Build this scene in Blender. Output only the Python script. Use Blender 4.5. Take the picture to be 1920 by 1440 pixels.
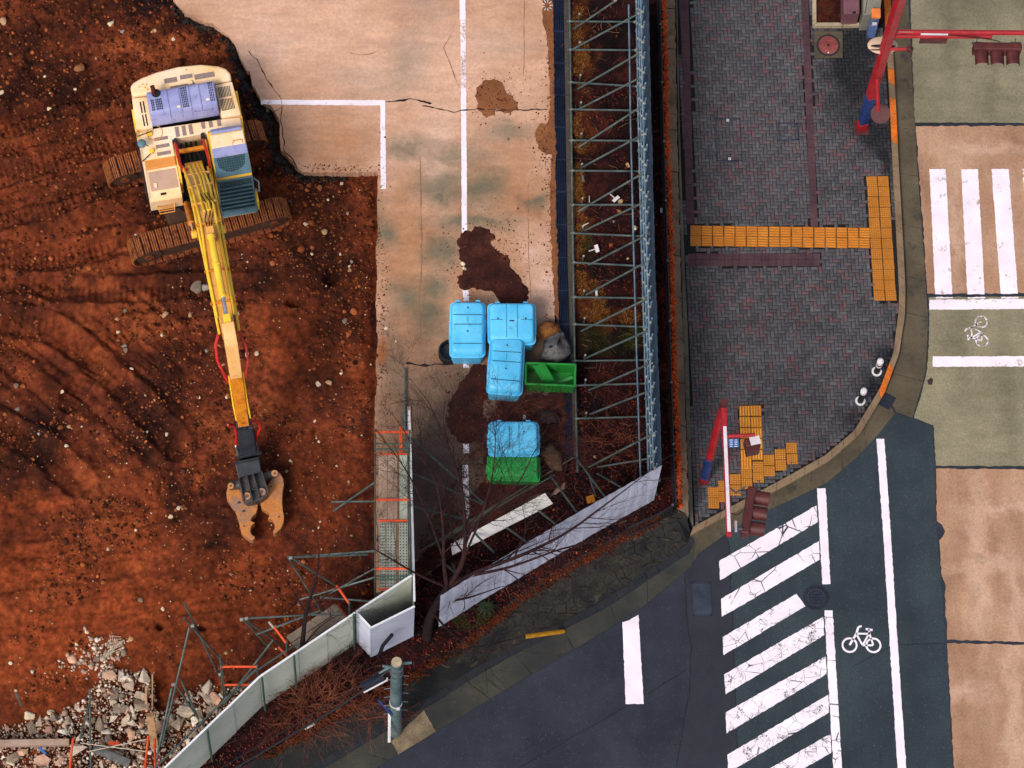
import bpy, bmesh, math, random
import numpy as np
from mathutils import Vector, Matrix

random.seed(7); RNG = np.random.default_rng(11)
for o in list(bpy.data.objects): bpy.data.objects.remove(o)
scene = bpy.context.scene
COL = scene.collection

# ------------------------------------------------------------------ camera
F_PX = 7500.0; TILT = math.radians(19.0); AZ = math.radians(5.5); CAM_H = 100.0
CAM = Vector((-math.tan(TILT)*math.sin(AZ)*CAM_H, -math.tan(TILT)*math.cos(AZ)*CAM_H, CAM_H))
c_f = (-CAM).normalized(); c_r = c_f.cross(Vector((0, 1, 0))).normalized(); c_u = c_r.cross(c_f)
cd = bpy.data.cameras.new('camera'); cam = bpy.data.objects.new('camera', cd); COL.objects.link(cam)
cam.matrix_world = Matrix(((c_r.x, c_u.x, -c_f.x, CAM.x), (c_r.y, c_u.y, -c_f.y, CAM.y), (c_r.z, c_u.z, -c_f.z, CAM.z), (0, 0, 0, 1)))
cd.sensor_width = 36.0; cd.lens = 36.0*F_PX/1920.0; cd.clip_start = 1.0; cd.clip_end = 2000.0
scene.camera = cam

# ------------------------------------------------------------------ sky, sun, exposure
SUN_EL = math.radians(50); SUN_AZ = math.radians(-143)       # azimuth from +Y towards +X
world = bpy.data.worlds.new('World'); scene.world = world; world.use_nodes = True
wn = world.node_tree; wn.nodes.clear()
sky = wn.nodes.new('ShaderNodeTexSky'); sky.sky_type = 'NISHITA'; sky.sun_disc = False
sky.sun_elevation = SUN_EL; sky.sun_rotation = SUN_AZ; sky.air_density = 1.0; sky.dust_density = 4.0; sky.ozone_density = 1.0
hs = wn.nodes.new('ShaderNodeHueSaturation'); hs.inputs['Saturation'].default_value = 0.62
bg = wn.nodes.new('ShaderNodeBackground'); bg.inputs['Strength'].default_value = 0.11
wo = wn.nodes.new('ShaderNodeOutputWorld')
wn.links.new(sky.outputs[0], hs.inputs['Color']); wn.links.new(hs.outputs[0], bg.inputs['Color']); wn.links.new(bg.outputs[0], wo.inputs[0])
sd = bpy.data.lights.new('sun', 'SUN'); sun = bpy.data.objects.new('sun', sd); COL.objects.link(sun)
sd.energy = 1.5; sd.angle = math.radians(16); sd.color = (1.0, 0.93, 0.84)
sv = Vector((math.sin(SUN_AZ)*math.cos(SUN_EL), math.cos(SUN_AZ)*math.cos(SUN_EL), math.sin(SUN_EL)))
sun.rotation_euler = sv.to_track_quat('Z', 'Y').to_euler(); sun.location = (0, 0, 60)
scene.view_settings.view_transform = 'Standard'; scene.view_settings.look = 'None'
scene.view_settings.exposure = 0.58; scene.view_settings.gamma = 1.0; scene.view_settings.use_curve_mapping = False
scene.render.engine = 'CYCLES'; scene.cycles.use_denoising = True
scene.cycles.max_bounces = 4; scene.cycles.diffuse_bounces = 2; scene.cycles.glossy_bounces = 2; scene.cycles.transparent_max_bounces = 4

# ------------------------------------------------------------------ measuring: picture point (1920x1440) at height z -> place
def G(px, py, z=0.0):
    d = c_f*F_PX + c_r*(px-960.0) + c_u*(720.0-py)
    return CAM + d*((z-CAM.z)/d.z)
def Gs(pts, z=0.0):
    return [G(p[0], p[1], p[2] if len(p) > 2 else z) for p in pts]
def XY(pts, z=0.0):
    return [(v.x, v.y) for v in Gs(pts, z)]

# ------------------------------------------------------------------ colours and materials
def lin(h, k=1.0):
    h = h.lstrip('#'); out = []
    for i in (0, 2, 4):
        c = int(h[i:i+2], 16)/255.0
        out.append(k*(c/12.92 if c <= 0.04045 else ((c+0.055)/1.055)**2.4))
    return tuple(out)+(1.0,)
MATS = {}
class NT:
    def __init__(s, name):
        s.m = bpy.data.materials.new(name); s.m.use_nodes = True; s.t = s.m.node_tree
        s.t.nodes.clear(); s.out = s.n('ShaderNodeOutputMaterial'); s.b = s.n('ShaderNodeBsdfPrincipled'); s.l(s.b.outputs[0], s.out.inputs[0])
        s.pos = s.n('ShaderNodeNewGeometry').outputs['Position']
    def n(s, k): return s.t.nodes.new(k)
    def l(s, a, b): s.t.links.new(a, b)
    def set(s, sock, v):
        if hasattr(v, 'is_output') or isinstance(v, bpy.types.NodeSocket): s.l(v, sock)
        else: sock.default_value = v
    def noise(s, scale, detail=5, rough=.6, dist=0, pos=None):
        n = s.n('ShaderNodeTexNoise'); s.l(pos or s.pos, n.inputs['Vector']); n.inputs['Scale'].default_value = scale
        n.inputs['Detail'].default_value = detail; n.inputs['Roughness'].default_value = rough; n.inputs['Distortion'].default_value = dist
        return n.outputs[0]
    def voro(s, scale, feat='F1', out='Distance', pos=None):
        n = s.n('ShaderNodeTexVoronoi'); n.feature = feat; s.l(pos or s.pos, n.inputs['Vector']); n.inputs['Scale'].default_value = scale
        return n.outputs[out]
    def ramp(s, fac, stops):
        n = s.n('ShaderNodeValToRGB'); s.l(fac, n.inputs[0]); e = n.color_ramp.elements
        while len(e) < len(stops): e.new(0.5)
        for q, (p, c) in zip(e, stops): q.position = p; q.color = c if len(c) == 4 else tuple(c)+(1,)
        return n.outputs[0]
    def rng(s, v, a, b, c=0.0, d=1.0):
        n = s.n('ShaderNodeMapRange'); s.l(v, n.inputs[0])
        for i, x in enumerate((a, b, c, d)): n.inputs[i+1].default_value = x
        return n.outputs[0]
    def math(s, op, a, b=0.0):
        n = s.n('ShaderNodeMath'); n.operation = op; s.set(n.inputs[0], a); s.set(n.inputs[1], b); return n.outputs[0]
    def vmath(s, op, a, b, out=0):
        n = s.n('ShaderNodeVectorMath'); n.operation = op; s.set(n.inputs[0], a); s.set(n.inputs[1], b); return n.outputs[out]
    def mix(s, f, a, b, mode='MIX'):
        n = s.n('ShaderNodeMix'); n.data_type = 'RGBA'; n.blend_type = mode
        s.set(n.inputs[0], f); s.set(n.inputs[6], a); s.set(n.inputs[7], b); return n.outputs[2]
    def blobs(s, ells, amp=.5, scale=1.2, soft=.35):
        nn = s.n('ShaderNodeTexNoise'); s.l(s.pos, nn.inputs['Vector']); nn.inputs['Scale'].default_value = scale; nn.inputs['Detail'].default_value = 6
        nn.inputs['Roughness'].default_value = .65
        off = s.vmath('SCALE', s.vmath('SUBTRACT', nn.outputs['Color'], (.5, .5, .5)), (0, 0, 0)); off.node.inputs['Scale'].default_value = amp*2
        p = s.vmath('ADD', s.pos, off); r = None
        for (cx, cy, rx, ry) in ells:
            q = s.vmath('MULTIPLY', s.vmath('SUBTRACT', p, (cx, cy, 0)), (1/rx, 1/ry, 0))
            d = s.rng(s.vmath('LENGTH', q, (0, 0, 0), 1), 1+soft, 1-soft)
            r = d if r is None else s.math('MAXIMUM', r, d)
        return r
def M(name, stops, scale=2.0, detail=6, rough=.85, spec=.3, metal=0.0, fine=None, bump=None, blobs=(), attr=None, specks=None, coat=0.0, rdet=.62, grime=None, streak=None):
    """stops: colours over a noise; fine=(scale, amount); bump=(scale, strength[, distance]); blobs=[(colour, ellipses, amount, amp, scale, soft)]"""
    if name in MATS: return MATS[name]
    t = NT(name); cols = [lin(c) if isinstance(c, str) else c for c in stops]
    if len(cols) == 1: c = t.mix(0.0, cols[0], cols[0])
    else:
        lo, hi = .34, .66; k = len(cols)
        c = t.ramp(t.noise(scale, detail, rdet), [(lo+(hi-lo)*i/(k-1), q) for i, q in enumerate(cols)])
    if attr:
        a = t.n('ShaderNodeAttribute'); a.attribute_name = attr; c = t.mix(1.0, c, a.outputs['Color'], 'MULTIPLY')
    for b in blobs:
        colr, ells, amt, amp, sc, so = b
        c = t.mix(t.math('MULTIPLY', t.blobs(ells, amp, sc, so), amt), c, lin(colr) if isinstance(colr, str) else colr)
    if fine:
        f = t.rng(t.noise(fine[0], 4, .7), .3, .7, 1-fine[1], 1+fine[1])
        c = t.mix(1.0, c, f, 'MULTIPLY')
    if streak:                                   # (scale, amount, stretch x, stretch y): scrapes and brush marks
        sp = t.vmath('MULTIPLY', t.pos, (streak[2], streak[3], 1)); c = t.mix(1.0, c, t.rng(t.noise(streak[0], 5, .7, .3, pos=sp), .32, .68, 1-streak[1], 1+streak[1]), 'MULTIPLY')
    if grime:                                    # (colour, scale, threshold, amount): patches of dirt or rust
        g = t.math('MULTIPLY', t.rng(t.noise(grime[1], 8, .7), grime[2], grime[2]+.12), grime[3]); c = t.mix(g, c, lin(grime[0]))
    if specks:                                   # (scale, size, colour, amount)
        v = t.rng(t.voro(specks[0]), specks[1], specks[1]*.6); g = t.rng(t.noise(specks[0]*.7, 3), .47, .55); c = t.mix(t.math('MULTIPLY', t.math('MULTIPLY', v, g), specks[3]), c, lin(specks[2]))
    t.l(c, t.b.inputs['Base Color'])
    t.set(t.b.inputs['Roughness'], t.rng(t.noise(scale*3, 4), .3, .7, max(0, rough-.1), min(1, rough+.1)))
    t.b.inputs['Specular IOR Level'].default_value = spec; t.b.inputs['Metallic'].default_value = metal; t.b.inputs['Coat Weight'].default_value = coat
    if bump:
        n = t.n('ShaderNodeBump'); n.inputs['Strength'].default_value = bump[1]; n.inputs['Distance'].default_value = bump[2] if len(bump) > 2 else .02
        t.l(t.noise(bump[0], 6, .65), n.inputs['Height']); t.l(n.outputs[0], t.b.inputs['Normal'])
    MATS[name] = t.m; return t.m

# ------------------------------------------------------------------ mesh helpers
WORLD_AT = {}
def wloc(o): return WORLD_AT.get(o.name, Vector((0, 0, 0))) if o else Vector((0, 0, 0))
def props(o, label=None, cat=None, group=None, kind=None):
    if label: o['label'] = label
    if cat: o['category'] = cat
    if group: o['group'] = group
    if kind: o['kind'] = kind
    return o
def link(name, mesh, loc, parent=None, mat=None):
    o = bpy.data.objects.new(name, mesh); COL.objects.link(o)
    o.location = Vector(loc) - wloc(parent)
    if parent: o.parent = parent
    WORLD_AT[o.name] = Vector(loc)
    if mat and mesh is not None and not mesh.materials: mesh.materials.append(mat)
    return o
def thing(name, loc, label, cat, group=None):
    return props(link(name, None, loc), label, cat, group)
class MB:
    def __init__(s): s.v = []; s.f = []; s.c = None
    def add(s, vs, fs):
        b = len(s.v); s.v += [Vector(v) for v in vs]; s.f += [tuple(b+i for i in f) for f in fs]; return s
    def hexa(s, b, t):             # 4 bottom + 4 top corners
        return s.add(list(b)+list(t), [(3, 2, 1, 0), (4, 5, 6, 7), (0, 1, 5, 4), (1, 2, 6, 5), (2, 3, 7, 6), (3, 0, 4, 7)])
    def box(s, c, sz, U=None, V=None, W=None):
        c = Vector(c); U = (U or Vector((1, 0, 0)))*sz[0]*.5; V = (V or Vector((0, 1, 0)))*sz[1]*.5; W = (W or Vector((0, 0, 1)))*sz[2]*.5
        return s.hexa([c-U-V-W, c+U-V-W, c+U+V-W, c-U+V-W], [c-U-V+W, c+U-V+W, c+U+V+W, c-U+V+W])
    def prism(s, pts, z0, z1, cap0=True):
        a = 0.0; n = len(pts)
        for i in range(n): a += pts[i][0]*pts[(i+1) % n][1]-pts[(i+1) % n][0]*pts[i][1]
        if a < 0: pts = list(pts)[::-1]
        fs = [tuple(range(n, 2*n))]+[(i, (i+1) % n, n+(i+1) % n, n+i) for i in range(n)]
        if cap0: fs.append(tuple(range(n-1, -1, -1)))
        return s.add([(p[0], p[1], z0) for p in pts]+[(p[0], p[1], z1) for p in pts], fs)
    def sheet(s, pts):
        pts = [Vector(p) for p in pts]; a = sum(pts[i].x*pts[(i+1) % len(pts)].y-pts[(i+1) % len(pts)].x*pts[i].y for i in range(len(pts)))
        if a < 0: pts = pts[::-1]
        return s.add(pts, [tuple(range(len(pts)))])
    def tube(s, path, r, n=8, cap=True):
        path = [Vector(p) for p in path]; k = len(path)
        rs = r if isinstance(r, (list, tuple)) else [r]*k
        d0 = (path[1]-path[0]).normalized(); up = Vector((0, 0, 1)) if abs(d0.z) < .9 else Vector((1, 0, 0))
        a = d0.cross(up).normalized(); vs = []
        for i, p in enumerate(path):
            d = (path[min(i+1, k-1)]-path[max(i-1, 0)]).normalized()
            a = (a-d*a.dot(d)).normalized(); b = d.cross(a)
            for j in range(n):
                t = 2*math.pi*j/n; vs.append(p+(a*math.cos(t)+b*math.sin(t))*rs[i])
        fs = [(i*n+j, i*n+(j+1) % n, (i+1)*n+(j+1) % n, (i+1)*n+j) for i in range(k-1) for j in range(n)]
        if cap: fs += [tuple(range(n-1, -1, -1)), tuple((k-1)*n+j for j in range(n))]
        return s.add(vs, fs)
    def ring(s, c, r0, r1, z0, z1, n=24):
        vs = []
        for r in (r0, r1):
            for z in (z0, z1): vs += [(c[0]+r*math.cos(2*math.pi*j/n), c[1]+r*math.sin(2*math.pi*j/n), z) for j in range(n)]
        fs = []
        for j in range(n):
            q = (j+1) % n
            fs += [(n+j, 3*n+j, 3*n+q, n+q), (2*n+j, 2*n+q, 3*n+q, 3*n+j), (j, n+j, n+q, q)]
        return s.add(vs, fs)
    def disc(s, c, r, z0, z1, n=24):
        return s.prism([(c[0]+r*math.cos(2*math.pi*j/n), c[1]+r*math.sin(2*math.pi*j/n)) for j in range(n)], z0, z1)
    def extrude(s, prof, O, A, B, W, w0, w1):      # profile in plane (A,B) from O, thickness along W
        n = len(prof); v0 = [O+A*p[0]+B*p[1]+W*w0 for p in prof]; v1 = [O+A*p[0]+B*p[1]+W*w1 for p in prof]
        return s.add(v0+v1, [tuple(range(n-1, -1, -1)), tuple(range(n, 2*n))]+[(i, (i+1) % n, n+(i+1) % n, n+i) for i in range(n)])
    def mesh(s, name, org=None):
        me = bpy.data.meshes.new(name); o = Vector(org or (0, 0, 0))
        me.from_pydata([tuple(v-o) for v in s.v], [], s.f); me.update(); return me
    def build(s, name, mat, parent=None, smooth=False, bevel=0, recalc=True, kind=None, label=None, cat=None, group=None, seg=2):
        xs = [v.x for v in s.v]; ys = [v.y for v in s.v]; zs = [v.z for v in s.v]
        org = Vector(((min(xs)+max(xs))/2, (min(ys)+max(ys))/2, min(zs)))
        me = s.mesh(name, org)
        if recalc or bevel:
            bm = bmesh.new(); bm.from_mesh(me)
            if recalc: bmesh.ops.recalc_face_normals(bm, faces=bm.faces)
            if bevel:
                es = [e for e in bm.edges if len(e.link_faces) == 2 and e.calc_face_angle(0) > .5]
                bmesh.ops.bevel(bm, geom=es, offset=bevel, segments=seg, affect='EDGES', profile=.6, clamp_overlap=True)
            bm.to_mesh(me); bm.free()
        if smooth:
            me.shade_smooth()
            try: me.set_sharp_from_angle(angle=math.radians(40))
            except Exception: pass
        o = link(name, me, org, parent, mat); props(o, label, cat, group, kind); return o
def np_mesh(name, V, Fc, col=None, mat=None, parent=None, smooth=False, kind=None, label=None, cat=None):
    V = np.asarray(V, float); Fc = np.asarray(Fc, np.int32); k = Fc.shape[1]
    org = Vector(((V[:, 0].min()+V[:, 0].max())/2, (V[:, 1].min()+V[:, 1].max())/2, V[:, 2].min()))
    me = bpy.data.meshes.new(name); me.vertices.add(len(V)); me.vertices.foreach_set('co', (V-np.array(org)).astype(np.float32).ravel())
    me.loops.add(Fc.size); me.loops.foreach_set('vertex_index', Fc.ravel()); me.polygons.add(len(Fc))
    me.polygons.foreach_set('loop_start', np.arange(0, Fc.size, k, dtype=np.int32)); me.polygons.foreach_set('loop_total', np.full(len(Fc), k, np.int32))
    me.update(calc_edges=True)
    if col is not None:
        a = me.color_attributes.new('col', 'FLOAT_COLOR', 'POINT'); cc = np.ones((len(V), 4), np.float32); cc[:, :3] = col; a.data.foreach_set('color', cc.ravel())
    if smooth: me.polygons.foreach_set('use_smooth', np.ones(len(Fc), bool))
    o = link(name, me, org, parent, mat); props(o, label, cat, None, kind); return o
def col_const(me, c):
    a = me.color_attributes.new('col', 'FLOAT_COLOR', 'POINT'); cc = np.ones((len(me.vertices), 4), np.float32); cc[:, :3] = c[:3]; a.data.foreach_set('color', cc.ravel())

# numpy noise
_T = np.random.default_rng(3).random((256, 256))
def vnoise(x, y):
    xi = np.floor(x).astype(int); yi = np.floor(y).astype(int); fx = x-xi; fy = y-yi
    fx = fx*fx*(3-2*fx); fy = fy*fy*(3-2*fy); t = lambda i, j: _T[i & 255, j & 255]
    return (t(xi, yi)*(1-fx)+t(xi+1, yi)*fx)*(1-fy)+(t(xi, yi+1)*(1-fx)+t(xi+1, yi+1)*fx)*fy-.5
def fbm(x, y, o=4, g=.5):
    r = 0; a = 1.0
    for i in range(o): r = r+a*vnoise(x*2**i+i*17.3, y*2**i+i*5.1); a *= g
    return r
def inpoly(X, Y, pts):
    r = np.zeros(np.shape(X), bool); n = len(pts)
    for i in range(n):
        x0, y0 = pts[i]; x1, y1 = pts[(i+1) % n]
        if y0 == y1: continue
        c = ((y0 > Y) != (y1 > Y)) & (X < (x1-x0)*(Y-y0)/(y1-y0)+x0); r ^= c
    return r
def dist_poly(X, Y, pts):          # distance to, and run along, a polyline
    best = np.full(X.shape, 1e9); run = np.zeros(X.shape); s = 0.0
    for (x0, y0), (x1, y1) in zip(pts[:-1], pts[1:]):
        dx, dy = x1-x0, y1-y0; L = math.hypot(dx, dy); t = np.clip(((X-x0)*dx+(Y-y0)*dy)/L/L, 0, 1)
        d = np.hypot(X-x0-t*dx, Y-y0-t*dy); m = d < best; best = np.where(m, d, best); run = np.where(m, s+t*L, run); s += L
    return best, run
def blobmask(X, Y, ells, amp=.5, scale=1.2, soft=.35):
    dx = amp*1.6*fbm(X*scale+3.1, Y*scale+8.8, 4, .6); dy = amp*1.6*fbm(X*scale+51.7, Y*scale+2.2, 4, .6); r = np.zeros(X.shape)
    for cx, cy, rx, ry in ells: r = np.maximum(r, np.clip((1+soft-np.hypot((X+dx-cx)/rx, (Y+dy-cy)/ry))/(2*soft), 0, 1))
    return r
def ramp_np(t, hexes):
    C = np.array([lin(h)[:3] for h in hexes]); t = np.clip(t, 0, 1)*(len(C)-1); i = np.minimum(t.astype(int), len(C)-2); f = (t-i)[..., None]; return C[i]*(1-f)+C[i+1]*f
def ground_cols(X, Y, stops, scale, blobs, fine=.3):
    C = ramp_np(.5+.9*fbm(X*scale+13, Y*scale+31, 7, .68), stops)
    for colr, ells, amt, amp, sc, so in blobs: m = (amt*blobmask(X, Y, ells, amp, sc, so))[..., None]; C = C*(1-m)+np.array(lin(colr)[:3])*m
    return C*(1+fine*1.6*fbm(X*6.3+7, Y*6.3+1, 3, .75))[..., None]
def terrain(name, poly, res, zf, mat, colf=None, **kw):
    xs = [p[0] for p in poly]; ys = [p[1] for p in poly]
    gx = np.arange(min(xs), max(xs)+res, res); gy = np.arange(min(ys), max(ys)+res, res)
    X, Y = np.meshgrid(gx, gy); Z = zf(X, Y); V = np.stack([X.ravel(), Y.ravel(), Z.ravel()], 1)
    w = len(gx); I = np.arange(X.size).reshape(X.shape); Q = np.stack([I[:-1, :-1], I[:-1, 1:], I[1:, 1:], I[1:, :-1]], -1).reshape(-1, 4)
    cx = X[:-1, :-1].ravel()+res/2; cy = Y[:-1, :-1].ravel()+res/2; Q = Q[inpoly(cx, cy, poly)]
    u, inv = np.unique(Q, return_inverse=True); cc = colf(X, Y).reshape(-1, 3)[u].clip(0, 1) if colf else None
    return np_mesh(name, V[u], inv.reshape(-1, 4), cc, mat, smooth=True, **kw)
def resample(pts, step=None, n=None):
    pts = [Vector(p) for p in pts]; L = [0.0]
    for a, b in zip(pts[:-1], pts[1:]): L.append(L[-1]+(b-a).length)
    n = n or max(2, int(L[-1]/step)+1); out = []
    for i in range(n):
        s = L[-1]*i/(n-1); k = 0
        while k < len(L)-2 and L[k+1] < s: k += 1
        out.append(pts[k].lerp(pts[k+1], (s-L[k])/max(1e-9, L[k+1]-L[k])))
    return out
def smooth_path(pts, n=8):         # Catmull-Rom
    pts = [Vector(p) for p in pts]; q = [pts[0]*2-pts[1]]+pts+[pts[-1]*2-pts[-2]]; out = []
    for i in range(1, len(q)-2):
        for k in range(n):
            t = k/n; out.append(.5*((2*q[i])+(q[i+1]-q[i-1])*t+(2*q[i-1]-5*q[i]+4*q[i+1]-q[i+2])*t*t+(3*q[i]-q[i-1]-3*q[i+1]+q[i+2])*t**3))
    return out+[pts[-1]]
def rough_poly(pts, step=.12, amp=.008):
    out = []; n = len(pts)
    for i in range(n):
        a = Vector(pts[i][:2]); b = Vector(pts[(i+1) % n][:2]); k = max(1, int((b-a).length/step)); d = (b-a)
        nn = Vector((-d.y, d.x)).normalized() if d.length > 0 else Vector((0, 0))
        for j in range(k):
            p = a+d*(j/k)
            if j: p = p+nn*random.gauss(0, amp)
            out.append((p.x, p.y))
    return out
_bm = bmesh.new(); bmesh.ops.create_icosphere(_bm, subdivisions=1, radius=1.0); _bm.verts.ensure_lookup_table()
ICO_V = np.array([v.co for v in _bm.verts]); ICO_F = np.array([[v.index for v in f.verts] for f in _bm.faces]); _bm.free()
_bm = bmesh.new(); bmesh.ops.create_icosphere(_bm, subdivisions=2, radius=1.0); _bm.verts.ensure_lookup_table()
ICO2_V = np.array([v.co for v in _bm.verts]); ICO2_F = np.array([[v.index for v in f.verts] for f in _bm.faces]); _bm.free()
_bm = bmesh.new(); bmesh.ops.create_icosphere(_bm, subdivisions=3, radius=1.0); _bm.verts.ensure_lookup_table()
ICO3_V = np.array([v.co for v in _bm.verts]); ICO3_F = np.array([[v.index for v in f.verts] for f in _bm.faces]); _bm.free()
def rock_v(seed, base=ICO2_V, cuts=9, rough=.08, h0=.5, h1=.85):
    r = np.random.default_rng(seed); V = base*(1+rough*r.normal(size=(len(base), 1)))
    for i in range(cuts):                        # flat facets cut off the ball
        d = r.normal(size=3); d /= np.linalg.norm(d); h = r.uniform(h0, h1); s = V@d; m = s > h; V[m] -= np.outer(s[m]-h, d)
    return V*np.array([1, r.uniform(.65, 1), r.uniform(.5, .8)])
def rotz(V, a):
    c, s = math.cos(a), math.sin(a); return V@np.array([[c, s, 0], [-s, c, 0], [0, 0, 1]])
def scatter(name, P, size, cols, mat, parent=None, kind='stuff', flat=.7, **kw):   # many small lumps in one mesh
    n = len(P); T = [rock_v(100+i, ICO_V, 4, .12) for i in range(10)]; V = np.empty((n, len(ICO_V), 3)); k = RNG.integers(0, 10, n); an = RNG.random(n)*6.283
    for i in range(10):
        m = k == i
        if not m.any(): continue
        c, s = np.cos(an[m]), np.sin(an[m]); t = T[i]; sz = size[m][:, None]
        V[m, :, 0] = (c[:, None]*t[:, 0]-s[:, None]*t[:, 1])*sz; V[m, :, 1] = (s[:, None]*t[:, 0]+c[:, None]*t[:, 1])*sz; V[m, :, 2] = t[:, 2]*sz*flat
    V += P[:, None, :]; Fc = (ICO_F[None]+(np.arange(n)*len(ICO_V))[:, None, None]).reshape(-1, 3)
    return np_mesh(name, V.reshape(-1, 3), Fc, np.repeat(cols, len(ICO_V), 0), mat, parent, False, kind, **kw)
def pick_cols(n, hexes, jit=.15):
    c = np.array([lin(h)[:3] for h in hexes])[RNG.integers(0, len(hexes), n)]; return c*(1+jit*RNG.normal(size=(n, 1))).clip(.4, 1.8)
def rand_in(poly, n):
    xs = [p[0] for p in poly]; ys = [p[1] for p in poly]; out = np.empty((0, 2))
    while len(out) < n:
        q = np.stack([RNG.uniform(min(xs), max(xs), 2*n), RNG.uniform(min(ys), max(ys), 2*n)], 1); out = np.concatenate([out, q[inpoly(q[:, 0], q[:, 1], poly)]])
    return out[:n]
def ell(px, py, rx, ry, z=0.0):      # picture ellipse -> metres on the ground
    p = G(px, py, z); return (p.x, p.y, rx/71.0, ry/66.0)
SITE = 0.80        # level of the yard slab above the street

# =================================================================== SETTING: street level
m_ground = M('earth', ['#2c241e', '#3a2f26'], .4)
gm = MB().sheet([(-600, -600, -.06), (600, -600, -.06), (600, 600, -.06), (-600, 600, -.06)]).build('ground', m_ground, kind='structure')
m_asph = M('asphalt', ['#191d28', '#212632', '#282d38'], .5, 8, .82, .35, fine=(26, .30), bump=(40, .5, .01), specks=(13, .2, '#5a5e60', .5), streak=(1.4, .12, 1.0, .25), grime=('#171a20', 1.1, .60, .6))
m_asph2 = M('asphalt_lane', ['#212a32', '#28323a', '#2f3a40'], .45, 8, .85, .35, fine=(26, .34), bump=(40, .6, .01), specks=(13, .2, '#626860', .5), streak=(1.4, .12, 1.4, .2), grime=('#191f22', .9, .60, .6))
m_asph3 = M('asphalt_strip', ['#20232c', '#282b34'], .6, 8, .85, .35, fine=(26, .25), bump=(40, .4, .01), grime=('#1a1b22', 1.4, .6, .5))
m_tar = M('tar_seam', ['#0e1015', '#16181d'], 4, rough=.6)
road = MB().sheet([(-26, -26, 0), (26, -26, 0), (26, 26, 0), (-26, 26, 0)]).build('asphalt_road', m_asph, kind='structure')
GO = [(1702, -60), (1703, 0), (1709, 118), (1715, 224), (1719, 300), (1728, 422), (1733, 490), (1737, 554), (1740, 590), (1736, 690), (1727, 728), (1711, 783),
      (1679, 774), (1647, 814), (1604, 860), (1549, 906), (1479, 939), (1402, 973), (1310, 1037), (1294, 1062)]
lane = [(1679, 774), (1647, 814), (1604, 860), (1549, 906), (1479, 939), (1402, 973), (1362, 1000), (1366, 1012), (1375, 1180), (1384, 1440), (1388, 1560),
        (1795, 1560), (1786, 1440), (1773, 1204), (1758, 1010), (1755, 979), (1752, 872), (1748, 799)]
MB().sheet([(x, y, .004) for x, y in rough_poly(XY(lane), .2, .006)]).build('asphalt_patch', m_asph2, road)
strip = [(1362, 1000), (1310, 1037), (1284, 1078), (1290, 1180), (1296, 1210), (1292, 1300), (1268, 1440), (1250, 1560), (1388, 1560), (1384, 1440), (1375, 1180), (1366, 1012)]
MB().sheet([(x, y, .004) for x, y in rough_poly(XY(strip), .2, .004)]).build('asphalt_patch', m_asph3, road)
def ribbon(name, pts, w, mat, parent, z=.008, jit=.4, step=.06, smooth=True, wob=.012):
    q = resample(Gs(pts, z), step); ph = random.random()*50; vs = []; n = len(q)
    for i, p in enumerate(q):
        d = (q[min(i+1, n-1)]-q[max(i-1, 0)]).normalized(); nn = Vector((-d.y, d.x, 0)); p = p+nn*wob*3*float(fbm(np.array(i*.21+ph), np.array(3.3), 4))
        ww = w*.5*(1+jit*2*float(fbm(np.array(i*.33+ph), np.array(9.1), 3)))
        if i in (0, n-1): ww *= .3
        vs += [p+nn*ww, p-nn*ww]
    return MB().add(vs, [(2*i+1, 2*i+3, 2*i+2, 2*i) for i in range(n-1)]).build(name, mat, parent)
for s in ([(973, 1440), (1130, 1350), (1290, 1255)], [(1284, 1078), (1290, 1180), (1296, 1210), (1292, 1300), (1268, 1440)], [(1366, 1012), (1375, 1180), (1384, 1440)],
          [(1600, 1248), (1680, 1208), (1773, 1207)], [(1400, 1290), (1440, 1300), (1470, 1330)]):
    ribbon('seam', s, .018, m_tar, road, .0085)

# ---- concrete carriageway slabs
m_con_o = M('concrete_olive', ['#6e6853', '#7c755f', '#888068'], .5, 8, .9, .2, fine=(17, .24), streak=(1.6, .13, .3, 1.3), bump=(60, .3, .006), grime=('#4e4a3c', 2.2, .62, .5), blobs=[('#5e5a48', [ell(1780, 60, 12, 160), ell(1860, 150, 14, 90), ell(1800, 640, 14, 90), ell(1890, 760, 16, 110)], .5, .6, 1.1, .8)], specks=(5, .035, '#3b352c', .7))
m_con_t = M('concrete_tan', ['#8c6a54', '#9e7a62', '#ae8c74'], .4, 8, .9, .2, fine=(17, .2), streak=(1.6, .13, 1.2, .3), bump=(60, .3, .006), grime=('#7c6a50', 1.6, .58, .7), blobs=[('#bf9e8a', [ell(1835, 1040, 12, 150), ell(1880, 950, 70, 9), ell(1870, 1065, 80, 11), ell(1900, 1120, 14, 90), ell(1800, 1300, 60, 14), ell(1900, 1340, 12, 120), ell(1790, 430, 14, 110), ell(1850, 280, 60, 10)], .6, .7, 1.1, .8)], specks=(5, .035, '#5a4436', .6))
croad = props(link('concrete_road', None, G(1850, 700)), kind='structure')
def cslab(px, mat, z=.012):
    MB().prism(rough_poly(XY(px), .1, .010), .002, z).build('concrete_slab', mat, croad)
cslab([(1690, -500), (1705, -60), (1715, 230), (2300, 231), (2300, -500)], m_con_o)
cslab([(1717, 237), (1722, 310), (1731, 424), (1739, 551), (2300, 546), (2300, 234)], m_con_t)
cslab([(1741, 558), (1743, 590), (1739, 690), (1730, 730), (1714, 784), (1750, 798), (1755, 873), (2300, 878), (2300, 552)], m_con_o)
cslab([(1755, 879), (1757, 977), (1766, 984), (1772, 997), (1768, 1006), (1761, 1014), (1766, 1080), (1773, 1096), (1772, 1110), (1776, 1200), (2300, 1212), (2300, 884)], m_con_t)
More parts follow.
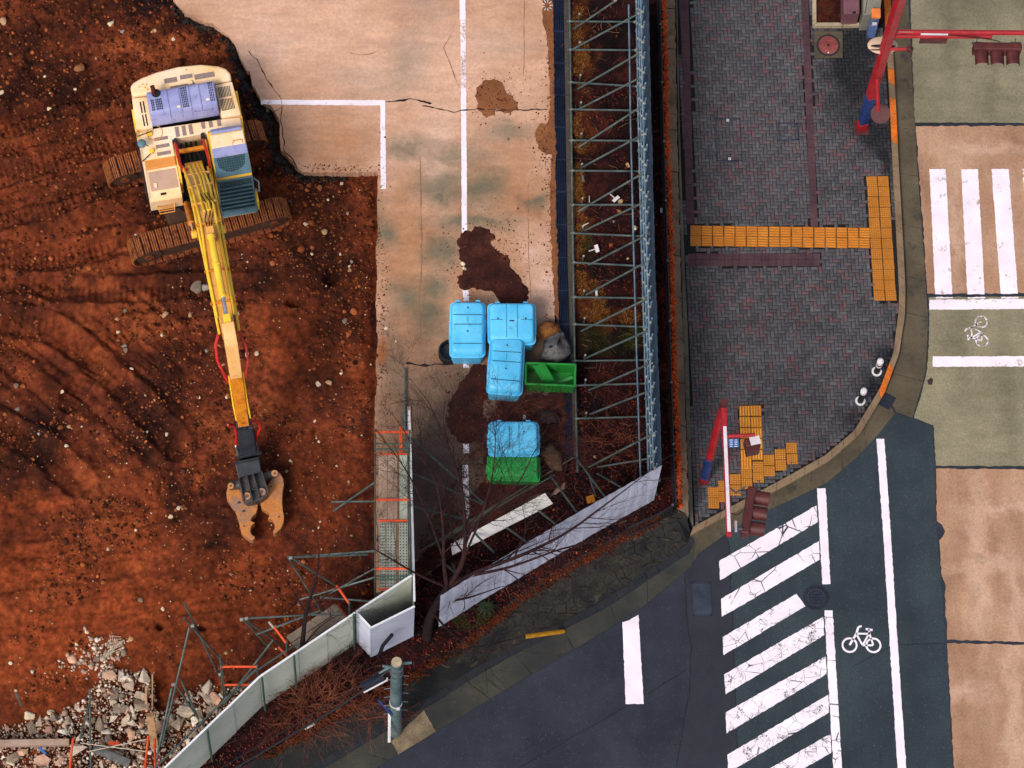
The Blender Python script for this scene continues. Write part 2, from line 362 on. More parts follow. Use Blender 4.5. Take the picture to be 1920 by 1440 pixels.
cslab([(1776, 1206), (1789, 1440), (1815, 1900), (2300, 1900), (2300, 1218)], m_con_t)
m_stain = M('oil_stain', ['#3a2a24', '#2c221e'], 9)
MB().sheet([(x, y, .017) for x, y in rough_poly(XY([(1738, 714), (1746, 708), (1750, 712), (1747, 722), (1741, 722)]), .03, .006)]).build('oil_stain', m_stain, croad)

# ---- painted markings
def paint_mat(name, under, wear, cracks, seed):
    if name in MATS: return MATS[name]
    t = NT(name); c = t.ramp(t.noise(1.5, 5), [(.3, lin('#d9ccd8')), (.7, lin('#eae0e8'))])
    p = t.vmath('ADD', t.pos, (seed, seed*.7, 0)); u = lin(under)
    w = t.rng(t.noise(2.6, 9, .74, .4, pos=p), wear, wear+.05); f = t.rng(t.noise(24, 5, .7, pos=p), .42, .56)
    c = t.mix(t.math('MULTIPLY', w, f), c, u)
    if cracks:
        v = t.rng(t.voro(cracks, 'DISTANCE_TO_EDGE', pos=p), .018, .006); g = t.rng(t.noise(.9, 4, pos=p), .42, .55)
        c = t.mix(t.math('MULTIPLY', v, g), c, lin('#1a1d24'))
        v2 = t.rng(t.voro(cracks*2.6, 'DISTANCE_TO_EDGE', pos=p), .03, .010); g2 = t.rng(t.noise(1.7, 4, pos=p), .52, .6)
        c = t.mix(t.math('MULTIPLY', v2, g2), c, lin('#1a1d24'))
    t.l(c, t.b.inputs['Base Color']); t.b.inputs['Roughness'].default_value = .7; MATS[name] = t.m; return t.m
pm_clean = paint_mat('road_paint_clean', '#2b3338', .66, 0, 3); pm_crack = paint_mat('road_paint_cracked', '#2b3338', .545, 2.6, 9)
pm_mid = paint_mat('road_paint_thin_cracks', '#2b3338', .64, 1.1, 5); pm_con = paint_mat('road_paint_on_concrete', '#8d735e', .575, 0, 1)
def mark(px, mat, parent, z=.009, th=.004, name='road_marking', amp=.005):
    return MB().prism(rough_poly(XY(px), .07, amp), z-.006, z+th, False).build(name, mat, parent)
hat = [([(1348.7, 1052), (1531, 948), (1533, 979), (1350, 1088)], pm_mid), ([(1352, 1123), (1535.5, 1014.5), (1536.5, 1049.6), (1353.5, 1156.6)], pm_mid),
       ([(1355, 1194.6), (1493.4, 1113.5), (1510, 1137), (1356.7, 1228.5)], pm_crack), ([(1357.6, 1265), (1543.5, 1156.6), (1545.7, 1190.8), (1360.5, 1302)], pm_crack),
       ([(1360.5, 1336), (1548.3, 1230.7), (1550, 1264), (1362, 1375.4)], pm_crack), ([(1364, 1415), (1553, 1302.6), (1554.7, 1336), (1365.6, 1449)], pm_crack),
       ([(1367, 1485), (1557, 1376), (1559, 1411), (1370, 1520)], pm_crack)]
for q, mm in hat: mark(q, mm, road)
mark([(1643, 823), (1658, 823), (1670, 1000), (1684, 1220), (1699, 1440), (1706, 1560), (1690, 1560), (1683, 1440), (1669, 1220), (1656, 1000)], pm_clean, road)
mark([(1532, 915.7), (1548, 915.7), (1557, 1095), (1542, 1095.6)], pm_clean, road)
mark([(1546, 1144.5), (1561, 1144.5), (1568, 1260), (1578.6, 1440), (1585, 1560), (1569, 1560), (1562.6, 1440), (1552, 1260)], pm_mid, road)
mark([(1167, 1167), (1180, 1163), (1197, 1153), (1207, 1320), (1173, 1320)], pm_clean, road)
for q in ([(1742.5, 317.7), (1773, 317.7), (1785.5, 552), (1753.5, 552)], [(1802, 317.7), (1833.5, 317.7), (1846, 552), (1813.7, 552)], [(1859, 317.4), (1891, 317.4), (1908.4, 551), (1876.3, 551)],
          [(1917, 317), (1949, 317), (1968, 550), (1937, 550)]):
    mark(q, pm_con, croad, .016)
    b0 = q[3]; b1 = q[2]; mark([(b0[0]+1, 557.5), (b1[0]+1, 557), (b1[0]+1, 559.5), (b0[0]+1, 560)], pm_con, croad, .016)
mark([(1742.5, 562.5), (1990, 560), (1990, 579), (1742.5, 581)], pm_con, croad, .016)
mark([(1749, 668.5), (1990, 668), (1990, 687), (1749, 688)], pm_con, croad, .016)
def bike(px, py, ux, uy, s, mat, parent, z, flip=1):     # painted bicycle: local (a along wheels, b up)
    mk = props(link('bicycle_marking', None, G(px, py, z), parent))
    A = Vector((ux, uy, 0)).normalized(); B = Vector((-A.y, A.x, 0))*flip; O = G(px, py, z)
    W = lambda a, b: O+A*a*s+B*b*s
    def stroke(pts, w, nm):
        mb = MB(); q = resample([W(*p) for p in pts], .05); n = len(q); vs = []
        for i, p in enumerate(q):
            d = (q[min(i+1, n-1)]-q[max(i-1, 0)]).normalized(); nn = Vector((-d.y, d.x, 0)); k = w*.5*(1+random.uniform(-.14, .14)); vs += [p+nn*k, p-nn*k]
        mb.add(vs, [(2*i+1, 2*i+3, 2*i+2, 2*i) for i in range(n-1)]); mb.build(nm, mat, mk)
    for cx in (-.31, .31):
        stroke([(cx+.185*math.cos(t*.2618), -.14+.185*math.sin(t*.2618)) for t in range(25)], .05*s, 'wheel_mark')
    stroke([(-.31, -.14), (-.13, .16), (-.06, .36), (.02, .37)], .055*s, 'frame_mark'); stroke([(-.13, .17), (.19, .17)], .05*s, 'frame_mark')
    stroke([(-.12, .15), (.03, -.14), (.22, .2)], .05*s, 'frame_mark'); stroke([(.03, -.14), (.31, -.14), (.2, .22)], .05*s, 'frame_mark')
    stroke([(.12, .3), (.3, .27)], .06*s, 'saddle_mark'); stroke([(.22, .2), (.2, .3)], .05*s, 'frame_mark')
bike(1615, 1200, 1, 0, 1.0, pm_clean, road, .011)
pm_worn = paint_mat('road_paint_worn', '#6e6650', .44, 0, 7)
bike(1832, 621, 0, -1, .86, pm_worn, croad, .018, -1)

# =================================================================== sidewalk
m_joint = M('joint_sand', ['#0d0e12', '#17171b'], 6)
KI = [(1656, -60), (1657, 0), (1664, 113), (1670, 224), (1674, 319), (1678, 392), (1682, 468), (1686, 545), (1685, 584), (1675, 661), (1650, 728), (1601, 808), (1546, 854), (1476, 893), (1300, 987)]
KO = [(1669, -60), (1670, 0), (1676, 118), (1683, 250), (1685, 300), (1691, 407), (1695, 480), (1698, 545), (1697, 590), (1686, 663), (1660, 734), (1613, 814), (1556, 863), (1484, 904), (1294, 1003)]
SWL = [(1300, 990), (1296, 860), (1290, 630), (1284, 500), (1276, 250), (1269, -60)]
ZB = .10; ZT = .125
side = MB().prism(XY(KI+SWL, ZB), .0, ZB).build('sidewalk', m_joint, kind='structure')
side_poly = XY(KI+SWL, ZT)
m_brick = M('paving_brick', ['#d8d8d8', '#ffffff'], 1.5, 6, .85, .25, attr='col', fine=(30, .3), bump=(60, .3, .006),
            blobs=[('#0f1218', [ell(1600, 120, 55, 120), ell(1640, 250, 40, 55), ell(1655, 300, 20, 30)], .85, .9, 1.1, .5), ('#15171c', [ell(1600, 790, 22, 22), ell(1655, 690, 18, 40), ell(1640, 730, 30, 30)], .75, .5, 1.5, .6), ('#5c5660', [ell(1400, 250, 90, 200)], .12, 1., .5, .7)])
BC = ['#525154', '#4d4c50', '#565559', '#48474b', '#5b4e51', '#62484c', '#52484c', '#5a595d']
BW = [.22, .2, .16, .16, .09, .06, .07, .04]
rects = []   # areas of the pavement kept free of bricks
def tile_quad(px0, px1, px2, px3): return XY([px0, px1, px2, px3], ZT)
excl = [tile_quad((1280, -60), (1296, -60), (1306, 480), (1286, 480)), tile_quad((1500, -60), (1515, -60), (1535, 427), (1519, 427)), tile_quad((1289, 474), (1539, 474), (1539, 500), (1290, 500)),
        tile_quad((1292.6, 421), (1633, 424), (1633, 466), (1293, 462)), tile_quad((1622, 328), (1668, 329), (1683, 566), (1637, 565)), tile_quad((1384, 757), (1429, 757), (1432, 872), (1388, 872)),
        tile_quad((1520, -60), (1668, -60), (1662, 49), (1522, 49)), tile_quad((1524, 57), (1581, 57), (1581, 110), (1526, 110))]
Z3 = lambda x, y: (1280+x/3.272, 600+y/3.272)
stair = [(632, 752), (637, 818), (563, 790), (567, 857), (495, 825), (497, 893), (427, 865), (430, 932), (357, 903), (360, 970), (288, 943), (290, 1010), (218, 982), (222, 1050), (153, 1022), (155, 1090)]
for x, y in stair: excl.append(tile_quad(Z3(x, y), Z3(x+69, y), Z3(x+70, y+67), Z3(x+1, y+67)))
# herringbone
L, Wd, GAP = .198, .099, .0135
ang = math.radians(2.0); O0 = G(1500, 500, ZT); ca, sa = math.cos(ang), math.sin(ang)
def inset_ok(cx, cy, hx, hy, pts):
    for sx in (-1, 1):
        for sy in (-1, 1):
            x = cx+sx*hx*ca-sy*hy*sa; y = cy+sx*hx*sa+sy*hy*ca
            if not inpoly(np.array(x), np.array(y), pts): return False
    return True
bricks = []; p = Wd
for i in range(-70, 70):
    for j in range(-160, 160):
        for kind in (0, 1):
            # herringbone cell: horizontal brick at (i, j) steps of one width diagonally
            bx = (i*4+j)*p if kind == 0 else (i*4+j)*p+2*p
            by = j*p if kind == 0 else j*p
            if kind == 0: cx, cy, hx, hy = bx+p, by+p/2, p, p/2
            else: cx, cy, hx, hy = bx+p/2, by, p/2, p
            X = O0.x+cx*ca-cy*sa; Y = O0.y+cx*sa+cy*ca
            if not (4 < X < 11.5 and -5 < Y < 12.2): continue
            bricks.append((X, Y, hx-GAP/2, hy-GAP/2))
BX = np.array([b[0] for b in bricks]); BY = np.array([b[1] for b in bricks]); keep = inpoly(BX, BY, side_poly)
for e in excl: keep &= ~inpoly(BX, BY, e)
kept = [b for b, k in zip(bricks, keep) if k and inset_ok(b[0], b[1], b[2]*.8, b[3]*.8, side_poly)]
kset = set((round(b[0], 4), round(b[1], 4)) for b in kept); halves = []
for b in bricks:                                    # cut stones along the borders
    if (round(b[0], 4), round(b[1], 4)) in kset: continue
    for sg in (-1, 1):
        ox, oy = (p/2*sg, 0) if b[2] > b[3] else (0, p/2*sg); X, Y = b[0]+ox*ca-oy*sa, b[1]+ox*sa+oy*ca; h = .0425
        if not (4 < X < 11.5 and -5 < Y < 12.2): continue
        if inset_ok(X, Y, h*.7, h*.7, side_poly) and not any(bool(inpoly(np.array(X), np.array(Y), e)) for e in excl): halves.append((X, Y))
def brick_mb(hx, hy, c):
    mb = MB(); U = Vector((1, 0, 0)); e = .006
    b = [(-hx, -hy, -.03), (hx, -hy, -.03), (hx, hy, -.03), (-hx, hy, -.03)]; m_ = [(x, y, -.004) for x, y, _ in b]; t = [(-hx+e, -hy+e, 0), (hx-e, -hy+e, 0), (hx-e, hy-e, 0), (-hx+e, hy-e, 0)]
    mb.add(b+m_+t, [(8, 9, 10, 11)]+[(i, (i+1) % 4, 4+(i+1) % 4, 4+i) for i in range(4)]+[(4+i, 4+(i+1) % 4, 8+(i+1) % 4, 8+i) for i in range(4)]); return mb
BM = {}
for o_ in (0, 1):
    for ci, c in enumerate(BC):
        hx, hy = ((L/2-GAP/4, Wd/2-GAP/2) if o_ == 0 else (Wd/2-GAP/2, L/2-GAP/4)); me = brick_mb(hx, hy, c).mesh('brick'); col_const(me, lin(c)); me.materials.append(m_brick); BM[(o_, ci)] = me
def cam_depth(b): return (Vector((b[0], b[1], ZT))-CAM).length
kept.sort(key=cam_depth)
rV = []; rF = []; rC = []
for n_, b in enumerate(kept):
    o_ = 0 if b[2] > b[3] else 1; cf = .5+.9*float(vnoise(np.array(b[0]*.5), np.array(b[1]*.35)))
    w = list(BW); w[4] *= 1+3*max(0, cf-.4); w[5] *= 1+3*max(0, cf-.4); ci = random.choices(range(len(BC)), w)[0]; dz = random.gauss(0, .0022)
    if n_ < 290:
        o = link('brick', BM[(o_, ci)], (b[0], b[1], ZT+dz), side); o.rotation_euler = (random.gauss(0, .012), random.gauss(0, .012), ang+random.gauss(0, .012))
    else:
        me = BM[(o_, ci)]; base = len(rV); a2 = ang+random.gauss(0, .012); c2, s2 = math.cos(a2), math.sin(a2); tx, ty = random.gauss(0, .012), random.gauss(0, .012)
        k = random.uniform(.9, 1.1); cc = tuple(v*k for v in lin(BC[ci])[:3])
        for v in me.vertices: x, y, z = v.co; rV.append((b[0]+x*c2-y*s2, b[1]+x*s2+y*c2, ZT+dz+z+x*ty+y*tx)); rC.append(cc)
        rF += [tuple(base+i for i in q.vertices) for q in me.polygons]
for X, Y in halves:
    base = len(rV); c2, s2 = math.cos(ang), math.sin(ang); k = random.uniform(.7, 1.15); cc = tuple(v*k for v in lin(random.choice(BC))[:3]); h = .042; e = .006
    for x, y, z in [(-h, -h, -.03), (h, -h, -.03), (h, h, -.03), (-h, h, -.03), (-h, -h, -.004), (h, -h, -.004), (h, h, -.004), (-h, h, -.004), (-h+e, -h+e, 0), (h-e, -h+e, 0), (h-e, h-e, 0), (-h+e, h-e, 0)]: rV.append((X+x*c2-y*s2, Y+x*s2+y*c2, ZT+z)); rC.append(cc)
    rF += [tuple(base+i for i in q) for q in [(8, 9, 10, 11)]+[(i, (i+1) % 4, 4+(i+1) % 4, 4+i) for i in range(4)]+[(4+i, 4+(i+1) % 4, 8+(i+1) % 4, 8+i) for i in range(4)]]
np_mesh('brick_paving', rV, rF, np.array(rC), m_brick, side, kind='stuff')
# border tiles
m_btile = M('border_tile', ['#3d2a31', '#4a343a', '#54393c'], 1.3, 6, .85, .25, fine=(25, .25), grime=('#201a20', 2, .58, .6))
m_cube = M('small_cube_stone', ['#30383a', '#434b4a'], 5, 4, .85)
def quad_tile(name, corners, h, mat, parent, gap=.005, bev=0, z=ZT):
    c = [Vector(q) for q in corners]; m_ = sum(c, Vector())/4; c = [v+(m_-v).normalized()*gap for v in c]
    return MB().prism([(v.x, v.y) for v in c], ZB-.01, z+h).build(name, mat, parent)
def tile_run(p0, p1, q0, q1, n, name, mat, gap=.005, h=.004):    # strip between edge p0->p1 and q0->q1
    for i in range(n):
        a, b = i/n, (i+1)/n; f = lambda s, e, t: (s[0]+(e[0]-s[0])*t, s[1]+(e[1]-s[1])*t)
        c = Gs([f(p0, p1, a), f(q0, q1, a), f(q0, q1, b), f(p0, p1, b)], ZT); quad_tile(name, c, h+random.gauss(0, .002), mat, side, gap)
tile_run((1274, -40), (1287, 420), (1290, -40), (1302, 420), 31, 'border_tile', m_btile)
tile_run((1501, -20), (1520, 425), (1515, -20), (1534, 425), 30, 'border_tile', m_btile)
tile_run((1290, 475), (1538, 475), (1290, 487), (1538, 487), 18, 'border_tile', m_btile)
tile_run((1290, 487), (1538, 487), (1290, 499), (1538, 499), 18, 'border_tile', m_btile)
# tactile tiles
m_tac = M('tactile_yellow', ['#b4681c', '#c47624', '#d0842e'], 2.2, 8, .7, .3, fine=(30, .2), grime=('#6e4420', 3.2, .60, .6))
m_tac2 = M('tactile_bright', ['#c47a24', '#d08a30', '#d8983c'], 2.2, 8, .7, .3, fine=(30, .18), grime=('#8a5626', 3.4, .60, .6))
def tac_mesh(kind):
    mb = MB(); s = .143; mb.box((0, 0, -.019), (2*s, 2*s, .03))
    if kind == 'dot':
        for i in range(5):
            for j in range(5):
                x, y = (i-2)*.057, (j-2)*.057; r0, r1 = .017, .010
                mb.add([(x+r0*math.cos(k*1.0472), y+r0*math.sin(k*1.0472), -.005) for k in range(6)]+[(x+r1*math.cos(k*1.0472), y+r1*math.sin(k*1.0472), .010) for k in range(6)],
                       [(6, 7, 8, 9, 10, 11)]+[(k, (k+1) % 6, 6+(k+1) % 6, 6+k) for k in range(6)])
    else:
        for j in range(4):
            y = (j-1.5)*.072; mb.hexa([(-.13, y-.021, -.005), (.13, y-.021, -.005), (.13, y+.021, -.005), (-.13, y+.021, -.005)], [(-.124, y-.014, .010), (.124, y-.014, .010), (.124, y+.014, .010), (-.124, y+.014, .010)])
    return mb
TM = {}
for k in ('dot', 'bar'):
    for n_, mm in (('a', m_tac), ('b', m_tac2)):
        me = tac_mesh(k).mesh('tactile_tile'); me.materials.append(M('tactile_ground', ['#95601f', '#a46a28'], 3, 6, .85)); me.materials.append(mm)
        for f in list(me.polygons)[6:]: f.material_index = 1; TM[(k, n_)] = me
def tac(px, py, kind, var, rz=0.0, sy=1.0):
    v = G(px, py, ZT+.006); o = link('tactile_tile', TM[(kind, var)], v+Vector((random.gauss(0, .003), random.gauss(0, .003), random.gauss(0, .0015))), side); o.rotation_euler = (0, 0, rz+random.gauss(0, .008)); o.scale = (1, sy, 1)
for i in range(16):
    for j in range(2):
        x = 1304.3+i*21.12; y = (432 if j == 0 else 451.3)+i*.28; tac(x, y, 'dot' if i == 0 else 'bar', 'a', -.012)
for i in range(12):
    for j in range(2):
        t = (i+.5)/12; x = 1623.7+14.7*t+(.25+.5*j)*42.7; tac(x, 329.6+234*t, 'dot', 'a', -.01+math.radians(3.2))
for i in range(5):
    for j in range(2): tac(1385.5+.75*i+10.7+j*21.2, 770+i*20.75, 'bar', 'b', math.pi/2+.02)
for j in range(1): tac(1389+10.7, 869.5, 'bar', 'b', math.pi/2+.02, 1.0)
for k_, (x, y) in enumerate(stair): q = Z3(x+35, y+33.5); tac(q[0], q[1], 'dot', 'b', .02)

# kerb stones and gutter
m_kerb = M('kerb_stone', ['#6c5947', '#7d6852', '#87725c'], 1.2, 7, .9, .2, fine=(28, .2), bump=(40, .3, .008), grime=('#4b4034', 2.5, .58, .6))
m_kerbo = M('kerb_paint_orange', ['#a85018', '#c4641a', '#cc6c22'], 2.5, 7, .75, .3, fine=(20, .2), grime=('#7a6450', 4, .56, .9))
m_gut = M('gutter_concrete', ['#453f33', '#52493b', '#5c5343'], .9, 8, .9, .2, fine=(34, .25), bump=(50, .3, .008), specks=(14, .05, '#86795f', .5), grime=('#26262a', 1.6, .55, .6))
kerb = props(link('kerb', None, G(1690, 500)), kind='structure')
N_K = 44; ki = resample(Gs(KI, .14), n=N_K*4+1); ko = resample(Gs(KO, .14), n=N_K*4+1)
for k in range(N_K):
    sl = slice(4*k, 4*k+5); a = [v.copy() for v in ki[sl]]; b = [v.copy() for v in ko[sl]]
    for q in (a, b): q[0] = q[0].lerp(q[1], .03); q[-1] = q[-1].lerp(q[-2], .03)
    ymid = k/N_K; mm = m_kerb
    yy = 720-(a[2].y*66)
    if yy < 60 or 168 < yy < 255 or 663 < yy < 735 or (110 < yy < 150): mm = m_kerbo
    dz = random.gauss(0, .003); MB().prism([(v.x, v.y) for v in a]+[(v.x, v.y) for v in b[::-1]], 0, .14+dz).build('kerb_stone', mm, kerb, bevel=.008, seg=1)
gut = props(link('gutter', None, G(1715, 500)), kind='structure')
def strip_pieces(name, inner, outer, cuts, z, mat, parent, n=80, z0=.002, amp=.004):
    a = resample(Gs(inner, z), n=n+1); b = resample(Gs(outer, z), n=n+1)
    for c0, c1 in zip(cuts[:-1], cuts[1:]):
        i0, i1 = int(c0*n), int(c1*n)
        if i1 <= i0: continue
        A = [v.copy() for v in a[i0:i1+1]]; B = [v.copy() for v in b[i0:i1+1]]
        for q in (A, B):
            d = (q[-1]-q[0]).normalized()*.006; q[0] += d; q[-1] -= d
        MB().prism(rough_poly([(v.x, v.y) for v in A]+[(v.x, v.y) for v in B[::-1]], .12, amp), z0, z).build(name, mat, parent)
KOa = KO[:10]+[(1675, 700)]; GOa = GO[:10]+[(1731, 715)]
strip_pieces('gutter_slab', KOa, GOa, [0, .1, .2, .405, .52, .64, .77, .855, 1], .010, m_gut, gut)
MB().prism(rough_poly(XY([(1675, 701), (1731, 716), (1727, 728), (1711, 783), (1680, 773), (1660, 734)]), .1, .005), .002, .010).build('gutter_slab', m_gut, gut)
strip_pieces('gutter_slab', [(1659, 736), (1613, 816), (1556, 865), (1484, 906), (1294, 1005)], [(1678, 775), (1647, 814), (1604, 860), (1549, 906), (1479, 939), (1402, 973), (1310, 1037), (1294, 1062)], [0, .18, .3, .46, .62, .8, 1], .010, m_gut, gut)
# grate in the gutter beside the kerb
m_iron = M('cast_iron', ['#1b1e26', '#262a33'], 3, 6, .6, .5, metal=.4, fine=(30, .2))
m_ironb = M('cast_iron_blue', ['#23283a', '#2b3044', '#343a4c'], 2, 6, .6, .5, metal=.3, fine=(30, .25))
def grate(name, px, nb, label, cat, z=.016, cross=2):
    c = Gs(px, z); o = sum(c, Vector())/4; t = thing(name, (o.x, o.y, 0), label, cat)
    MB().prism([(v.x, v.y) for v in c], -.05, z-.012).build('sump', m_tar, t)
    f = lambda a, b: c[0].lerp(c[1], a).lerp(c[3].lerp(c[2], a), b)
    fr = MB()
    for (a0, b0, a1, b1) in ((0, 0, 1, 0), (1, 0, 1, 1), (1, 1, 0, 1), (0, 1, 0, 0)):
        p0, p1 = f(a0, b0), f(a1, b1); d = (p1-p0).normalized(); nn = Vector((-d.y, d.x, 0)); m_ = (p0+p1)/2; fr.box(m_-Vector((0, 0, .02)), ((p1-p0).length+.02, .025, .04), d, nn)
    fr.build('frame', m_iron, t)
    for i in range(nb):
        a = (i+.5)/nb; p0, p1 = f(a, .03), f(a, .97); d = (p1-p0).normalized(); MB().box((p0+p1)/2-Vector((0, 0, .012)), ((p1-p0).length, .014, .022), d, Vector((-d.y, d.x, 0))).build('bar', m_ironb, t)
    for i in range(cross):
        b = (i+1)/(cross+1); p0, p1 = f(.02, b), f(.98, b); d = (p1-p0).normalized(); MB().box((p0+p1)/2-Vector((0, 0, .014)), ((p1-p0).length, .012, .018), d, Vector((-d.y, d.x, 0))).build('cross_bar', m_ironb, t)
    return t
grate('drain_grate', [(1659, 736), (1679, 747), (1667, 767), (1647, 757)], 8, 'square dark iron drain grate in the gutter below the bollards', 'drain grate', .032)

# =================================================================== lower street edge: channel, lids, retaining wall
WT = [(1285, 962), (1244, 972), (1148, 1026), (1069, 1071), (990, 1119), (943, 1160), (872, 1214), (802, 1257), (759, 1282), (679, 1323), (607, 1362), (495, 1423), (400, 1475), (300, 1530)]
WBp = [(1296, 1003), (1288, 1022), (1128, 1128), (1040, 1172), (957, 1214), (884, 1256), (820, 1297), (768, 1326), (690, 1374), (607, 1423), (520, 1475), (420, 1530)]
GE = [(1297, 1062), (1207, 1136), (1156, 1170), (1050, 1233), (930, 1304), (817, 1372), (747, 1415), (703, 1440), (600, 1500), (520, 1550)]
m_gut2 = M('channel_concrete', ['#25272a', '#31322f', '#3e3d36'], .7, 8, .88, .25, fine=(34, .3), bump=(50, .4, .01), specks=(12, .05, '#6c6a56', .5), grime=('#5a5644', 1.2, .62, .6))
m_lid = M('channel_lid', ['#1b1d23', '#24262b'], 1.2, 8, .85, .3, fine=(30, .25), grime=('#3c3a35', 2.2, .6, .6))
chan = props(link('street_gutter', None, G(1000, 1240)), kind='structure')
WB2 = [(p[0]+8, p[1]+13) for p in WBp]
strip_pieces('gutter_block', WB2, GE, [0, .12, .2, .3, .4, .475, .5, .62, .74, .86, 1], .03, m_gut2, chan, 100, amp=.006)
strip_pieces('channel_lid', [(p[0]+1, p[1]+1) for p in WBp], [(p[0]+7, p[1]+11) for p in WBp], [i/22 for i in range(23)], .022, m_lid, chan, 110, amp=.003)
grate('gutter_grate', [(1181, 1079), (1201, 1069), (1212, 1083), (1192, 1095)], 4, 'small slotted iron grate at the foot of the stone retaining wall', 'drain grate', .055, 1)
m_wall = M('wall_concrete', ['#1a1b1f', '#242424', '#302d28'], 1.0, 8, .9, .2, fine=(20, .3), bump=(16, .5, .02), grime=('#514a3c', 1.4, .62, .7))
m_stone = M('wall_stone', ['#1c1c1f', '#262524', '#322f2a', '#222020'], 1.6, 8, .9, .2, fine=(12, .4), bump=(14, 1, .04), grime=('#5e5844', 3, .60, .7))
m_moss = M('orange_moss', ['#4c1f12', '#7a3216', '#963c18'], 3, 8, .95, .1, fine=(40, .4), bump=(40, 1, .02))
m_moss2 = M('red_moss', ['#6a2412', '#96361a', '#b0431e'], 3, 8, .95, .1, fine=(40, .4), bump=(40, 1, .02))
wt = resample(Gs(WT, SITE+.02), n=61); wb = resample(Gs(WBp, .0), n=61)
rw = thing('retaining_wall', wb[20], 'dark mossy stone retaining wall between the planting bed and the street', 'wall')
mb = MB(); vs = []
for a, b in zip(wt, wb):
    d = Vector((a.x-b.x, a.y-b.y, 0)).normalized(); vs += [b, a, a+d*.22, Vector((a.x+d.x*.22, a.y+d.y*.22, -.02))]
mb.add(vs, [(4*i+k, 4*i+4+k, 4*i+5+k, 4*i+1+k) for i in range(60) for k in range(3)]); mb.build('wall_core', m_wall, rw)
jr = random.Random(21); NR, NS = 5, 22          # rough blocks on the right half of the wall
node = {}
for j in range(NR+1):
    for i in range(NS+1):
        s = 1+i*1.22+(.5*1.22 if j % 2 else 0)+jr.uniform(-.45, .45); t = min(1, max(0, j/NR+(jr.uniform(-.075, .075) if 0 < j < NR else 0))); node[(i, j)] = (s, t)
def wall_pt(s, t, off):
    s = min(max(s, 0), 58.9); k = int(s); u = s-k; B_ = wb[k].lerp(wb[k+1], u); A_ = wt[k].lerp(wt[k+1], u); al = (wb[k+1]-wb[k]).normalized(); upd = (A_-B_).normalized(); nn = al.cross(upd)
    return B_.lerp(A_, t)+(nn if nn.z > 0 else -nn)*off
for j in range(NR):
    for i in range(NS):
        q = [node[(i, j)], node[(i+1, j)], node[(i+1, j+1)], node[(i, j+1)]]; cs = sum(x for x, _ in q)/4; ct = sum(y for _, y in q)/4; h = jr.uniform(.01, .03)
        base = [wall_pt(x+(cs-x)*.0, y+(ct-y)*.0, -.004) for x, y in q]; mid = [wall_pt(x+(cs-x)*.06, y+(ct-y)*.06, h*.35) for x, y in q]; tp_ = [wall_pt(x+(cs-x)*jr.uniform(.14, .4), y+(ct-y)*jr.uniform(.14, .4), h*jr.uniform(.7, 1.3)) for x, y in q]
        MB().add(base+mid+tp_, [(8, 9, 10, 11)]+[(k, (k+1) % 4, 4+(k+1) % 4, 4+k) for k in range(4)]+[(4+k, 4+(k+1) % 4, 8+(k+1) % 4, 8+k) for k in range(4)]).build('stone', m_stone, rw)
# moss line along the wall top
def moss_strip(name, pts, w, z, mat, parent, dens=26, kind='stuff', h=.05):
    q = resample(Gs(pts, z), .25); n = int(sum((b-a).length for a, b in zip(q[:-1], q[1:]))*dens*8)
    P = []; 
    for i in range(n):
        k = random.randrange(len(q)-1); p = q[k].lerp(q[k+1], random.random()); d = (q[k+1]-q[k]).normalized(); nn = Vector((-d.y, d.x, 0)); P.append(p+nn*random.gauss(0, w*.42)+Vector((0, 0, random.uniform(-.02, .008))))
    P = np.array([tuple(v) for v in P]); return scatter(name, P, RNG.uniform(.02, .055, len(P)), np.ones((len(P), 3))*RNG.uniform(.6, 1.2, (len(P), 1)), mat, parent, kind, flat=.6)
m_mossA = M('moss_lump', ['#341a0e', '#502412', '#642e16'], 3, 8, .95, .1, attr='col', fine=(40, .3))
m_mossB = M('moss_lump_red', ['#88341a', '#b84a20', '#cc5a26'], 3, 8, .95, .1, attr='col', fine=(40, .3))
moss_strip('moss', [(p[0]-3, p[1]-4) for p in WT[1:12]], .16, SITE+.03, m_mossA, rw)

# boundary wall between bed and sidewalk
m_bwall = M('boundary_concrete', ['#57473b', '#6e5a4a', '#7e6856'], 1.2, 8, .9, .2, fine=(26, .3), bump=(30, .5, .015), grime=('#2b211c', 2.4, .56, .7))
m_bkerb = M('boundary_kerb', ['#4c4a40', '#5c584c', '#676254'], 1.2, 8, .9, .2, fine=(26, .25), grime=('#28292a', 2.6, .57, .6))
BWL = [(1241, -60), (1248, 250), (1256, 500), (1262, 700), (1269, 860), (1273, 955)]; BWR = [(1264, -60), (1270, 250), (1276, 500), (1283, 700), (1288, 860), (1292, 965)]
bw = thing('boundary_wall', G(1275, 500), 'low weathered concrete wall with orange moss beside the brick sidewalk', 'wall')
a = resample(Gs(BWL, SITE+.08), n=27); b = resample(Gs(BWR, SITE+.08), n=27)
for k in range(13):
    A = [v.copy() for v in a[2*k:2*k+3]]; B = [v.copy() for v in b[2*k:2*k+3]]
    for q in (A, B): d = (q[-1]-q[0]).normalized()*.006; q[0] += d; q[-1] -= d
    MB().prism(rough_poly([(v.x, v.y) for v in A]+[(v.x, v.y) for v in B[::-1]], .1, .012), .02, SITE+.08+random.gauss(0, .006)).build('wall_block', m_bwall, bw, bevel=.012, seg=1)
moss_strip('moss', [(p[0]+3, p[1]) for p in BWL], .085, SITE+.09, m_mossB, bw, 22)
bk = props(link('wall_kerb', None, G(1280, 500)), kind='structure')
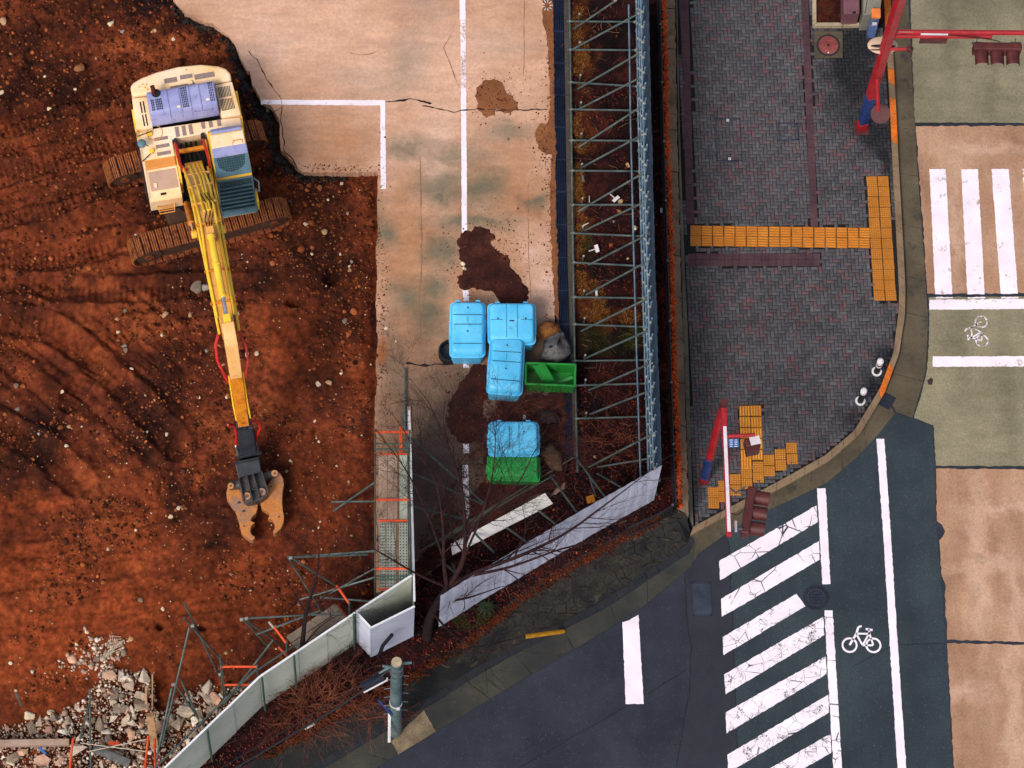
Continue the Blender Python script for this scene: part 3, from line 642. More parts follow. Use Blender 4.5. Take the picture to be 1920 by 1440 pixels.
strip_pieces('kerb_block', [(1267, -60), (1271, 200), (1276, 450), (1281, 620), (1289, 860), (1293, 975)], [(1269, -60), (1275, 250), (1284, 500), (1290, 630), (1296, 860), (1300, 985)], [i/14 for i in range(15)], .26, m_bkerb, bk, 84, 0.0, .003)

# =================================================================== site: soil, slab, bed
Zs = .60
ruts = [([(-60, 268), (100, 215), (250, 150)], .34), ([(-60, 345), (120, 300), (240, 255)], .34), ([(-60, 430), (100, 395), (230, 335), (300, 320)], .34), ([(-60, 500), (120, 480), (250, 450)], .34),
        ([(-60, 590), (90, 615), (170, 680), (260, 760), (330, 840)], .36), ([(-60, 780), (60, 830), (150, 910)], .36), ([(-60, 520), (150, 548), (400, 545)], .3), ([(240, 620), (190, 660), (130, 760)], .3)]
rutw = [(XY(p_, Zs), w) for p_, w in ruts]
SL_EDGE = XY([(325, -60), (342, 18), (382, 40), (425, 42), (448, 60), (457, 100), (472, 150), (488, 188), (507, 197), (524, 226), (527, 281), (568, 322), (708, 323), (706, 500), (704, 640), (707, 700), (702, 800), (702, 1110)], SITE)
holes = [ell(620, 520, 14, 14, Zs), ell(550, 568, 14, 9, Zs), ell(300, 1175, 6, 6, Zs), ell(380, 1176, 8, 6, Zs), ell(306, 1300, 17, 38, Zs)]
FUR = [(90, 320, 260, 230, 17, .30), (130, 690, 230, 190, -38, .26), (200, 1060, 330, 160, 14, .16), (320, 560, 200, 60, 3, .2)]
def soil_z(X, Y):
    z = Zs+.13*fbm(X*.55, Y*.55, 3)+.07*fbm(X*2.1+9, Y*2.1, 3)+.07*np.abs(fbm(X*4+4, Y*4, 3))+.035*fbm(X*11, Y*11, 2)
    top = np.clip((Y-3.0)/4, 0, 1); z = z+top*(.12*np.abs(fbm(X*6+1, Y*6, 2))+.07*fbm(X*3.3+7, Y*3.3+2, 3))
    for pts, w in rutw:
        d, s = dist_poly(X, Y, pts); d = d+.08*fbm(X*3, Y*3, 2); z = z-.12*np.exp(-(d/w)**4)+.10*np.exp(-((d-w*1.25)/.12)**2)+.03*np.sin(s*38)*np.exp(-(d/(w*.8))**4)
    for (px_, py_, rx_, ry_, ang_, amp_) in FUR:
        cx, cy, ex_, ey_ = ell(px_, py_, rx_, ry_, Zs); w = np.exp(-(((X-cx)/ex_)**2+((Y-cy)/ey_)**2)**1.5); ca_, sa_ = math.cos(math.radians(ang_)), math.sin(math.radians(ang_))
        al = X*ca_+Y*sa_; ac_ = -X*sa_+Y*ca_+.12*fbm(X*.7, Y*.7, 2); z = z+w*amp_*(np.abs(fbm(al*.28+3, ac_*1.9, 3))*2.2-.35)
    d, s = dist_poly(X, Y, SL_EDGE); z = z-.12*np.exp(-(d/.28)**2)-.05*np.exp(-(d/.12)**2)
    for cx, cy, rx, ry in holes: z = z-.30*np.exp(-(((X-cx)/rx)**2+((Y-cy)/ry)**2)**2)
    return z
SOIL_B = [('#8c4224', [ell(60, 330, 130, 70, Zs), ell(20, 470, 90, 40, Zs), ell(40, 640, 80, 50, Zs)], .45, 1.2, .9, .7), ('#a04a24', [ell(60, 1230, 190, 130, Zs), ell(250, 1130, 180, 120, Zs), ell(20, 1060, 140, 70, Zs), ell(10, 1320, 90, 40, Zs)], .62, 1.2, .9, .7),
           ('#7e381a', [ell(690, 600, 26, 120, Zs), ell(690, 420, 18, 60, Zs), ell(660, 760, 40, 120, Zs), ell(600, 950, 70, 160, Zs), ell(520, 640, 90, 90, Zs), ell(500, 1120, 120, 70, Zs)], .42, .8, 1.2, .7),
           ('#0e0b10', [ell(470, 170, 28, 70, Zs), ell(400, 55, 45, 24, Zs), ell(520, 290, 30, 40, Zs), ell(560, 315, 30, 18, Zs), ell(300, 10, 60, 30, Zs), ell(495, 215, 30, 30, Zs)], .85, .45, 2.2, .4),
           ('#1b0f10', [ell(260, 770, 60, 60, Zs), ell(100, 815, 50, 40, Zs), ell(420, 560, 120, 26, Zs), ell(150, 560, 110, 20, Zs), ell(330, 480, 80, 20, Zs)], .5, 1.0, 1.0, .6)]
m_soil = M('red_soil', ['#c8c8c8', '#ffffff'], 9, 3, .95, .12, attr='col', bump=(34, .9, .03))
soil_poly = XY([(-90, -80), (720, -80), (725, 1130), (660, 1180), (540, 1240), (380, 1390), (220, 1540), (-90, 1540)], Zs)
soil = terrain('soil_ground', soil_poly, .042, soil_z, m_soil, lambda X, Y: ground_cols(X, Y, ['#36180f', '#4f2415', '#682f1b', '#864224'], .75, SOIL_B, .40), kind='structure')
MB().sheet([(x, y, .5) for x, y in XY([(-1200, -700), (340, -700), (340, -72), (-82, -72), (-82, 1535), (200, 1535), (0, 1720), (-1200, 1720)], .5)]).build('soil_margin', M('soil_plain', ['#33170f', '#4a2314', '#622f1a', '#7c4022'], .75, 8, .95, .1, fine=(9, .35), bump=(10, 1, .06)), soil)
def soil_h(x, y): return float(soil_z(np.array([x]), np.array([y]))[0])
slab_px = [(330, -500), (330, -60), (325, 0), (334, 8), (342, 18), (352, 27), (368, 34), (382, 40), (400, 44), (410, 54), (428, 66), (441, 84), (446, 96), (451, 108), (458, 122), (469, 138), (472, 156), (480, 168), (486, 179), (488, 188), (507, 197), (514, 208), (524, 226), (525, 254), (527, 281),
           (536, 290), (548, 301), (556, 314), (568, 322), (597, 323), (650, 323), (708, 322), (708, 400), (709, 440), (705, 470), (708, 520), (705, 560), (707, 610), (709, 640), (705, 680), (708, 710), (703, 760), (703, 1112),
           (776, 1096), (850, 1040), (950, 985), (1060, 915), (1052, 700), (1040, 600), (1036, 300), (1030, -60), (1020, -500)]
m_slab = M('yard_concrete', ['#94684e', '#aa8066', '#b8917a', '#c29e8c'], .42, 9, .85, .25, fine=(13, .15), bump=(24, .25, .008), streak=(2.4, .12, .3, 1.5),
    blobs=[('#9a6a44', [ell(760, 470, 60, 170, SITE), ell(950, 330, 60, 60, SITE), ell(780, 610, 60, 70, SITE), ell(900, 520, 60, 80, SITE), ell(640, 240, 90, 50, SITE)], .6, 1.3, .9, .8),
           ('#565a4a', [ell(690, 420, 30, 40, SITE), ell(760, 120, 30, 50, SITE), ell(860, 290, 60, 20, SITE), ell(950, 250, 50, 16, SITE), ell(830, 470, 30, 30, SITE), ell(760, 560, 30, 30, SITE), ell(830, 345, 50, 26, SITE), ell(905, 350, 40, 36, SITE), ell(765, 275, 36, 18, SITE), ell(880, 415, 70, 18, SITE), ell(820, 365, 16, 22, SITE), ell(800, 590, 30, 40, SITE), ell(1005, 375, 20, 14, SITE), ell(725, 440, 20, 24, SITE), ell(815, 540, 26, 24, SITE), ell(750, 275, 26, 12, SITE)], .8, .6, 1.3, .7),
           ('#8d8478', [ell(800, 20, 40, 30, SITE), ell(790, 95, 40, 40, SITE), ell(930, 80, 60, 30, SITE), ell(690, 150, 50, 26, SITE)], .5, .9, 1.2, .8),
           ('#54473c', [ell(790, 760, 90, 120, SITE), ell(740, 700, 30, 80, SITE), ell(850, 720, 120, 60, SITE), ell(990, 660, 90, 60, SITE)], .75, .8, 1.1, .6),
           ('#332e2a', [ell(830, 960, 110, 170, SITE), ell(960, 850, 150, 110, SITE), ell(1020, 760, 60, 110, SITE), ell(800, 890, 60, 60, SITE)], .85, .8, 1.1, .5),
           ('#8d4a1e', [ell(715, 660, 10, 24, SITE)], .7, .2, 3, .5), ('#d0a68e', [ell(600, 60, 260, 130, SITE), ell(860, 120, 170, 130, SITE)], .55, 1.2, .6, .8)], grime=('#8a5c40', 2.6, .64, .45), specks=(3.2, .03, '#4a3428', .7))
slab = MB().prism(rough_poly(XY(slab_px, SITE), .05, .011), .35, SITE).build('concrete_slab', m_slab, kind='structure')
# slab paint lines and cracks
pm_yard = paint_mat('yard_paint', '#a9846c', .60, 0, 13); pm_yard2 = paint_mat('yard_paint_worn', '#5a4a3e', .47, 0, 21); pm_yard3 = paint_mat('yard_paint_patchy', '#a9846c', .47, 0, 27)
def ymark(px, mat): mark([(x, y) for x, y in px], mat, slab, SITE+.005, .003, 'painted_line', .004)
def ymarkz(px, mat): MB().sheet([(x, y, SITE+.005) for x, y in rough_poly(XY(px, SITE), .06, .004)]).build('painted_line', mat, slab)
ymarkz([(861, -60), (872, -60), (873, 38), (862, 37)], pm_yard); ymarkz([(863, 38), (873, 39), (874, 165), (864, 164)], pm_yard3); ymarkz([(864, 165), (874, 165), (876, 449), (866, 452)], pm_yard)
ymarkz([(488, 187), (722, 188), (722, 198), (490, 196)], pm_yard); ymarkz([(713, 198), (722, 198), (724, 354), (714, 355)], pm_yard)
for y0, y1 in ((540, 565), (668, 690), (730, 772), (812, 850), (872, 975)): ymarkz([(867, y0), (878, y0), (880, y1), (869, y1)], pm_yard2)
m_crack = M('crack_dirt', ['#170f0c', '#241812'], 5)
m_crack2 = M('crack_edge', ['#7c5a48', '#8c6852'], 5)
def crack(pts, w, mat=m_crack, wob=.02): ribbon('crack', pts, w, mat, slab, SITE+.009, .7, .05, wob=wob)
crack([(722, 190), (745, 191), (770, 187), (795, 189), (809, 195)], .05); crack([(790, 198), (815, 204), (850, 209), (895, 204), (960, 206), (1027, 207)], .03)
crack([(466, 95), (482, 112), (500, 148), (527, 183)], .022); crack([(527, 183), (528, 235), (533, 282), (550, 300), (560, 318)], .022); crack([(527, 200), (510, 210), (524, 226)], .02); crack([(990, 340), (991, 480), (995, 560)], .012, m_crack2, .006)
crack([(788, 290), (791, 480), (786, 560), (790, 700)], .022, m_crack2, .01); crack([(760, 680), (800, 685), (845, 682)], .05); crack([(655, 100), (690, 104), (712, 96)], .02, m_crack2)
crack([(848, 60), (832, 90), (848, 130), (862, 165)], .016, m_crack2); crack([(983, 0), (982, 140)], .014, m_crack2, .006)
# mud spread on the slab
m_mud = M('mud', ['#281412', '#3a1c17', '#4c271d'], 2.2, 9, .95, .15, fine=(14, .4), bump=(30, .9, .03))
m_mud2 = M('dry_mud', ['#6e442c', '#835436'], 2.2, 9, .95, .1, fine=(16, .25), bump=(26, .6, .02))
def mud(px, h, mat, amp=.03, name='mud_patch'):
    P = rough_poly(XY(px, SITE), .07, amp); cx = sum(p[0] for p in P)/len(P); cy = sum(p[1] for p in P)/len(P)
    bmx = bmesh.new(); vs = [bmx.verts.new((x, y, SITE+.002)) for x, y in P]; f = bmx.faces.new(vs)
    bmesh.ops.triangulate(bmx, faces=[f]); bmesh.ops.subdivide_edges(bmx, edges=bmx.edges[:], cuts=2, use_grid_fill=True)
    for v in bmx.verts:
        if not v.is_boundary: v.co.z = SITE+h*(.75+.9*float(fbm(np.array(v.co.x*4), np.array(v.co.y*4), 3)))
        else: v.co.z = SITE+.004
    bmesh.ops.recalc_face_normals(bmx, faces=bmx.faces); me = bpy.data.meshes.new(name)
    for f in bmx.faces:
        if f.normal.z < 0: f.normal_flip()
    bmx.to_mesh(me); bmx.free(); o = link(name, me, (0, 0, 0), slab, mat); o.location = -wloc(slab); return o
mud([(856, 452), (868, 436), (900, 424), (918, 430), (929, 444), (920, 456), (932, 470), (952, 478), (956, 500), (975, 520), (990, 540), (990, 568), (940, 570), (925, 548), (890, 540), (870, 545), (857, 530), (868, 505), (862, 480)], .022, m_mud)
mud([(893, 165), (905, 152), (925, 148), (942, 155), (950, 175), (968, 190), (972, 208), (950, 212), (930, 204), (928, 216), (912, 222), (895, 205)], .008, m_mud2, .02)
mud([(1003, 250), (1010, 235), (1027, 230), (1040, 228), (1042, 292), (1025, 290), (1008, 278)], .012, m_mud2, .02)
mud([(1020, -60), (1017, 20), (1018, 45), (1024, 60), (1028, 110), (1030, 160), (1032, 200), (1026, 230), (1034, 290), (1031, 370), (1034, 480), (1040, 590), (1048, 600), (1043, 400), (1039, 200), (1036, -60)], .012, m_mud2, .014)
mud([(860, 725), (840, 760), (838, 800), (860, 830), (905, 830), (912, 790), (900, 765), (925, 740), (930, 690), (890, 680)], .02, m_mud, .03)
mud([(940, 745), (1060, 735), (1062, 905), (960, 975), (890, 1010), (880, 930), (905, 905), (930, 900), (905, 860), (915, 790)], .025, m_mud, .03)
mud([(775, 1060), (800, 1030), (850, 1010), (900, 1015), (850, 1042), (778, 1092)], .03, m_mud, .03)

# crumbs thrown around the mud and along the torn slab edge
m_crumb = M('mud_crumb', ['#d0d0d0', '#ffffff'], 4, 4, .95, .1, attr='col'); cr_ = []
for (px_, py_, rx_, ry_, n_) in [(915, 490, 70, 75, 900), (935, 185, 50, 45, 260), (1020, 260, 26, 45, 160), (885, 755, 60, 90, 500), (980, 850, 90, 130, 700), (1030, 300, 12, 330, 500), (716, 560, 12, 260, 420), (640, 316, 80, 8, 160)]:
    for _ in range(n_): cr_.append((px_+random.gauss(0, rx_*.62), py_+random.gauss(0, ry_*.62)))
cr_ = np.array([(lambda v: (v.x, v.y, SITE+.006))(G(x, y, SITE)) for x, y in cr_]); cr_ = cr_[inpoly(cr_[:, 0], cr_[:, 1], XY(slab_px, SITE))]
scatter('mud_crumbs', cr_, RNG.gamma(1.6, .006, len(cr_))+.006, pick_cols(len(cr_), ['#4a2218', '#5c2c1c', '#6e3c26', '#825034', '#3a1a14']), m_crumb, slab)
# grated drain channel
m_grate = M('steel_grating', ['#141b30', '#1d2742', '#26304a'], 1.5, 5, .5, .5, metal=.5)
m_chan = M('drain_bottom', ['#0a0b12', '#10121c'], 2)
dr = thing('drain_channel', G(1050, 400, SITE), 'long drainage channel with dark blue steel grating along the yard slab', 'drain')
DL = [(1036.4, -60), (1036.6, 0), (1044.5, 500), (1049, 640), (1056, 860)]; DR = [(1057, -60), (1057.5, 0), (1065, 500), (1069.5, 640), (1076, 860)]
a = resample(Gs(DL, SITE+.002), n=16); b = resample(Gs(DR, SITE+.002), n=16)
MB().add([v-Vector((0, 0, .2)) for v in a]+[v-Vector((0, 0, .2)) for v in b], [(i, 16+i, 17+i, i+1) for i in range(15)]).build('channel_bottom', m_chan, dr)
m_edge = M('drain_edge', ['#3a322b', '#4a4036'], 2, fine=(20, .3))
strip_pieces('edge_block', [(x, y) for x, y in DR], [(x+8, y) for x, y in DR], [i/15 for i in range(16)], SITE+.015, m_edge, dr, 60, .3, .006)
strip_pieces('edge_block', [(x-4, y) for x, y in DL], [(x, y) for x, y in DL], [i/15 for i in range(16)], SITE-.004, m_edge, dr, 60, .3, .002)
for k in range(15):
    c = [a[k], b[k], b[k+1], a[k+1]]; f = lambda s, t: c[0].lerp(c[1], s).lerp(c[3].lerp(c[2], s), t); mb = MB(); z_ = Vector((0, 0, -.015))
    for i in range(7):
        s = .03+.94*i/6; p0, p1 = f(s, .01), f(s, .99); d = (p1-p0).normalized(); mb.box((p0+p1)/2+z_, ((p1-p0).length, .012, .03), d, Vector((-d.y, d.x, 0)))
    for i in range(28):
        t = .012+.976*i/27; p0, p1 = f(.02, t), f(.98, t); d = (p1-p0).normalized(); mb.box((p0+p1)/2+z_, ((p1-p0).length, .008 if 0 < i < 27 else .02, .026), d, Vector((-d.y, d.x, 0)))
    mb.build('grating_panel', m_grate, dr)

# planting bed
def bed_z(X, Y): return SITE-.03+.07*fbm(X*1.1+3, Y*1.1, 3)+.035*fbm(X*5, Y*5+2, 3)+.02*np.abs(fbm(X*13, Y*13, 2))
BED_B = [('#5e3014', [ell(1090, 60, 22, 50, SITE), ell(1090, 130, 20, 40, SITE), ell(1090, 240, 16, 40, SITE), ell(1085, 420, 14, 60, SITE), ell(1110, 570, 26, 40, SITE), ell(1150, 590, 50, 20, SITE)], .75, .4, 2.2, .6),
           ('#232410', [ell(1140, 640, 60, 30, SITE), ell(1100, 480, 14, 40, SITE)], .6, .4, 2, .6), ('#4a160f', [ell(1248, 300, 8, 330, SITE), ell(1250, 800, 10, 160, SITE)], .6, .2, 3, .6)]
m_bed = M('bed_soil', ['#c8c8c8', '#ffffff'], 9, 3, .95, .12, attr='col', bump=(32, 1, .03))
bed_poly = XY([(1064, -70), (1262, -70), (1268, 450), (1281, 860), (1284, 962), (1244, 974), (1148, 1026), (1069, 1071), (990, 1119), (943, 1160), (872, 1214), (802, 1257), (759, 1282), (679, 1323), (607, 1362), (495, 1423), (400, 1475), (300, 1530), (200, 1530),
               (390, 1385), (545, 1250), (660, 1175), (700, 1120), (780, 1085), (850, 1030), (950, 978), (1062, 905), (1070, 860), (1072, 640)], SITE)
bed = terrain('planting_bed', bed_poly, .05, bed_z, m_bed, lambda X, Y: ground_cols(X, Y, ['#130a0c', '#1c0d0e', '#281112', '#3c1a16'], 1.3, BED_B, .42), kind='structure')

# ---- stones, clods and pebbles of the dig
exc_poly = XY([(-80, -60), (300, -60), (420, 60), (480, 190), (520, 300), (560, 330), (700, 335), (698, 1110), (640, 1160), (540, 1225), (440, 1290), (300, 1250), (200, 1290), (-80, 1340)], Zs)
m_lump = M('clod', ['#cfcfcf', '#ffffff'], 3, 6, .95, .12, attr='col', fine=(26, .35))
m_peb = M('pebble', ['#d8d8d8', '#ffffff'], 6, 5, .85, .25, attr='col', fine=(30, .2))
q = rand_in(exc_poly, 21000); dens = fbm(q[:, 0]*.7, q[:, 1]*.7, 3)+.9*np.clip((q[:, 1]-1.5)/6, 0, 1)+.35*(vnoise(q[:, 0]*2.3, q[:, 1]*2.3)); q = q[dens > .06][:10500]
sz = RNG.gamma(2.2, .012, len(q))+.012; P = np.column_stack([q, soil_z(q[:, 0], q[:, 1])+sz*.15])
cl = pick_cols(len(P), ['#44200f', '#542816', '#6c3419', '#82421f', '#3a1c10', '#8c4826', '#985430', '#4a2a1c']); scatter('clods', P, sz, cl, m_lump, soil)
q = rand_in(exc_poly, 30000); dens = fbm(q[:, 0]*.9+40, q[:, 1]*.9, 3)+.5*np.clip((-q[:, 1]+3.5)/8, 0, 1)+.4*np.clip((q[:, 0]+10)/4, 0, 1)-.3*np.clip((q[:, 1]-5)/3, 0, 1); q = q[dens > .36][:2700]
sz = RNG.gamma(1.5, .007, len(q))+.008; P = np.column_stack([q, soil_z(q[:, 0], q[:, 1])+sz*.3])
scatter('pebbles', P, sz, pick_cols(len(P), ['#b8926e', '#a87c58', '#ccb494', '#985c38', '#a46838', '#7e604c', '#864e2e', '#96522e', '#b06c3c', '#8e4e2a', '#a05e32', '#743e22']), m_peb, soil)
SM = []
SC = ['#a98464', '#c2a27c', '#8f5c3a', '#d6c2a4', '#7c6c5e', '#a4562f', '#b58a5e', '#95877a', '#cbb596', '#884a2c']
for i in range(20):
    V = rock_v(500+i, ICO2_V, 10, .04); me = bpy.data.meshes.new('stone'); me.from_pydata(V.tolist(), [], ICO2_F.tolist()); col_const(me, lin(SC[i % len(SC)])); me.materials.append(m_peb); SM.append(me)
def stone(px, py, r, k=None, rz=None, parent=soil, zf=soil_h, sx=1.0, z=None, name='stone'):
    p_ = G(px, py, Zs); zz = zf(p_.x, p_.y) if z is None else z
    o = link(name, SM[random.randrange(20) if k is None else k], (p_.x, p_.y, zz+r*.18), parent); o.rotation_euler = (random.uniform(-.3, .3), random.uniform(-.3, .3), random.uniform(0, 6.28) if rz is None else rz); o.scale = (r*sx, r, r); return o
for (x, y, r, k) in [(150, 132, .17, 2), (208, 47, .10, 3), (8, 43, .16, 0), (3, 172, .12, 8), (93, 202, .09, 8), (370, 538, .24, 4), (384, 537, .17, 7), (311, 594, .13, 0), (356, 590, .10, 0), (235, 586, .09, 4), (220, 601, .09, 6), (234, 651, .11, 4), (236, 660, .10, 4),
    (662, 585, .11, 5), (647, 603, .10, 4), (645, 585, .06, 5), (511, 494, .09, 5), (655, 508, .08, 6), (585, 478, .05, 3), (638, 478, .05, 3), (659, 492, .06, 7), (655, 500, .05, 3), (608, 437, .12, 6), (573, 423, .08, 3), (652, 401, .06, 0), (615, 376, .05, 3), (617, 719, .12, 0), (597, 721, .09, 3),
    (463, 666, .08, 3), (482, 665, .09, 8), (447, 590, .06, 0), (425, 745, .05, 3), (372, 746, .07, 8), (303, 628, .06, 3), (247, 694, .07, 3), (221, 620, .06, 3), (31, 726, .10, 4), (43, 727, .09, 5), (34, 769, .09, 4), (117, 738, .07, 8), (130, 800, .09, 6), (275, 810, .07, 3), (305, 1143, .07, 3), (263, 1125, .09, 4),
    (335, 955, .07, 3), (320, 970, .08, 8), (530, 967, .05, 3), (545, 865, .06, 3), (590, 790, .05, 3), (640, 700, .06, 3), (424, 1225, .08, 6), (245, 1198, .11, 6), (162, 1185, .07, 3), (55, 1343, .17, 3), (95, 1337, .12, 8), (20, 1243, .07, 8), (143, 1208, .06, 3), (455, 222, .05, 8), (500, 205, .10, 4), (600, 355, .10, 2),
    (230, 62, .08, 7), (290, 58, .08, 6), (325, 75, .07, 3), (285, 60, .06, 0), (180, 110, .06, 0), (185, 165, .08, 4), (120, 220, .05, 5), (60, 100, .07, 5), (20, 102, .06, 0), (95, 178, .05, 8), (640, 345, .07, 1), (575, 360, .06, 5)]: stone(x, y, r, k)
for i in range(60):
    w = exc_poly; qq = rand_in(w, 1)[0]; p_ = qq; r = random.uniform(.035, .065); zz = soil_h(p_[0], p_[1]); o = link('stone', SM[random.randrange(20)], (p_[0], p_[1], zz+r*.2), soil); o.rotation_euler = (random.uniform(-.4, .4), random.uniform(-.4, .4), random.uniform(0, 6.28)); o.scale = (r, r, r)
# broken dark asphalt crust along the slab's torn edge
m_crust = M('asphalt_crust', ['#14110f', '#1e1a18', '#2c2624'], 3, 7, .85, .3, fine=(20, .4), bump=(20, .8, .03))
q = resample(Gs([(335, -20), (350, 30), (385, 48), (425, 55), (440, 75), (446, 110), (462, 150), (474, 185), (495, 205), (515, 235), (518, 285), (545, 312), (575, 328), (640, 330)], Zs), .05)
P = np.array([(v.x+random.gauss(-.05, .12), v.y+random.gauss(-.02, .10)) for v in q for _ in range(6)]); sz = RNG.gamma(2, .013, len(P))+.014
P3 = np.column_stack([P, soil_z(P[:, 0], P[:, 1])+.03]); scatter('asphalt_crumbs', P3, sz, np.ones((len(P), 3)), m_crust, soil)
for (x, y, r, rz) in [(452, 140, .2, 1.9), (463, 165, .2, 2.0), (440, 105, .2, 1.7), (470, 180, .14, 2.1), (430, 62, .18, .6), (410, 52, .16, .3), (505, 250, .16, 1.5), (520, 300, .18, 2.3), (540, 320, .2, 2.5), (560, 330, .16, .1), (380, 48, .15, .2), (350, 40, .16, .8)]:
    o = stone(x, y, r, None, rz, sx=1.5, name='asphalt_chunk'); o.scale = [k_*.7 for k_ in o.scale]; me = o.data.copy(); me.materials.clear(); me.materials.append(m_crust); o.data = me

# =================================================================== EXCAVATOR
EO = G(338, 150, 2.6); EV = Vector((.19632, -.98054, 0)).normalized(); EU = Vector((-EV.y, EV.x, 0)); EZ = Vector((0, 0, 1))
def E(u, v, z): return Vector((EO.x, EO.y, 0))+EU*u+EV*v+EZ*z
m_cream = M('machine_cream', ['#e8bc80', '#eecaa0', '#f0d4b8'], 1.1, 7, .45, .4, fine=(16, .07), grime=('#a87448', 3.0, .60, .6))
m_yel = M('machine_yellow', ['#dca42c', '#e8b63c', '#ecc452'], 1.6, 7, .45, .4, fine=(20, .08), grime=('#8a5a24', 3.0, .60, .6))
m_boom = M('boom_yellow', ['#c88838', '#d89a48', '#dca858'], 1.6, 7, .45, .4, fine=(20, .08), grime=('#9a5e22', 2.4, .58, .6))
m_pipe = M('pipe_yellow', ['#e0b028', '#f0c63c'], 3, 5, .35, .5)
m_orange = M('arm_orange', ['#b86a14', '#cc7c1c', '#a4560e'], 2.6, 8, .5, .4, fine=(16, .15), grime=('#5a2c10', 4, .56, .7))
m_tank = M('tank_orange', ['#c88038', '#d49048'], 2.4, 7, .5, .4, grime=('#a0805c', 3, .6, .6))
m_panel = M('tank_panel', ['#a88a78', '#b89a88'], 2, 6, .55, .4, grime=('#8a6a50', 3, .6, .5))
m_hood = M('hood_violet', ['#7a7eb0', '#8e90bc', '#9c9cc4'], 1.8, 6, .3, .4, grime=('#56688c', 2.2, .58, .7))
m_slip = M('anti_slip', ['#7c6a68', '#938078'], 20, 3, .9)
m_dark = M('machine_dark', ['#0b0b10', '#15151b'], 4, 5, .6, .4)
m_black = M('attachment_black', ['#14171f', '#1f232c', '#2a2c33'], 3, 7, .5, .45, fine=(18, .25), grime=('#4a3c34', 4, .62, .7))
m_jaw = M('jaw_steel', ['#a8662c', '#b47238', '#9a6a48', '#866a5c'], 2.2, 8, .55, .4, fine=(14, .2), grime=('#5c4440', 3.0, .6, .6))
m_glass = M('cab_glass', ['#1c3a40', '#2a4a4c'], 4, 4, .12, .6)
m_guard = M('guard_teal', ['#46606c', '#587480'], 5, 5, .5, .4)
m_red = M('hose_red', ['#a01818', '#bc2220'], 6, 4, .45, .45)
m_chrome = M('chrome_rod', ['#c8c8d0', '#e0e0e8'], 6, 2, .15, .5, metal=.9)
m_track = M('track_rust', ['#461e10', '#642e16', '#7c3e1e', '#361a10'], 5, 8, .8, .3, fine=(20, .4), grime=('#2a1610', 3, .56, .7))
m_tframe = M('track_frame_brown', ['#38241a', '#4a3022'], 3, 7, .8, .3, fine=(16, .3))
ex = thing('excavator', E(0, 2.6, .55), 'yellow crawler excavator with violet engine cover and long boom holding crusher jaws', 'excavator')
def eb(name, u0, u1, v0, v1, z0, z1, mat, par=ex, bevel=.0, **k):
    return MB().hexa([E(u0, v0, z0), E(u1, v0, z0), E(u1, v1, z0), E(u0, v1, z0)], [E(u0, v0, z1), E(u1, v0, z1), E(u1, v1, z1), E(u0, v1, z1)]).build(name, mat, par, bevel=bevel, **k)
def eprism(name, uv, z0, z1, mat, par=ex, bevel=0, **k):
    p = [E(u, v, 0) for u, v in uv]; return MB().prism([(q.x, q.y) for q in p], z0, z1).build(name, mat, par, bevel=bevel, **k)
def eprofile(name, vz, u0, u1, mat, par=ex, bevel=0, **k):
    return MB().extrude(vz, Vector((EO.x, EO.y, 0)), EV, EZ, EU, u0, u1).build(name, mat, par, bevel=bevel, **k)
def etube(name, pts, r, mat, par=ex, n=8, sm=True, **k):
    return MB().tube([E(*p) for p in pts], r, n).build(name, mat, par, smooth=sm, **k)
# --- undercarriage
TA = Vector((4.31, -.44, 0)).normalized(); TU = EU*TA.x+EV*TA.y; TV = Vector((TU.y, -TU.x, 0))
shoe = MB(); shoe.box((0, 0, 0), (.17, .6, .028))
for x in (-.06, 0, .06): shoe.box((x, 0, .024), (.024, .58, .034))
shoe_me = shoe.mesh('track_shoe'); shoe_me.materials.append(m_track); shoe_me.materials.append(M('track_worn_edge', ['#5a2c14', '#844a20', '#9a5c2c', '#6c3818'], 7, 6, .6, .4, grime=('#3a1e12', 5, .52, .9)))
for f in list(shoe_me.polygons)[6:]: f.material_index = 1
for (cu, cv) in ((-.19, 1.48), (.065, 3.77)):
    c = E(cu, cv, 0); hl, rr, zc = 1.72, .43, .60+.46
    fr = MB().extrude([(-1.75, -.12), (-1.7, .2), (-1.2, .30), (1.2, .30), (1.7, .2), (1.75, -.12), (1.2, -.36), (-1.2, -.36)], c+EZ*zc, TU, EZ, TV, -.2, .2); tr = fr.build('track', m_tframe, ex, bevel=.03)
    for e in (-1, 1):
        MB().tube([c+TU*e*hl+EZ*zc-TV*.24, c+TU*e*hl+EZ*zc+TV*.24], .36, 20).build('idler_wheel', m_tframe, tr, smooth=True, bevel=.02)
        MB().tube([c+TU*e*hl+EZ*zc-TV*.27, c+TU*e*hl+EZ*zc+TV*.27], .13, 12).build('hub', m_track, tr, smooth=True)
    per = 4*hl+2*math.pi*rr; n = 48
    for i in range(n):
        s = per*i/n
        if s < 2*hl: x, z, a_ = -hl+s, rr, 0.0
        elif s < 2*hl+math.pi*rr: t = (s-2*hl)/rr; x, z, a_ = hl+rr*math.sin(t), rr*math.cos(t), t
        elif s < 4*hl+math.pi*rr: x, z, a_ = hl-(s-2*hl-math.pi*rr), -rr, math.pi
        else: t = (s-4*hl-math.pi*rr)/rr; x, z, a_ = -hl-rr*math.sin(t), -rr*math.cos(t), math.pi+t
        sag = -.05*math.cos(x/hl*1.5)**2 if z == rr else 0
        p_ = c+TU*x+EZ*(zc+z+sag); o = link('track_shoe', shoe_me, p_, tr)
        X = TU*math.cos(a_)-EZ*math.sin(a_); Z = TU*math.sin(a_)+EZ*math.cos(a_); Y = Z.cross(X)
        o.rotation_euler = Matrix((X, Y, Z)).transposed().to_euler()
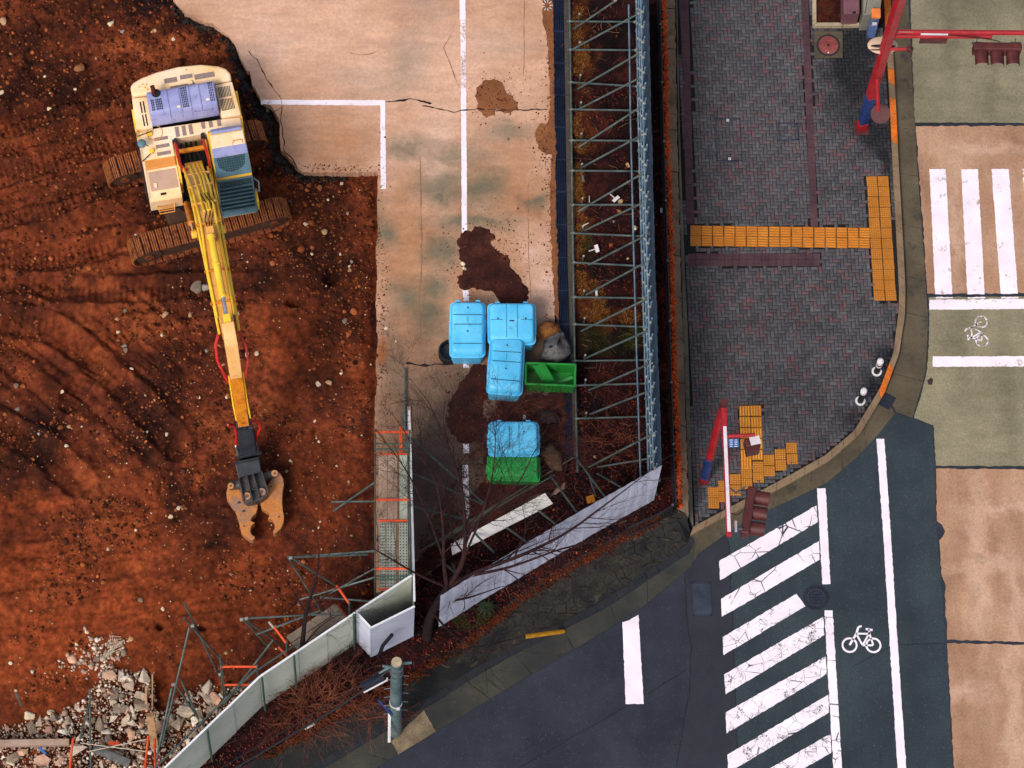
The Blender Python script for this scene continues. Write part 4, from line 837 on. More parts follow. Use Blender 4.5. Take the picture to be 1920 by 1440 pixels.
MB().box(E(-.06, 2.62, 1.05), (2.0, 1.9, .4), TU, -TV).build('car_body', m_tframe, ex, bevel=.08)
MB().tube([E(-.06, 2.62, 1.2), E(-.06, 2.62, 1.55)], .7, 28).build('slew_ring', m_dark, ex, smooth=True)
# --- house
eprism('deck_frame', [(-1.3, .1), (1.3, .1), (1.33, 3.2), (.4, 3.2), (.4, 2.95), (-.45, 2.95), (-.5, 3.12), (-1.34, 3.12)], 1.48, 1.75, m_dark, bevel=.02)
cw = eprism('counterweight', [(-1.32, .27), (-1.33, .0), (-1.24, -.1), (-1.0, -.2), (-.6, -.29), (.0, -.345), (.6, -.30), (1.05, -.17), (1.24, -.05), (1.33, .1), (1.32, .29), (0, .33)], 1.45, 2.72, m_cream, bevel=.07, smooth=True, seg=3)
eprism('weight_plate', [(-.82, -.10), (.36, -.13), (.36, .08), (-.8, .15)], 2.70, 2.735, m_cream, cw, .008)
for u0, u1, v0, v1 in ((-.42, -.08, -.05, .09), (.0, .33, -.07, .05), (.38, .9, -.02, .12), (-.3, .35, .19, .31)): eb('anti_slip_pad', u0, u1, v0, v1, 2.72, 2.742 if v0 < .15 else 2.735, m_slip, cw)
for u, v in ((-1.1, .05), (-1.0, .0), (-.95, .1), (-.9, .02), (.2, -.2), (-.9, .16)): MB().tube([E(u, v, 2.71), E(u, v, 2.745)], .018, 8).build('bolt', m_tank, cw)
eb('lifting_lug', .18, .3, .14, .24, 2.7, 2.78, m_cream, cw, .01)
# engine side panels
lp = eprism('engine_side_panel', [(-1.34, .30), (-.93, .33), (-.93, 1.24), (-1.38, 1.22)], 1.7, 2.66, m_cream, bevel=.05, smooth=True)
for v0, v1 in ((.45, .78), (.82, 1.15)):
    for u in (-1.16, -1.08): eb('vent_slot', u, u+.035, v0, v1, 2.64, 2.666, m_dark, lp)
eb('side_trim', -1.4, -1.33, .55, 1.25, 1.8, 2.5, m_yel, lp, .02)
rp = eprism('engine_side_panel', [(.86, .33), (1.33, .31), (1.40, 1.3), (.88, 1.28)], 1.7, 2.66, m_cream, bevel=.04, smooth=True)
eprism('grille_backing', [(.90, .42), (1.24, .42), (1.28, 1.08), (.94, 1.10)], 2.645, 2.663, m_dark, rp)
for i in range(9):
    u = .905+i*.040; MB().box(E(u+.02, .75, 2.672), (.014, .66, .02), EU, EV).build('grille_bar', m_cream, rp)
eb('grille_bar', .91, 1.25, .73, .77, 2.663, 2.684, m_cream, rp)
eb('side_trim', 1.33, 1.42, .55, 1.55, 1.8, 2.55, m_yel, rp, .02)
# engine cover
def hoodv(u0, u1, z0): return None
hd = MB().extrude([(.34, 2.6), (.36, 3.02), (.44, 3.1), (.95, 3.1), (1.03, 3.06), (1.17, 2.8), (1.2, 2.6)], Vector((EO.x, EO.y, 0)), EV, EZ, EU, -.95, .84).build('engine_cover', m_hood, ex, bevel=.06, smooth=True, seg=3)
for u in (-.44, -.13, .13, .40): eprofile('rib', [(.42, 3.08), (.44, 3.125), (.95, 3.125), (1.04, 3.085), (1.17, 2.83), (1.15, 2.8)], u-.016, u+.016, m_hood, hd)
def vent_grid(name, us, vs, z, par, w=.03, h=.05):
    mb = MB()
    for u in us:
        for v in vs: mb.box(E(u, v, z), (w, h, .012), EU, EV)
    mb.build(name, m_dark, par, kind='stuff')
vent_grid('vent_holes', [-.86, -.815, -.74, -.695, -.65, -.605], [.66, .725, .79, .855, .92], 3.1, hd)
vent_grid('vent_holes', [-.055, -.012, .031, .074], [.46, .525, .59, .655, .72, .785, .85, .915, .975], 3.1, hd, .024)
vent_grid('vent_holes', [.68, .72, .765], [.44, .51, .58, .65, .72, .79, .86, .93], 3.1, hd, .022)
MB().tube([E(-.70, .47, 3.0), E(-.70, .47, 3.108)], .12, 20).build('exhaust_opening', m_dark, hd)
MB().tube([E(-.76, .47, 3.0), E(-.76, .42, 3.22), E(-.77, .33, 3.3)], .06, 12).build('exhaust_pipe', M('rust_pipe', ['#3a1614', '#54201c'], 6), hd, smooth=True)
for u, v in ((-.22, .92), (.55, .86)): eb('sticker', u, u+.09, v, v+.06, 3.09, 3.106, M('sticker_cream', ['#e8d0a0', '#f0dcb4'], 9), hd)
MB().tube([E(.2, 1.10, 2.98), E(.22, 1.14, 2.94), E(.65, 1.14, 2.94), E(.67, 1.1, 2.98)], .015, 6).build('handle', m_hood, hd)
# walkway plate behind boom
wp = eprism('deck_plate', [(-.92, 1.24), (.88, 1.3), (1.36, 1.33), (1.38, 1.8), (.42, 1.8), (.42, 1.62), (-.5, 1.62), (-.5, 1.5), (-.92, 1.5)], 1.7, 2.60, m_cream, bevel=.02)
for u in (-.38, -.2, -.02): eb('anti_slip_strip', u, u+.1, 1.30, 1.58, 2.59, 2.612, m_slip, wp)
for u in (.32, .52, .74): eb('anti_slip_strip', u, u+.1, 1.30, 1.48, 2.59, 2.612, m_slip, wp)
# tank side
tk = eprofile('tank_box', [(1.24, 1.7), (1.24, 2.57), (1.3, 2.6), (2.06, 2.58), (2.08, 2.5), (3.12, 2.36), (3.16, 2.3), (3.16, 1.7)], -1.36, -.5, m_cream, ex, .025)
eb('tank_step', -1.3, -.52, 2.05, 2.32, 2.40, 2.54, m_tank, tk, .02)
MB().hexa([E(-1.27, 2.38, 2.40), E(-.55, 2.38, 2.40), E(-.55, 2.9, 2.33), E(-1.27, 2.9, 2.33)], [E(-1.27, 2.38, 2.475), E(-.55, 2.38, 2.475), E(-.55, 2.9, 2.41), E(-1.27, 2.9, 2.41)]).build('tool_lid', m_panel, tk, bevel=.012)
eb('latch', -1.18, -1.1, 2.7, 2.82, 2.40, 2.455, m_cream, tk)
eb('front_vent', -1.05, -.9, 2.98, 3.04, 2.36, 2.392, m_dark, tk)
for v in (1.55, 1.76, 1.97): eb('anti_slip_strip', -.95, -.6, v-.045, v+.045, 2.58, 2.606, m_slip, tk)
for u, v, r in ((-1.05, 1.38, .07), (-1.08, 1.86, .06)): MB().tube([E(u, v, 2.58), E(u, v, 2.66)], r, 14).build('filler_cap', m_pipe, tk, smooth=True)
MB().ring((E(-.92, 1.36, 0).x, E(-.92, 1.36, 0).y), .2, .215, 2.59, 2.615, 24).build('hatch_ring', m_tank, tk)
etube('handrail', [(-1.40, 1.2, 2.0), (-1.42, 1.3, 2.75), (-1.42, 2.2, 2.72), (-1.41, 3.1, 2.5), (-1.39, 3.15, 1.9)], .018, m_dark, tk, 6)
mi = MB().add(*[(lambda V: ([Vector(E(-1.3, 1.72, 2.9))+EU*v[0]*.12+EV*v[1]*.13+EZ*v[2]*.05 for v in V]))(ICO2_V), [tuple(f) for f in ICO2_F]]).build('mirror', m_guard, ex, smooth=True)
etube('mirror_arm', [(-1.38, 1.55, 2.4), (-1.36, 1.6, 2.85), (-1.15, 1.82, 2.9)], .014, m_dark, mi, 6)
etube('mirror_arm', [(-1.38, 1.42, 2.7), (-.98, 1.36, 2.75)], .014, m_dark, mi, 6); etube('mirror_arm', [(-1.36, 2.1, 2.6), (-1.12, 1.98, 2.75)], .014, m_dark, mi, 6)
st = etube('step_frame', [(-1.18, 3.16, 2.0), (-1.14, 3.36, 1.9), (-.76, 3.36, 1.9), (-.72, 3.16, 2.0)], .016, m_tank, ex, 6)
for v in (3.21, 3.26, 3.31): etube('step_rung', [(-1.16, v, 1.96), (-.74, v, 1.96)], .013, m_tank, st, 6)
# boom well
eb('boom_well', -.5, .42, 1.62, 2.95, 1.55, 1.8, m_dark)
eb('well_brace', -.42, .36, 1.88, 1.98, 2.35, 2.48, m_orange, ex, .02)
for u in (-.46, .36): eprofile('boom_bracket', [(1.7, 1.75), (1.72, 2.45), (2.2, 2.65), (2.75, 2.6), (2.85, 1.75)], u-.03, u+.03, m_yel, ex, .01)
for i in range(4): etube('hose', [(-.3+.14*i, 1.66, 1.9), (-.28+.13*i, 1.72, 2.42), (-.2+.1*i, 1.82, 2.3), (-.25+.14*i, 2.5, 2.0)], .028, m_dark, ex, 6)
for u, v in ((-.42, 1.68), (.31, 1.66)): MB().tube([E(u, v, 2.2), E(u, v, 2.66)], .055, 10).build('valve', m_black, ex, smooth=True)
etube('hydraulic_hose', [(-.44, 1.78, 2.66), (-.43, 2.0, 2.78), (-.42, 2.5, 2.95), (-.36, 2.75, 3.05), (-.28, 2.78, 3.2)], .045, m_red, ex, 8)
etube('hydraulic_hose', [(.30, 1.78, 2.62), (.32, 2.1, 2.7), (.34, 2.5, 2.85), (.32, 2.75, 3.0)], .035, m_red, ex, 8)
# --- cab
cb = eprofile('cab', [(1.85, 1.7), (1.85, 3.3), (1.98, 3.45), (3.18, 3.47), (3.3, 3.4), (3.7, 2.2), (3.72, 1.7)], .42, 1.36, m_yel, ex, .05, smooth=True)
eprofile('rear_window', [(1.83, 3.0), (1.835, 3.32), (1.97, 3.475), (2.05, 3.48), (2.0, 3.3)], .5, 1.3, m_hood, cb, .015)
eb('roof_panel', .46, 1.33, 2.07, 2.45, 3.44, 3.485, m_cream, cb, .015)
etube('roof_handle', [(1.0, 2.42, 3.48), (1.02, 2.34, 3.53), (1.25, 2.34, 3.53), (1.27, 2.42, 3.48)], .012, m_tank, cb, 6)
eb('roof_strip', .44, 1.35, 2.45, 2.72, 3.45, 3.50, m_hood, cb, .015)
eb('roof_glass', .46, 1.32, 2.73, 3.22, 3.45, 3.478, m_glass, cb)
gd = eprism('roof_guard', [(.44, 2.72), (.52, 2.72), (.54, 3.0), (.7, 3.14), (.9, 3.18), (1.1, 3.12), (1.22, 3.0), (1.27, 2.72), (1.35, 2.72), (1.35, 3.28), (.43, 3.28)], 3.478, 3.50, m_guard, cb)
for i in range(13): eb('guard_wire', .5+i*.063, .508+i*.063, 2.73, 3.2, 3.482, 3.494, m_guard, gd)
for i in range(7): eb('guard_wire', .46, 1.32, 2.77+i*.066, 2.776+i*.066, 3.482, 3.49, m_guard, gd)
# front guard: sloped frame
FA = E(0, 3.36, 3.42); FB = E(0, 3.80, 2.02); FD = (FB-FA).normalized(); FL = (FB-FA).length; FN = EU.cross(FD); FN = FN if FN.z > 0 else -FN
MB().box(FA.lerp(FB, .5)+EU*.89-FN*.045, (.90, FL*.96, .02), EU, FD, FN).build('windscreen', m_glass, cb)
fg = MB().tube([FA+EU*.44, FA+EU*1.34, FB+EU*1.36, FB+EU*.43, FA+EU*.44], .025, 8).build('front_guard', m_guard, cb, smooth=True)
for i in range(7): p_ = FA.lerp(FB, .22+i*.105); MB().box(p_+EU*.89, (.90, .045, .02), EU, FD, FN).build('guard_bar', m_guard, fg)
MB().box(FA.lerp(FB, .92)+EU*.89, (.92, .22, .02), EU, FD, FN).build('guard_plate', m_guard, fg)
for i in range(16): MB().box(FA.lerp(FB, .12)+EU*(.47+i*.056), (.006, .28, .006), EU, FD, FN).build('guard_wire', m_guard, fg)
for i in range(5): MB().box(FA.lerp(FB, .03+i*.04)+EU*.89, (.9, .006, .006), EU, FD, FN).build('guard_wire', m_guard, fg)
etube('side_mirror', [(1.36, 3.3, 3.2), (1.5, 3.42, 3.1), (1.48, 3.6, 2.9), (1.38, 3.5, 2.8)], .022, m_guard, cb, 6)
eb('side_rail', 1.38, 1.44, 3.35, 3.72, 1.9, 2.5, m_pipe, cb, .01)
# --- boom
def beam(name, cl, hs, ws, mat, par, bevel=.015):
    n = len(cl); vs = []
    for i, (v, z) in enumerate(cl):
        a_ = cl[max(i-1, 0)]; b_ = cl[min(i+1, n-1)]; d = Vector((b_[0]-a_[0], b_[1]-a_[1])).normalized(); nn = Vector((-d.y, d.x)); w = ws[i]/2; h = hs[i]/2
        for sx, sz in ((-1, -1), (1, -1), (1, 1), (-1, 1)): vs.append(E(UC+sx*w, v+nn.x*sz*h, z+nn.y*sz*h))
    fs = [(0, 1, 2, 3), tuple(4*(n-1)+k for k in (3, 2, 1, 0))]+[(4*i+k, 4*i+4+k, 4*i+4+(k+1) % 4, 4*i+(k+1) % 4) for i in range(n-1) for k in range(4)]
    return MB().add(vs, fs).build(name, mat, par, bevel=bevel)
UC = -.06
bcl = [(2.5, 2.45), (3.3, 3.35), (4.2, 4.3), (5.0, 4.85), (6.0, 5.2), (7.2, 5.45), (8.35, 5.6)]; bhs = [.42, .6, .78, .85, .75, .58, .42]
bo = beam('boom', bcl, bhs, [.46, .46, .44, .42, .40, .38, .34], m_boom, ex, .02)
def top_at(v, off=0.0):
    for i in range(len(bcl)-1):
        if bcl[i][0] <= v <= bcl[i+1][0]:
            t = (v-bcl[i][0])/(bcl[i+1][0]-bcl[i][0]); return bcl[i][1]+(bcl[i+1][1]-bcl[i][1])*t+(bhs[i]+(bhs[i+1]-bhs[i])*t)*.5*math.hypot(1, (bcl[i+1][1]-bcl[i][1])/(bcl[i+1][0]-bcl[i][0]))+off
    return bcl[-1][1]+.3
for k, (us, v0, v1) in enumerate([([-.33, -.34, -.33, -.31, -.30], 2.75, 8.3), ([.27, .28, .26, .23, .20], 2.7, 8.3), ([-.36, -.27, -.24, -.30, -.28], 2.55, 7.9), ([.12, .19, .16, .17, .16], 2.55, 7.9)]):
    pts = []
    for i in range(13):
        t = i/12; v = v0+(v1-v0)*t; f = t*(len(us)-1); j = min(int(f), len(us)-2); u = us[j]+(us[j+1]-us[j])*(f-j); pts.append((u, v, top_at(v, .03 if k > 1 else -.10)))
    etube('boom_pipe', pts, .034, m_pipe, bo, 8)
for us in ([-.2, -.14, -.12, -.10], [-.08, -.01, .0, .0], [.03, .08, .07, .06]):
    pts = [(us[0]+(us[-1]-us[0])*0 if i == 0 else us[min(3, i)], 2.55+i*.75, top_at(2.55+i*.75, .035)) for i in range(4)]; etube('boom_pipe', pts, .032, m_pipe, bo, 8)
for v in (3.1, 3.75, 4.5, 5.2, 6.6, 7.5): eb('pipe_clamp', UC-.32, UC+.32, v-.03, v+.03, top_at(v, -.05), top_at(v, .045), m_orange if v > 5 else m_boom, bo)
for i, u in enumerate((-.1, .0, .08)): etube('boom_hose', [(u, 4.2, top_at(4.2, .06)), (u+.12, 4.6, top_at(4.6, .05)), (u-.02, 5.1, top_at(5.1, .06)), (UC, 5.7, top_at(5.7, .12))], .014, m_dark, bo, 5)
for u in (-.42, .32):       # boom lift cylinders
    cy = etube('boom_cylinder', [(u, 3.25, 2.0), (u, 4.35, 3.35)], .085, m_orange, ex, 14); etube('cylinder_rod', [(u, 4.35, 3.35), (u, 4.85, 3.95)], .05, m_chrome, cy, 12)
    MB().tube([E(u-.07, 4.9, 4.0), E(u+.07, 4.9, 4.0)], .11, 14).build('pin_eye', m_yel, cy, smooth=True)
ac = etube('arm_cylinder', [(UC, 5.75, 5.93), (UC, 7.55, 6.22)], .095, m_pipe, ex, 16)
for v in (5.8, 6.6, 7.5): z_ = 5.93+(v-5.75)*.161; etube('cylinder_band', [(UC, v-.03, z_), (UC, v+.03, z_+.01)], .112, m_yel, ac, 16)
etube('cylinder_rod', [(UC, 7.55, 6.22), (UC, 8.1, 6.3)], .05, m_chrome, ac, 12)
eb('cylinder_foot', UC-.1, UC+.1, 5.5, 5.8, 5.45, 5.95, m_boom, ac, .02); eb('rod_eye', UC-.1, UC+.1, 8.05, 8.25, 6.18, 6.4, m_pipe, ac, .03)
# --- stick
acl = [(8.15, 6.2), (8.5, 5.75), (9.05, 4.75), (9.85, 3.15)]
ar = beam('arm', acl[:3], [.30, .52, .46], [.30, .32, .30], M('arm_tan', ['#d09858', '#dca868', '#e0b47c'], 1.8, 7, .45, .4, grime=('#a86a34', 3, .6, .6)), ex, .02)
a2 = beam('arm_lower', acl[2:], [.44, .32], [.32, .28], m_orange, ex, .015)
for u in (-.24, .12): etube('arm_pipe', [(u, 9.15, 4.85), (u, 9.6, 3.95), (u+.02, 9.85, 3.4)], .022, m_pipe, a2, 8)
eb('arm_lettering', UC-.1, UC+.08, 8.56, 8.62, 5.90, 5.945, m_red, ar)
etube('hydraulic_hose', [(-.32, 8.25, 5.6), (-.44, 8.5, 5.5), (-.46, 8.8, 5.2), (-.34, 9.1, 4.8), (-.26, 9.25, 4.6)], .04, m_red, ar, 8)
etube('hydraulic_hose', [(.2, 8.3, 5.6), (.3, 8.6, 5.4), (.3, 8.9, 5.1), (.16, 9.2, 4.7)], .03, m_red, ar, 8)
etube('cable', [(.02, 8.7, 5.75), (-.12, 8.8, 5.6), (-.1, 9.0, 5.2), (.0, 9.15, 4.9)], .01, m_dark, ar, 5)
# --- crusher attachment
ZX, ZY, ZSC = 400, 760, 5.5375
def cz(x, y, z): return G(ZX+x/ZSC, ZY+y/ZSC, z)
cr = MB().hexa([cz(252, 300, 2.1), cz(440, 270, 2.1), cz(462, 545, 1.35), cz(270, 580, 1.35)], [cz(245, 205, 2.8), cz(405, 195, 2.8), cz(450, 500, 1.95), cz(280, 528, 1.95)]).build('crusher', m_black, ex, bevel=.03)
MB().hexa([cz(210, 175, 2.6), cz(385, 150, 2.6), cz(405, 240, 2.6), cz(240, 265, 2.6)], [cz(225, 140, 3.0), cz(380, 115, 3.0), cz(400, 215, 3.0), cz(240, 240, 3.0)]).build('coupler', m_black, cr, bevel=.02)
for x in (265, 320, 385): MB().tube([cz(x-18, 232, 2.82), cz(x+18, 226, 2.82)], .075, 12).build('pin', m_black, cr, smooth=True)
MB().hexa([cz(225, 600, 1.1), cz(500, 540, 1.1), cz(505, 690, 1.1), cz(262, 765, 1.1)], [cz(222, 590, 1.75), cz(475, 545, 1.75), cz(498, 690, 1.65), cz(262, 755, 1.65)]).build('crusher_head', m_black, cr, bevel=.02)
for x0, y0, x1, y1 in ((235, 545, 500, 492), (225, 600, 470, 548)): MB().tube([cz(x0, y0, 1.9), cz(x1, y1, 1.9)], .04, 6).build('flange', m_black, cr)
m_body = M('crusher_steel', ['#2a2a30', '#3c3838', '#544a44'], 3, 7, .5, .45, fine=(16, .25), grime=('#8a6444', 4, .60, .6))
bp = [cz(*q, 1.45) for q in ((262, 755), (498, 690), (520, 770), (570, 895), (560, 935), (505, 975), (435, 1000), (415, 1005), (350, 1012), (312, 985))]
MB().prism([(v.x, v.y) for v in bp], .95, 1.45).build('crusher_body', m_body, cr, bevel=.02)
for q in (((262, 755), (312, 985)), ((345, 735), (405, 1000)), ((410, 715), (478, 960)), ((498, 690), (568, 915))):
    p0, p1 = cz(*q[0], 1.52), cz(*q[1], 1.52); d = (p1-p0).normalized(); MB().box((p0+p1)/2, ((p1-p0).length, .035, .2), d, Vector((-d.y, d.x, 0))).build('rib', m_body, cr)
MB().box(cz(430, 880, 1.46), (.28, .03, .14), EU, EV).build('rib', m_body, cr); MB().tube([cz(420, 915, 1.3), cz(420, 915, 1.455)], .055, 12).build('body_hole', m_dark, cr)
for x, y, r in ((350, 942, .095), (503, 898, .10), (180, 836, .08), (637, 706, .085)):
    pn = MB().tube([cz(x, y, 1.2), cz(x, y, 1.52)], r, 16).build('pivot_pin', m_jaw, cr, smooth=True); MB().tube([cz(x, y, 1.5), cz(x, y, 1.535)], r*.4, 8).build('bolt', m_body, pn)
MB().tube([cz(170, 836, 1.25), cz(300, 815, 1.3)], .12, 12).build('jaw_cylinder', m_body, cr, smooth=True); MB().tube([cz(500, 755, 1.3), cz(637, 706, 1.25)], .11, 12).build('jaw_cylinder', m_body, cr, smooth=True)
JL = [(150, 850), (135, 900), (140, 960), (185, 1030), (225, 1080), (250, 1150), (270, 1220), (290, 1310), (330, 1355), (380, 1390), (410, 1397), (432, 1380), (430, 1360), (400, 1345), (385, 1310), (388, 1270), (400, 1245), (432, 1215), (400, 1205), (388, 1195), (400, 1160), (445, 1115), (460, 1060), (455, 960), (400, 900), (300, 880), (215, 860)]
JR = [(640, 672), (690, 700), (725, 760), (733, 820), (718, 900), (715, 1000), (722, 1090), (735, 1150), (728, 1220), (700, 1280), (650, 1325), (625, 1328), (620, 1310), (640, 1265), (635, 1215), (610, 1175), (580, 1180), (568, 1170), (585, 1140), (575, 1105), (545, 1090), (500, 1060), (485, 1000), (470, 930), (520, 870), (560, 830), (600, 770), (612, 710)]
for J, hl in ((JL, ((268, 1015, .045), (317, 1104, .045), (317, 1256, .025))), (JR, ((680, 1160, .028), (600, 845, .02)))):
    pts = [cz(x, y, 1.15) for x, y in J]; jw = MB().prism([(v.x, v.y) for v in pts], .82, 1.15).build('jaw', m_jaw, cr, bevel=.018)
    for x, y, r in hl: MB().tube([cz(x, y, 1.1), cz(x, y, 1.153)], r, 12).build('jaw_hole', m_dark, jw)
def hz(name, q, z0, z1, r, mat): 
    n = len(q); return MB().tube(smooth_path([cz(x, y, z0+(z1-z0)*i/(n-1)) for i, (x, y) in enumerate(q)], 4), r, 8).build(name, mat, cr, smooth=True)
hz('hydraulic_hose', [(150, 205), (205, 205), (236, 275), (238, 350), (233, 405)], 3.0, 1.9, .035, m_red); hz('hydraulic_hose', [(385, 160), (440, 162), (488, 212), (470, 275), (443, 340), (436, 375)], 3.0, 1.9, .035, m_red)
hz('hose_end', [(233, 405), (236, 440)], 1.9, 1.85, .03, m_chrome); hz('hose_end', [(436, 375), (442, 405)], 1.9, 1.85, .03, m_chrome); hz('hose_end', [(240, 440), (262, 525)], 1.9, 1.9, .05, m_body); hz('hose_end', [(445, 410), (455, 490)], 1.9, 1.9, .05, m_body)

# =================================================================== bins and crates
m_bblue = M('bin_blue', ['#4cb6e8', '#5cc2f0', '#6acaf4'], 1.6, 6, .4, .4, fine=(14, .05), grime=('#2f7494', 3.4, .58, .55), streak=(5, .05, 1, .3), specks=(6, .2, '#8a8478', .5))
m_bgreen = M('bin_green', ['#18843a', '#209644', '#28a446'], 1.8, 6, .45, .4, fine=(14, .08), grime=('#1c4426', 3.4, .56, .6), streak=(5, .08, 1, .3))
m_bline = M('bin_seam', ['#0f2a3c', '#1a3a50'], 6)
m_crate = M('crate_green', ['#1c7c2c', '#26913a'], 2, 6, .5, .4, grime=('#3a3c22', 3, .6, .5))
def gquad(px, z): return Gs(px, z)
def bin_box(name, label, top, h, mat, seams, r=.10, group=None, front=.0, dots=()):
    """top: 4 picture corners (tl, tr, br, bl) of the lid at its height; the body tapers down to the slab"""
    zt = SITE+h; T = gquad(top, zt); c = sum(T, Vector())/4; t = thing(name, (c.x, c.y, SITE), label, 'bin', group)
    f = lambda s, q, z=0: (T[0].lerp(T[1], s)).lerp(T[3].lerp(T[2], s), q)+EZ*z
    Wx = (T[1]-T[0]).length; Wy = (T[3]-T[0]).length
    def shell(rings, rad, nm, par):                 # rings: (inset in metres, height above the lid top, shift along the depth)
        mb = MB(); vs = []; nseg = 5
        for ins, z, sh in rings:
            x0, x1, y0, y1 = ins, Wx-ins, ins, Wy-ins+sh; r_ = max(.01, min(rad-ins*.3, (x1-x0)/2.01, (y1-y0)/2.01))
            for cx, cy, a0 in ((x1-r_, y1-r_, 0), (x0+r_, y1-r_, 90), (x0+r_, y0+r_, 180), (x1-r_, y0+r_, 270)):
                for k in range(nseg+1): t_ = math.radians(a0+90*k/nseg); vs.append(f((cx+r_*math.cos(t_))/Wx, (cy+r_*math.sin(t_))/Wy, z))
        n_ = 4*(nseg+1); fs = [(i*n_+k, i*n_+(k+1) % n_, (i+1)*n_+(k+1) % n_, (i+1)*n_+k) for i in range(len(rings)-1) for k in range(n_)]+[tuple((len(rings)-1)*n_+k for k in range(n_)), tuple(range(n_-1, -1, -1))]
        return mb.add(vs, fs).build(nm, mat, par, smooth=True)
    shell([(.05, -h+.03, 0), (.035, -h+.10, 0), (.0, -.30, 0), (-.005, -.24, 0)], r, 'body', t)
    shell([(-.03, -.25, .0), (-.035, -.225, .0), (-.03, -.20, .0), (-.005, -.195, 0)], r+.02, 'rim', t)
    ld = shell([(-.005, -.20, 0), (.005, -.14, 0), (.03, -.05, -.03), (.055, -.015, -.06), (.09, 0, -.09)], r+.03, 'lid', t)
    for s in (-.035, 1.035): p0, p1 = f(s, .3, -.34), f(s, .7, -.34); MB().tube([p0.lerp(f(.5, .3, -.34), .04), p0, p1, p1.lerp(f(.5, .7, -.34), .04)], .016, 6).build('handle', mat, t, smooth=True)
    for s in (.2, .8): MB().box(f(s, -.035, -.17), (.12, .05, .06)).build('hinge', mat, t, bevel=.01, seg=1)
    for (s0, q0, s1, q1, w) in seams:
        p0, p1 = f(s0, q0, .004), f(s1, q1, .004); d = (p1-p0).normalized(); MB().box((p0+p1)/2, ((p1-p0).length, w, .016), d, Vector((-d.y, d.x, 0))).build('lid_seam', m_bline, ld)
    for s, q in dots: p_ = f(s, q, 0); MB().tube([p_-EZ*.01, p_+EZ*.014], .022, 8).build('vent_hole', m_dark, ld)
    for s in (.1, .9):
        for q in (.1, .9): p_ = f(s, q); MB().box(Vector((p_.x, p_.y, SITE+.03)), (.1, .1, .06)).build('foot', m_dark, t)
    return t
g_ = 'plastic waste bins on the yard'
bin_box('waste_bin', 'upright blue plastic bin nearest the white lane line, leftmost of the blue bins', [(846, 564), (909, 564), (908, 664), (845, 664)], .95, m_bblue, [(.08, .26, .92, .26, .012), (.08, .44, .92, .44, .014), (.5, .30, .5, .40, .008), (.08, .80, .92, .80, .012)], group=g_, dots=((.5, .13), (.5, .57)))
bin_box('waste_bin', 'wide blue plastic bin beside the brown boulder, with scuffed lid centre', [(916, 566), (1003, 566), (1003, 640), (917, 640)], .95, m_bblue, [(.38, .04, .38, .9, .008), (.62, .04, .62, .9, .008), (.05, .45, .3, .45, .006), (.7, .45, .95, .45, .006), (.45, .48, .55, .48, .03)], group=g_, dots=((.8, .42), (.2, .42)))
bin_box('waste_bin', 'tilted blue plastic bin next to the open green crate', [(921, 632), (983, 632), (978, 736), (914, 732)], .95, m_bblue, [(.08, .26, .92, .28, .012), (.08, .44, .92, .46, .014), (.5, .30, .5, .42, .008), (.08, .78, .92, .80, .014)], group=g_, dots=((.5, .15), (.5, .58)))
bin_box('waste_bin', 'blue plastic bin under the bare branches, standing against the green bin', [(918, 788), (1009, 788), (1010, 850), (918, 850)], 1.0, m_bblue, [(.4, .08, .4, .85, .008), (.6, .08, .6, .85, .008)], group=g_, dots=((.7, .35),))
gb = bin_box('waste_bin', 'lidded ribbed green plastic bin under the bare branches', [(916, 852), (1011, 854), (1011, 897), (917, 894)], .8, m_bgreen, [], r=.03, group=g_)
T = gquad([(916, 852), (1011, 854), (1011, 897), (917, 894)], SITE+.8)
for i in range(15):
    s = .06+.88*i/14; a_, b_ = T[0].lerp(T[1], s), T[3].lerp(T[2], s); a_, b_ = a_.lerp(b_, .08), a_.lerp(b_, .86); d = (b_-a_).normalized(); MB().box((a_+b_)/2+EZ*.004, ((b_-a_).length, .022, .02), d, Vector((-d.y, d.x, 0))).build('lid_rib', m_bgreen, gb)
# open green crate with loose boards
zt = SITE+.62; T = gquad([(986, 681), (1079, 684), (1078, 724), (985, 720)], zt); c = sum(T, Vector())/4
ct = thing('open_crate', (c.x, c.y, SITE), 'open rectangular green plastic crate between the grey boulder and the blue bin', 'crate')
B_ = [Vector((v.x, v.y, SITE+.02)) for v in [c+(q-c)*.93 for q in T]]
MB().prism([(v.x, v.y) for v in B_], SITE+.01, SITE+.05).build('crate_floor', m_crate, ct)
for i in range(4):
    j = (i+1) % 4; inn = lambda v: c+(v-c)*.955; I0, I1 = inn(T[i]), inn(T[j]); J0, J1 = c+(B_[i]-c)*.95, c+(B_[j]-c)*.95; J0.z = J1.z = SITE+.02
    MB().hexa([B_[i], B_[j], J1, J0], [T[i], T[j], I1, I0]).build('crate_wall', m_crate, ct)
    d = (T[j]-T[i]).normalized(); MB().box((T[i]+T[j])/2+EZ*.01, ((T[j]-T[i]).length+.05, .05, .05), d, Vector((-d.y, d.x, 0))).build('crate_rim', m_crate, ct, bevel=.012)
for k in range(12):
    p_ = T[3].lerp(T[2], (k+.5)/12); q_ = B_[3].lerp(B_[2], (k+.5)/12); MB().tube([p_-EZ*.04, q_], .016, 5).build('wall_rib', m_crate, ct)
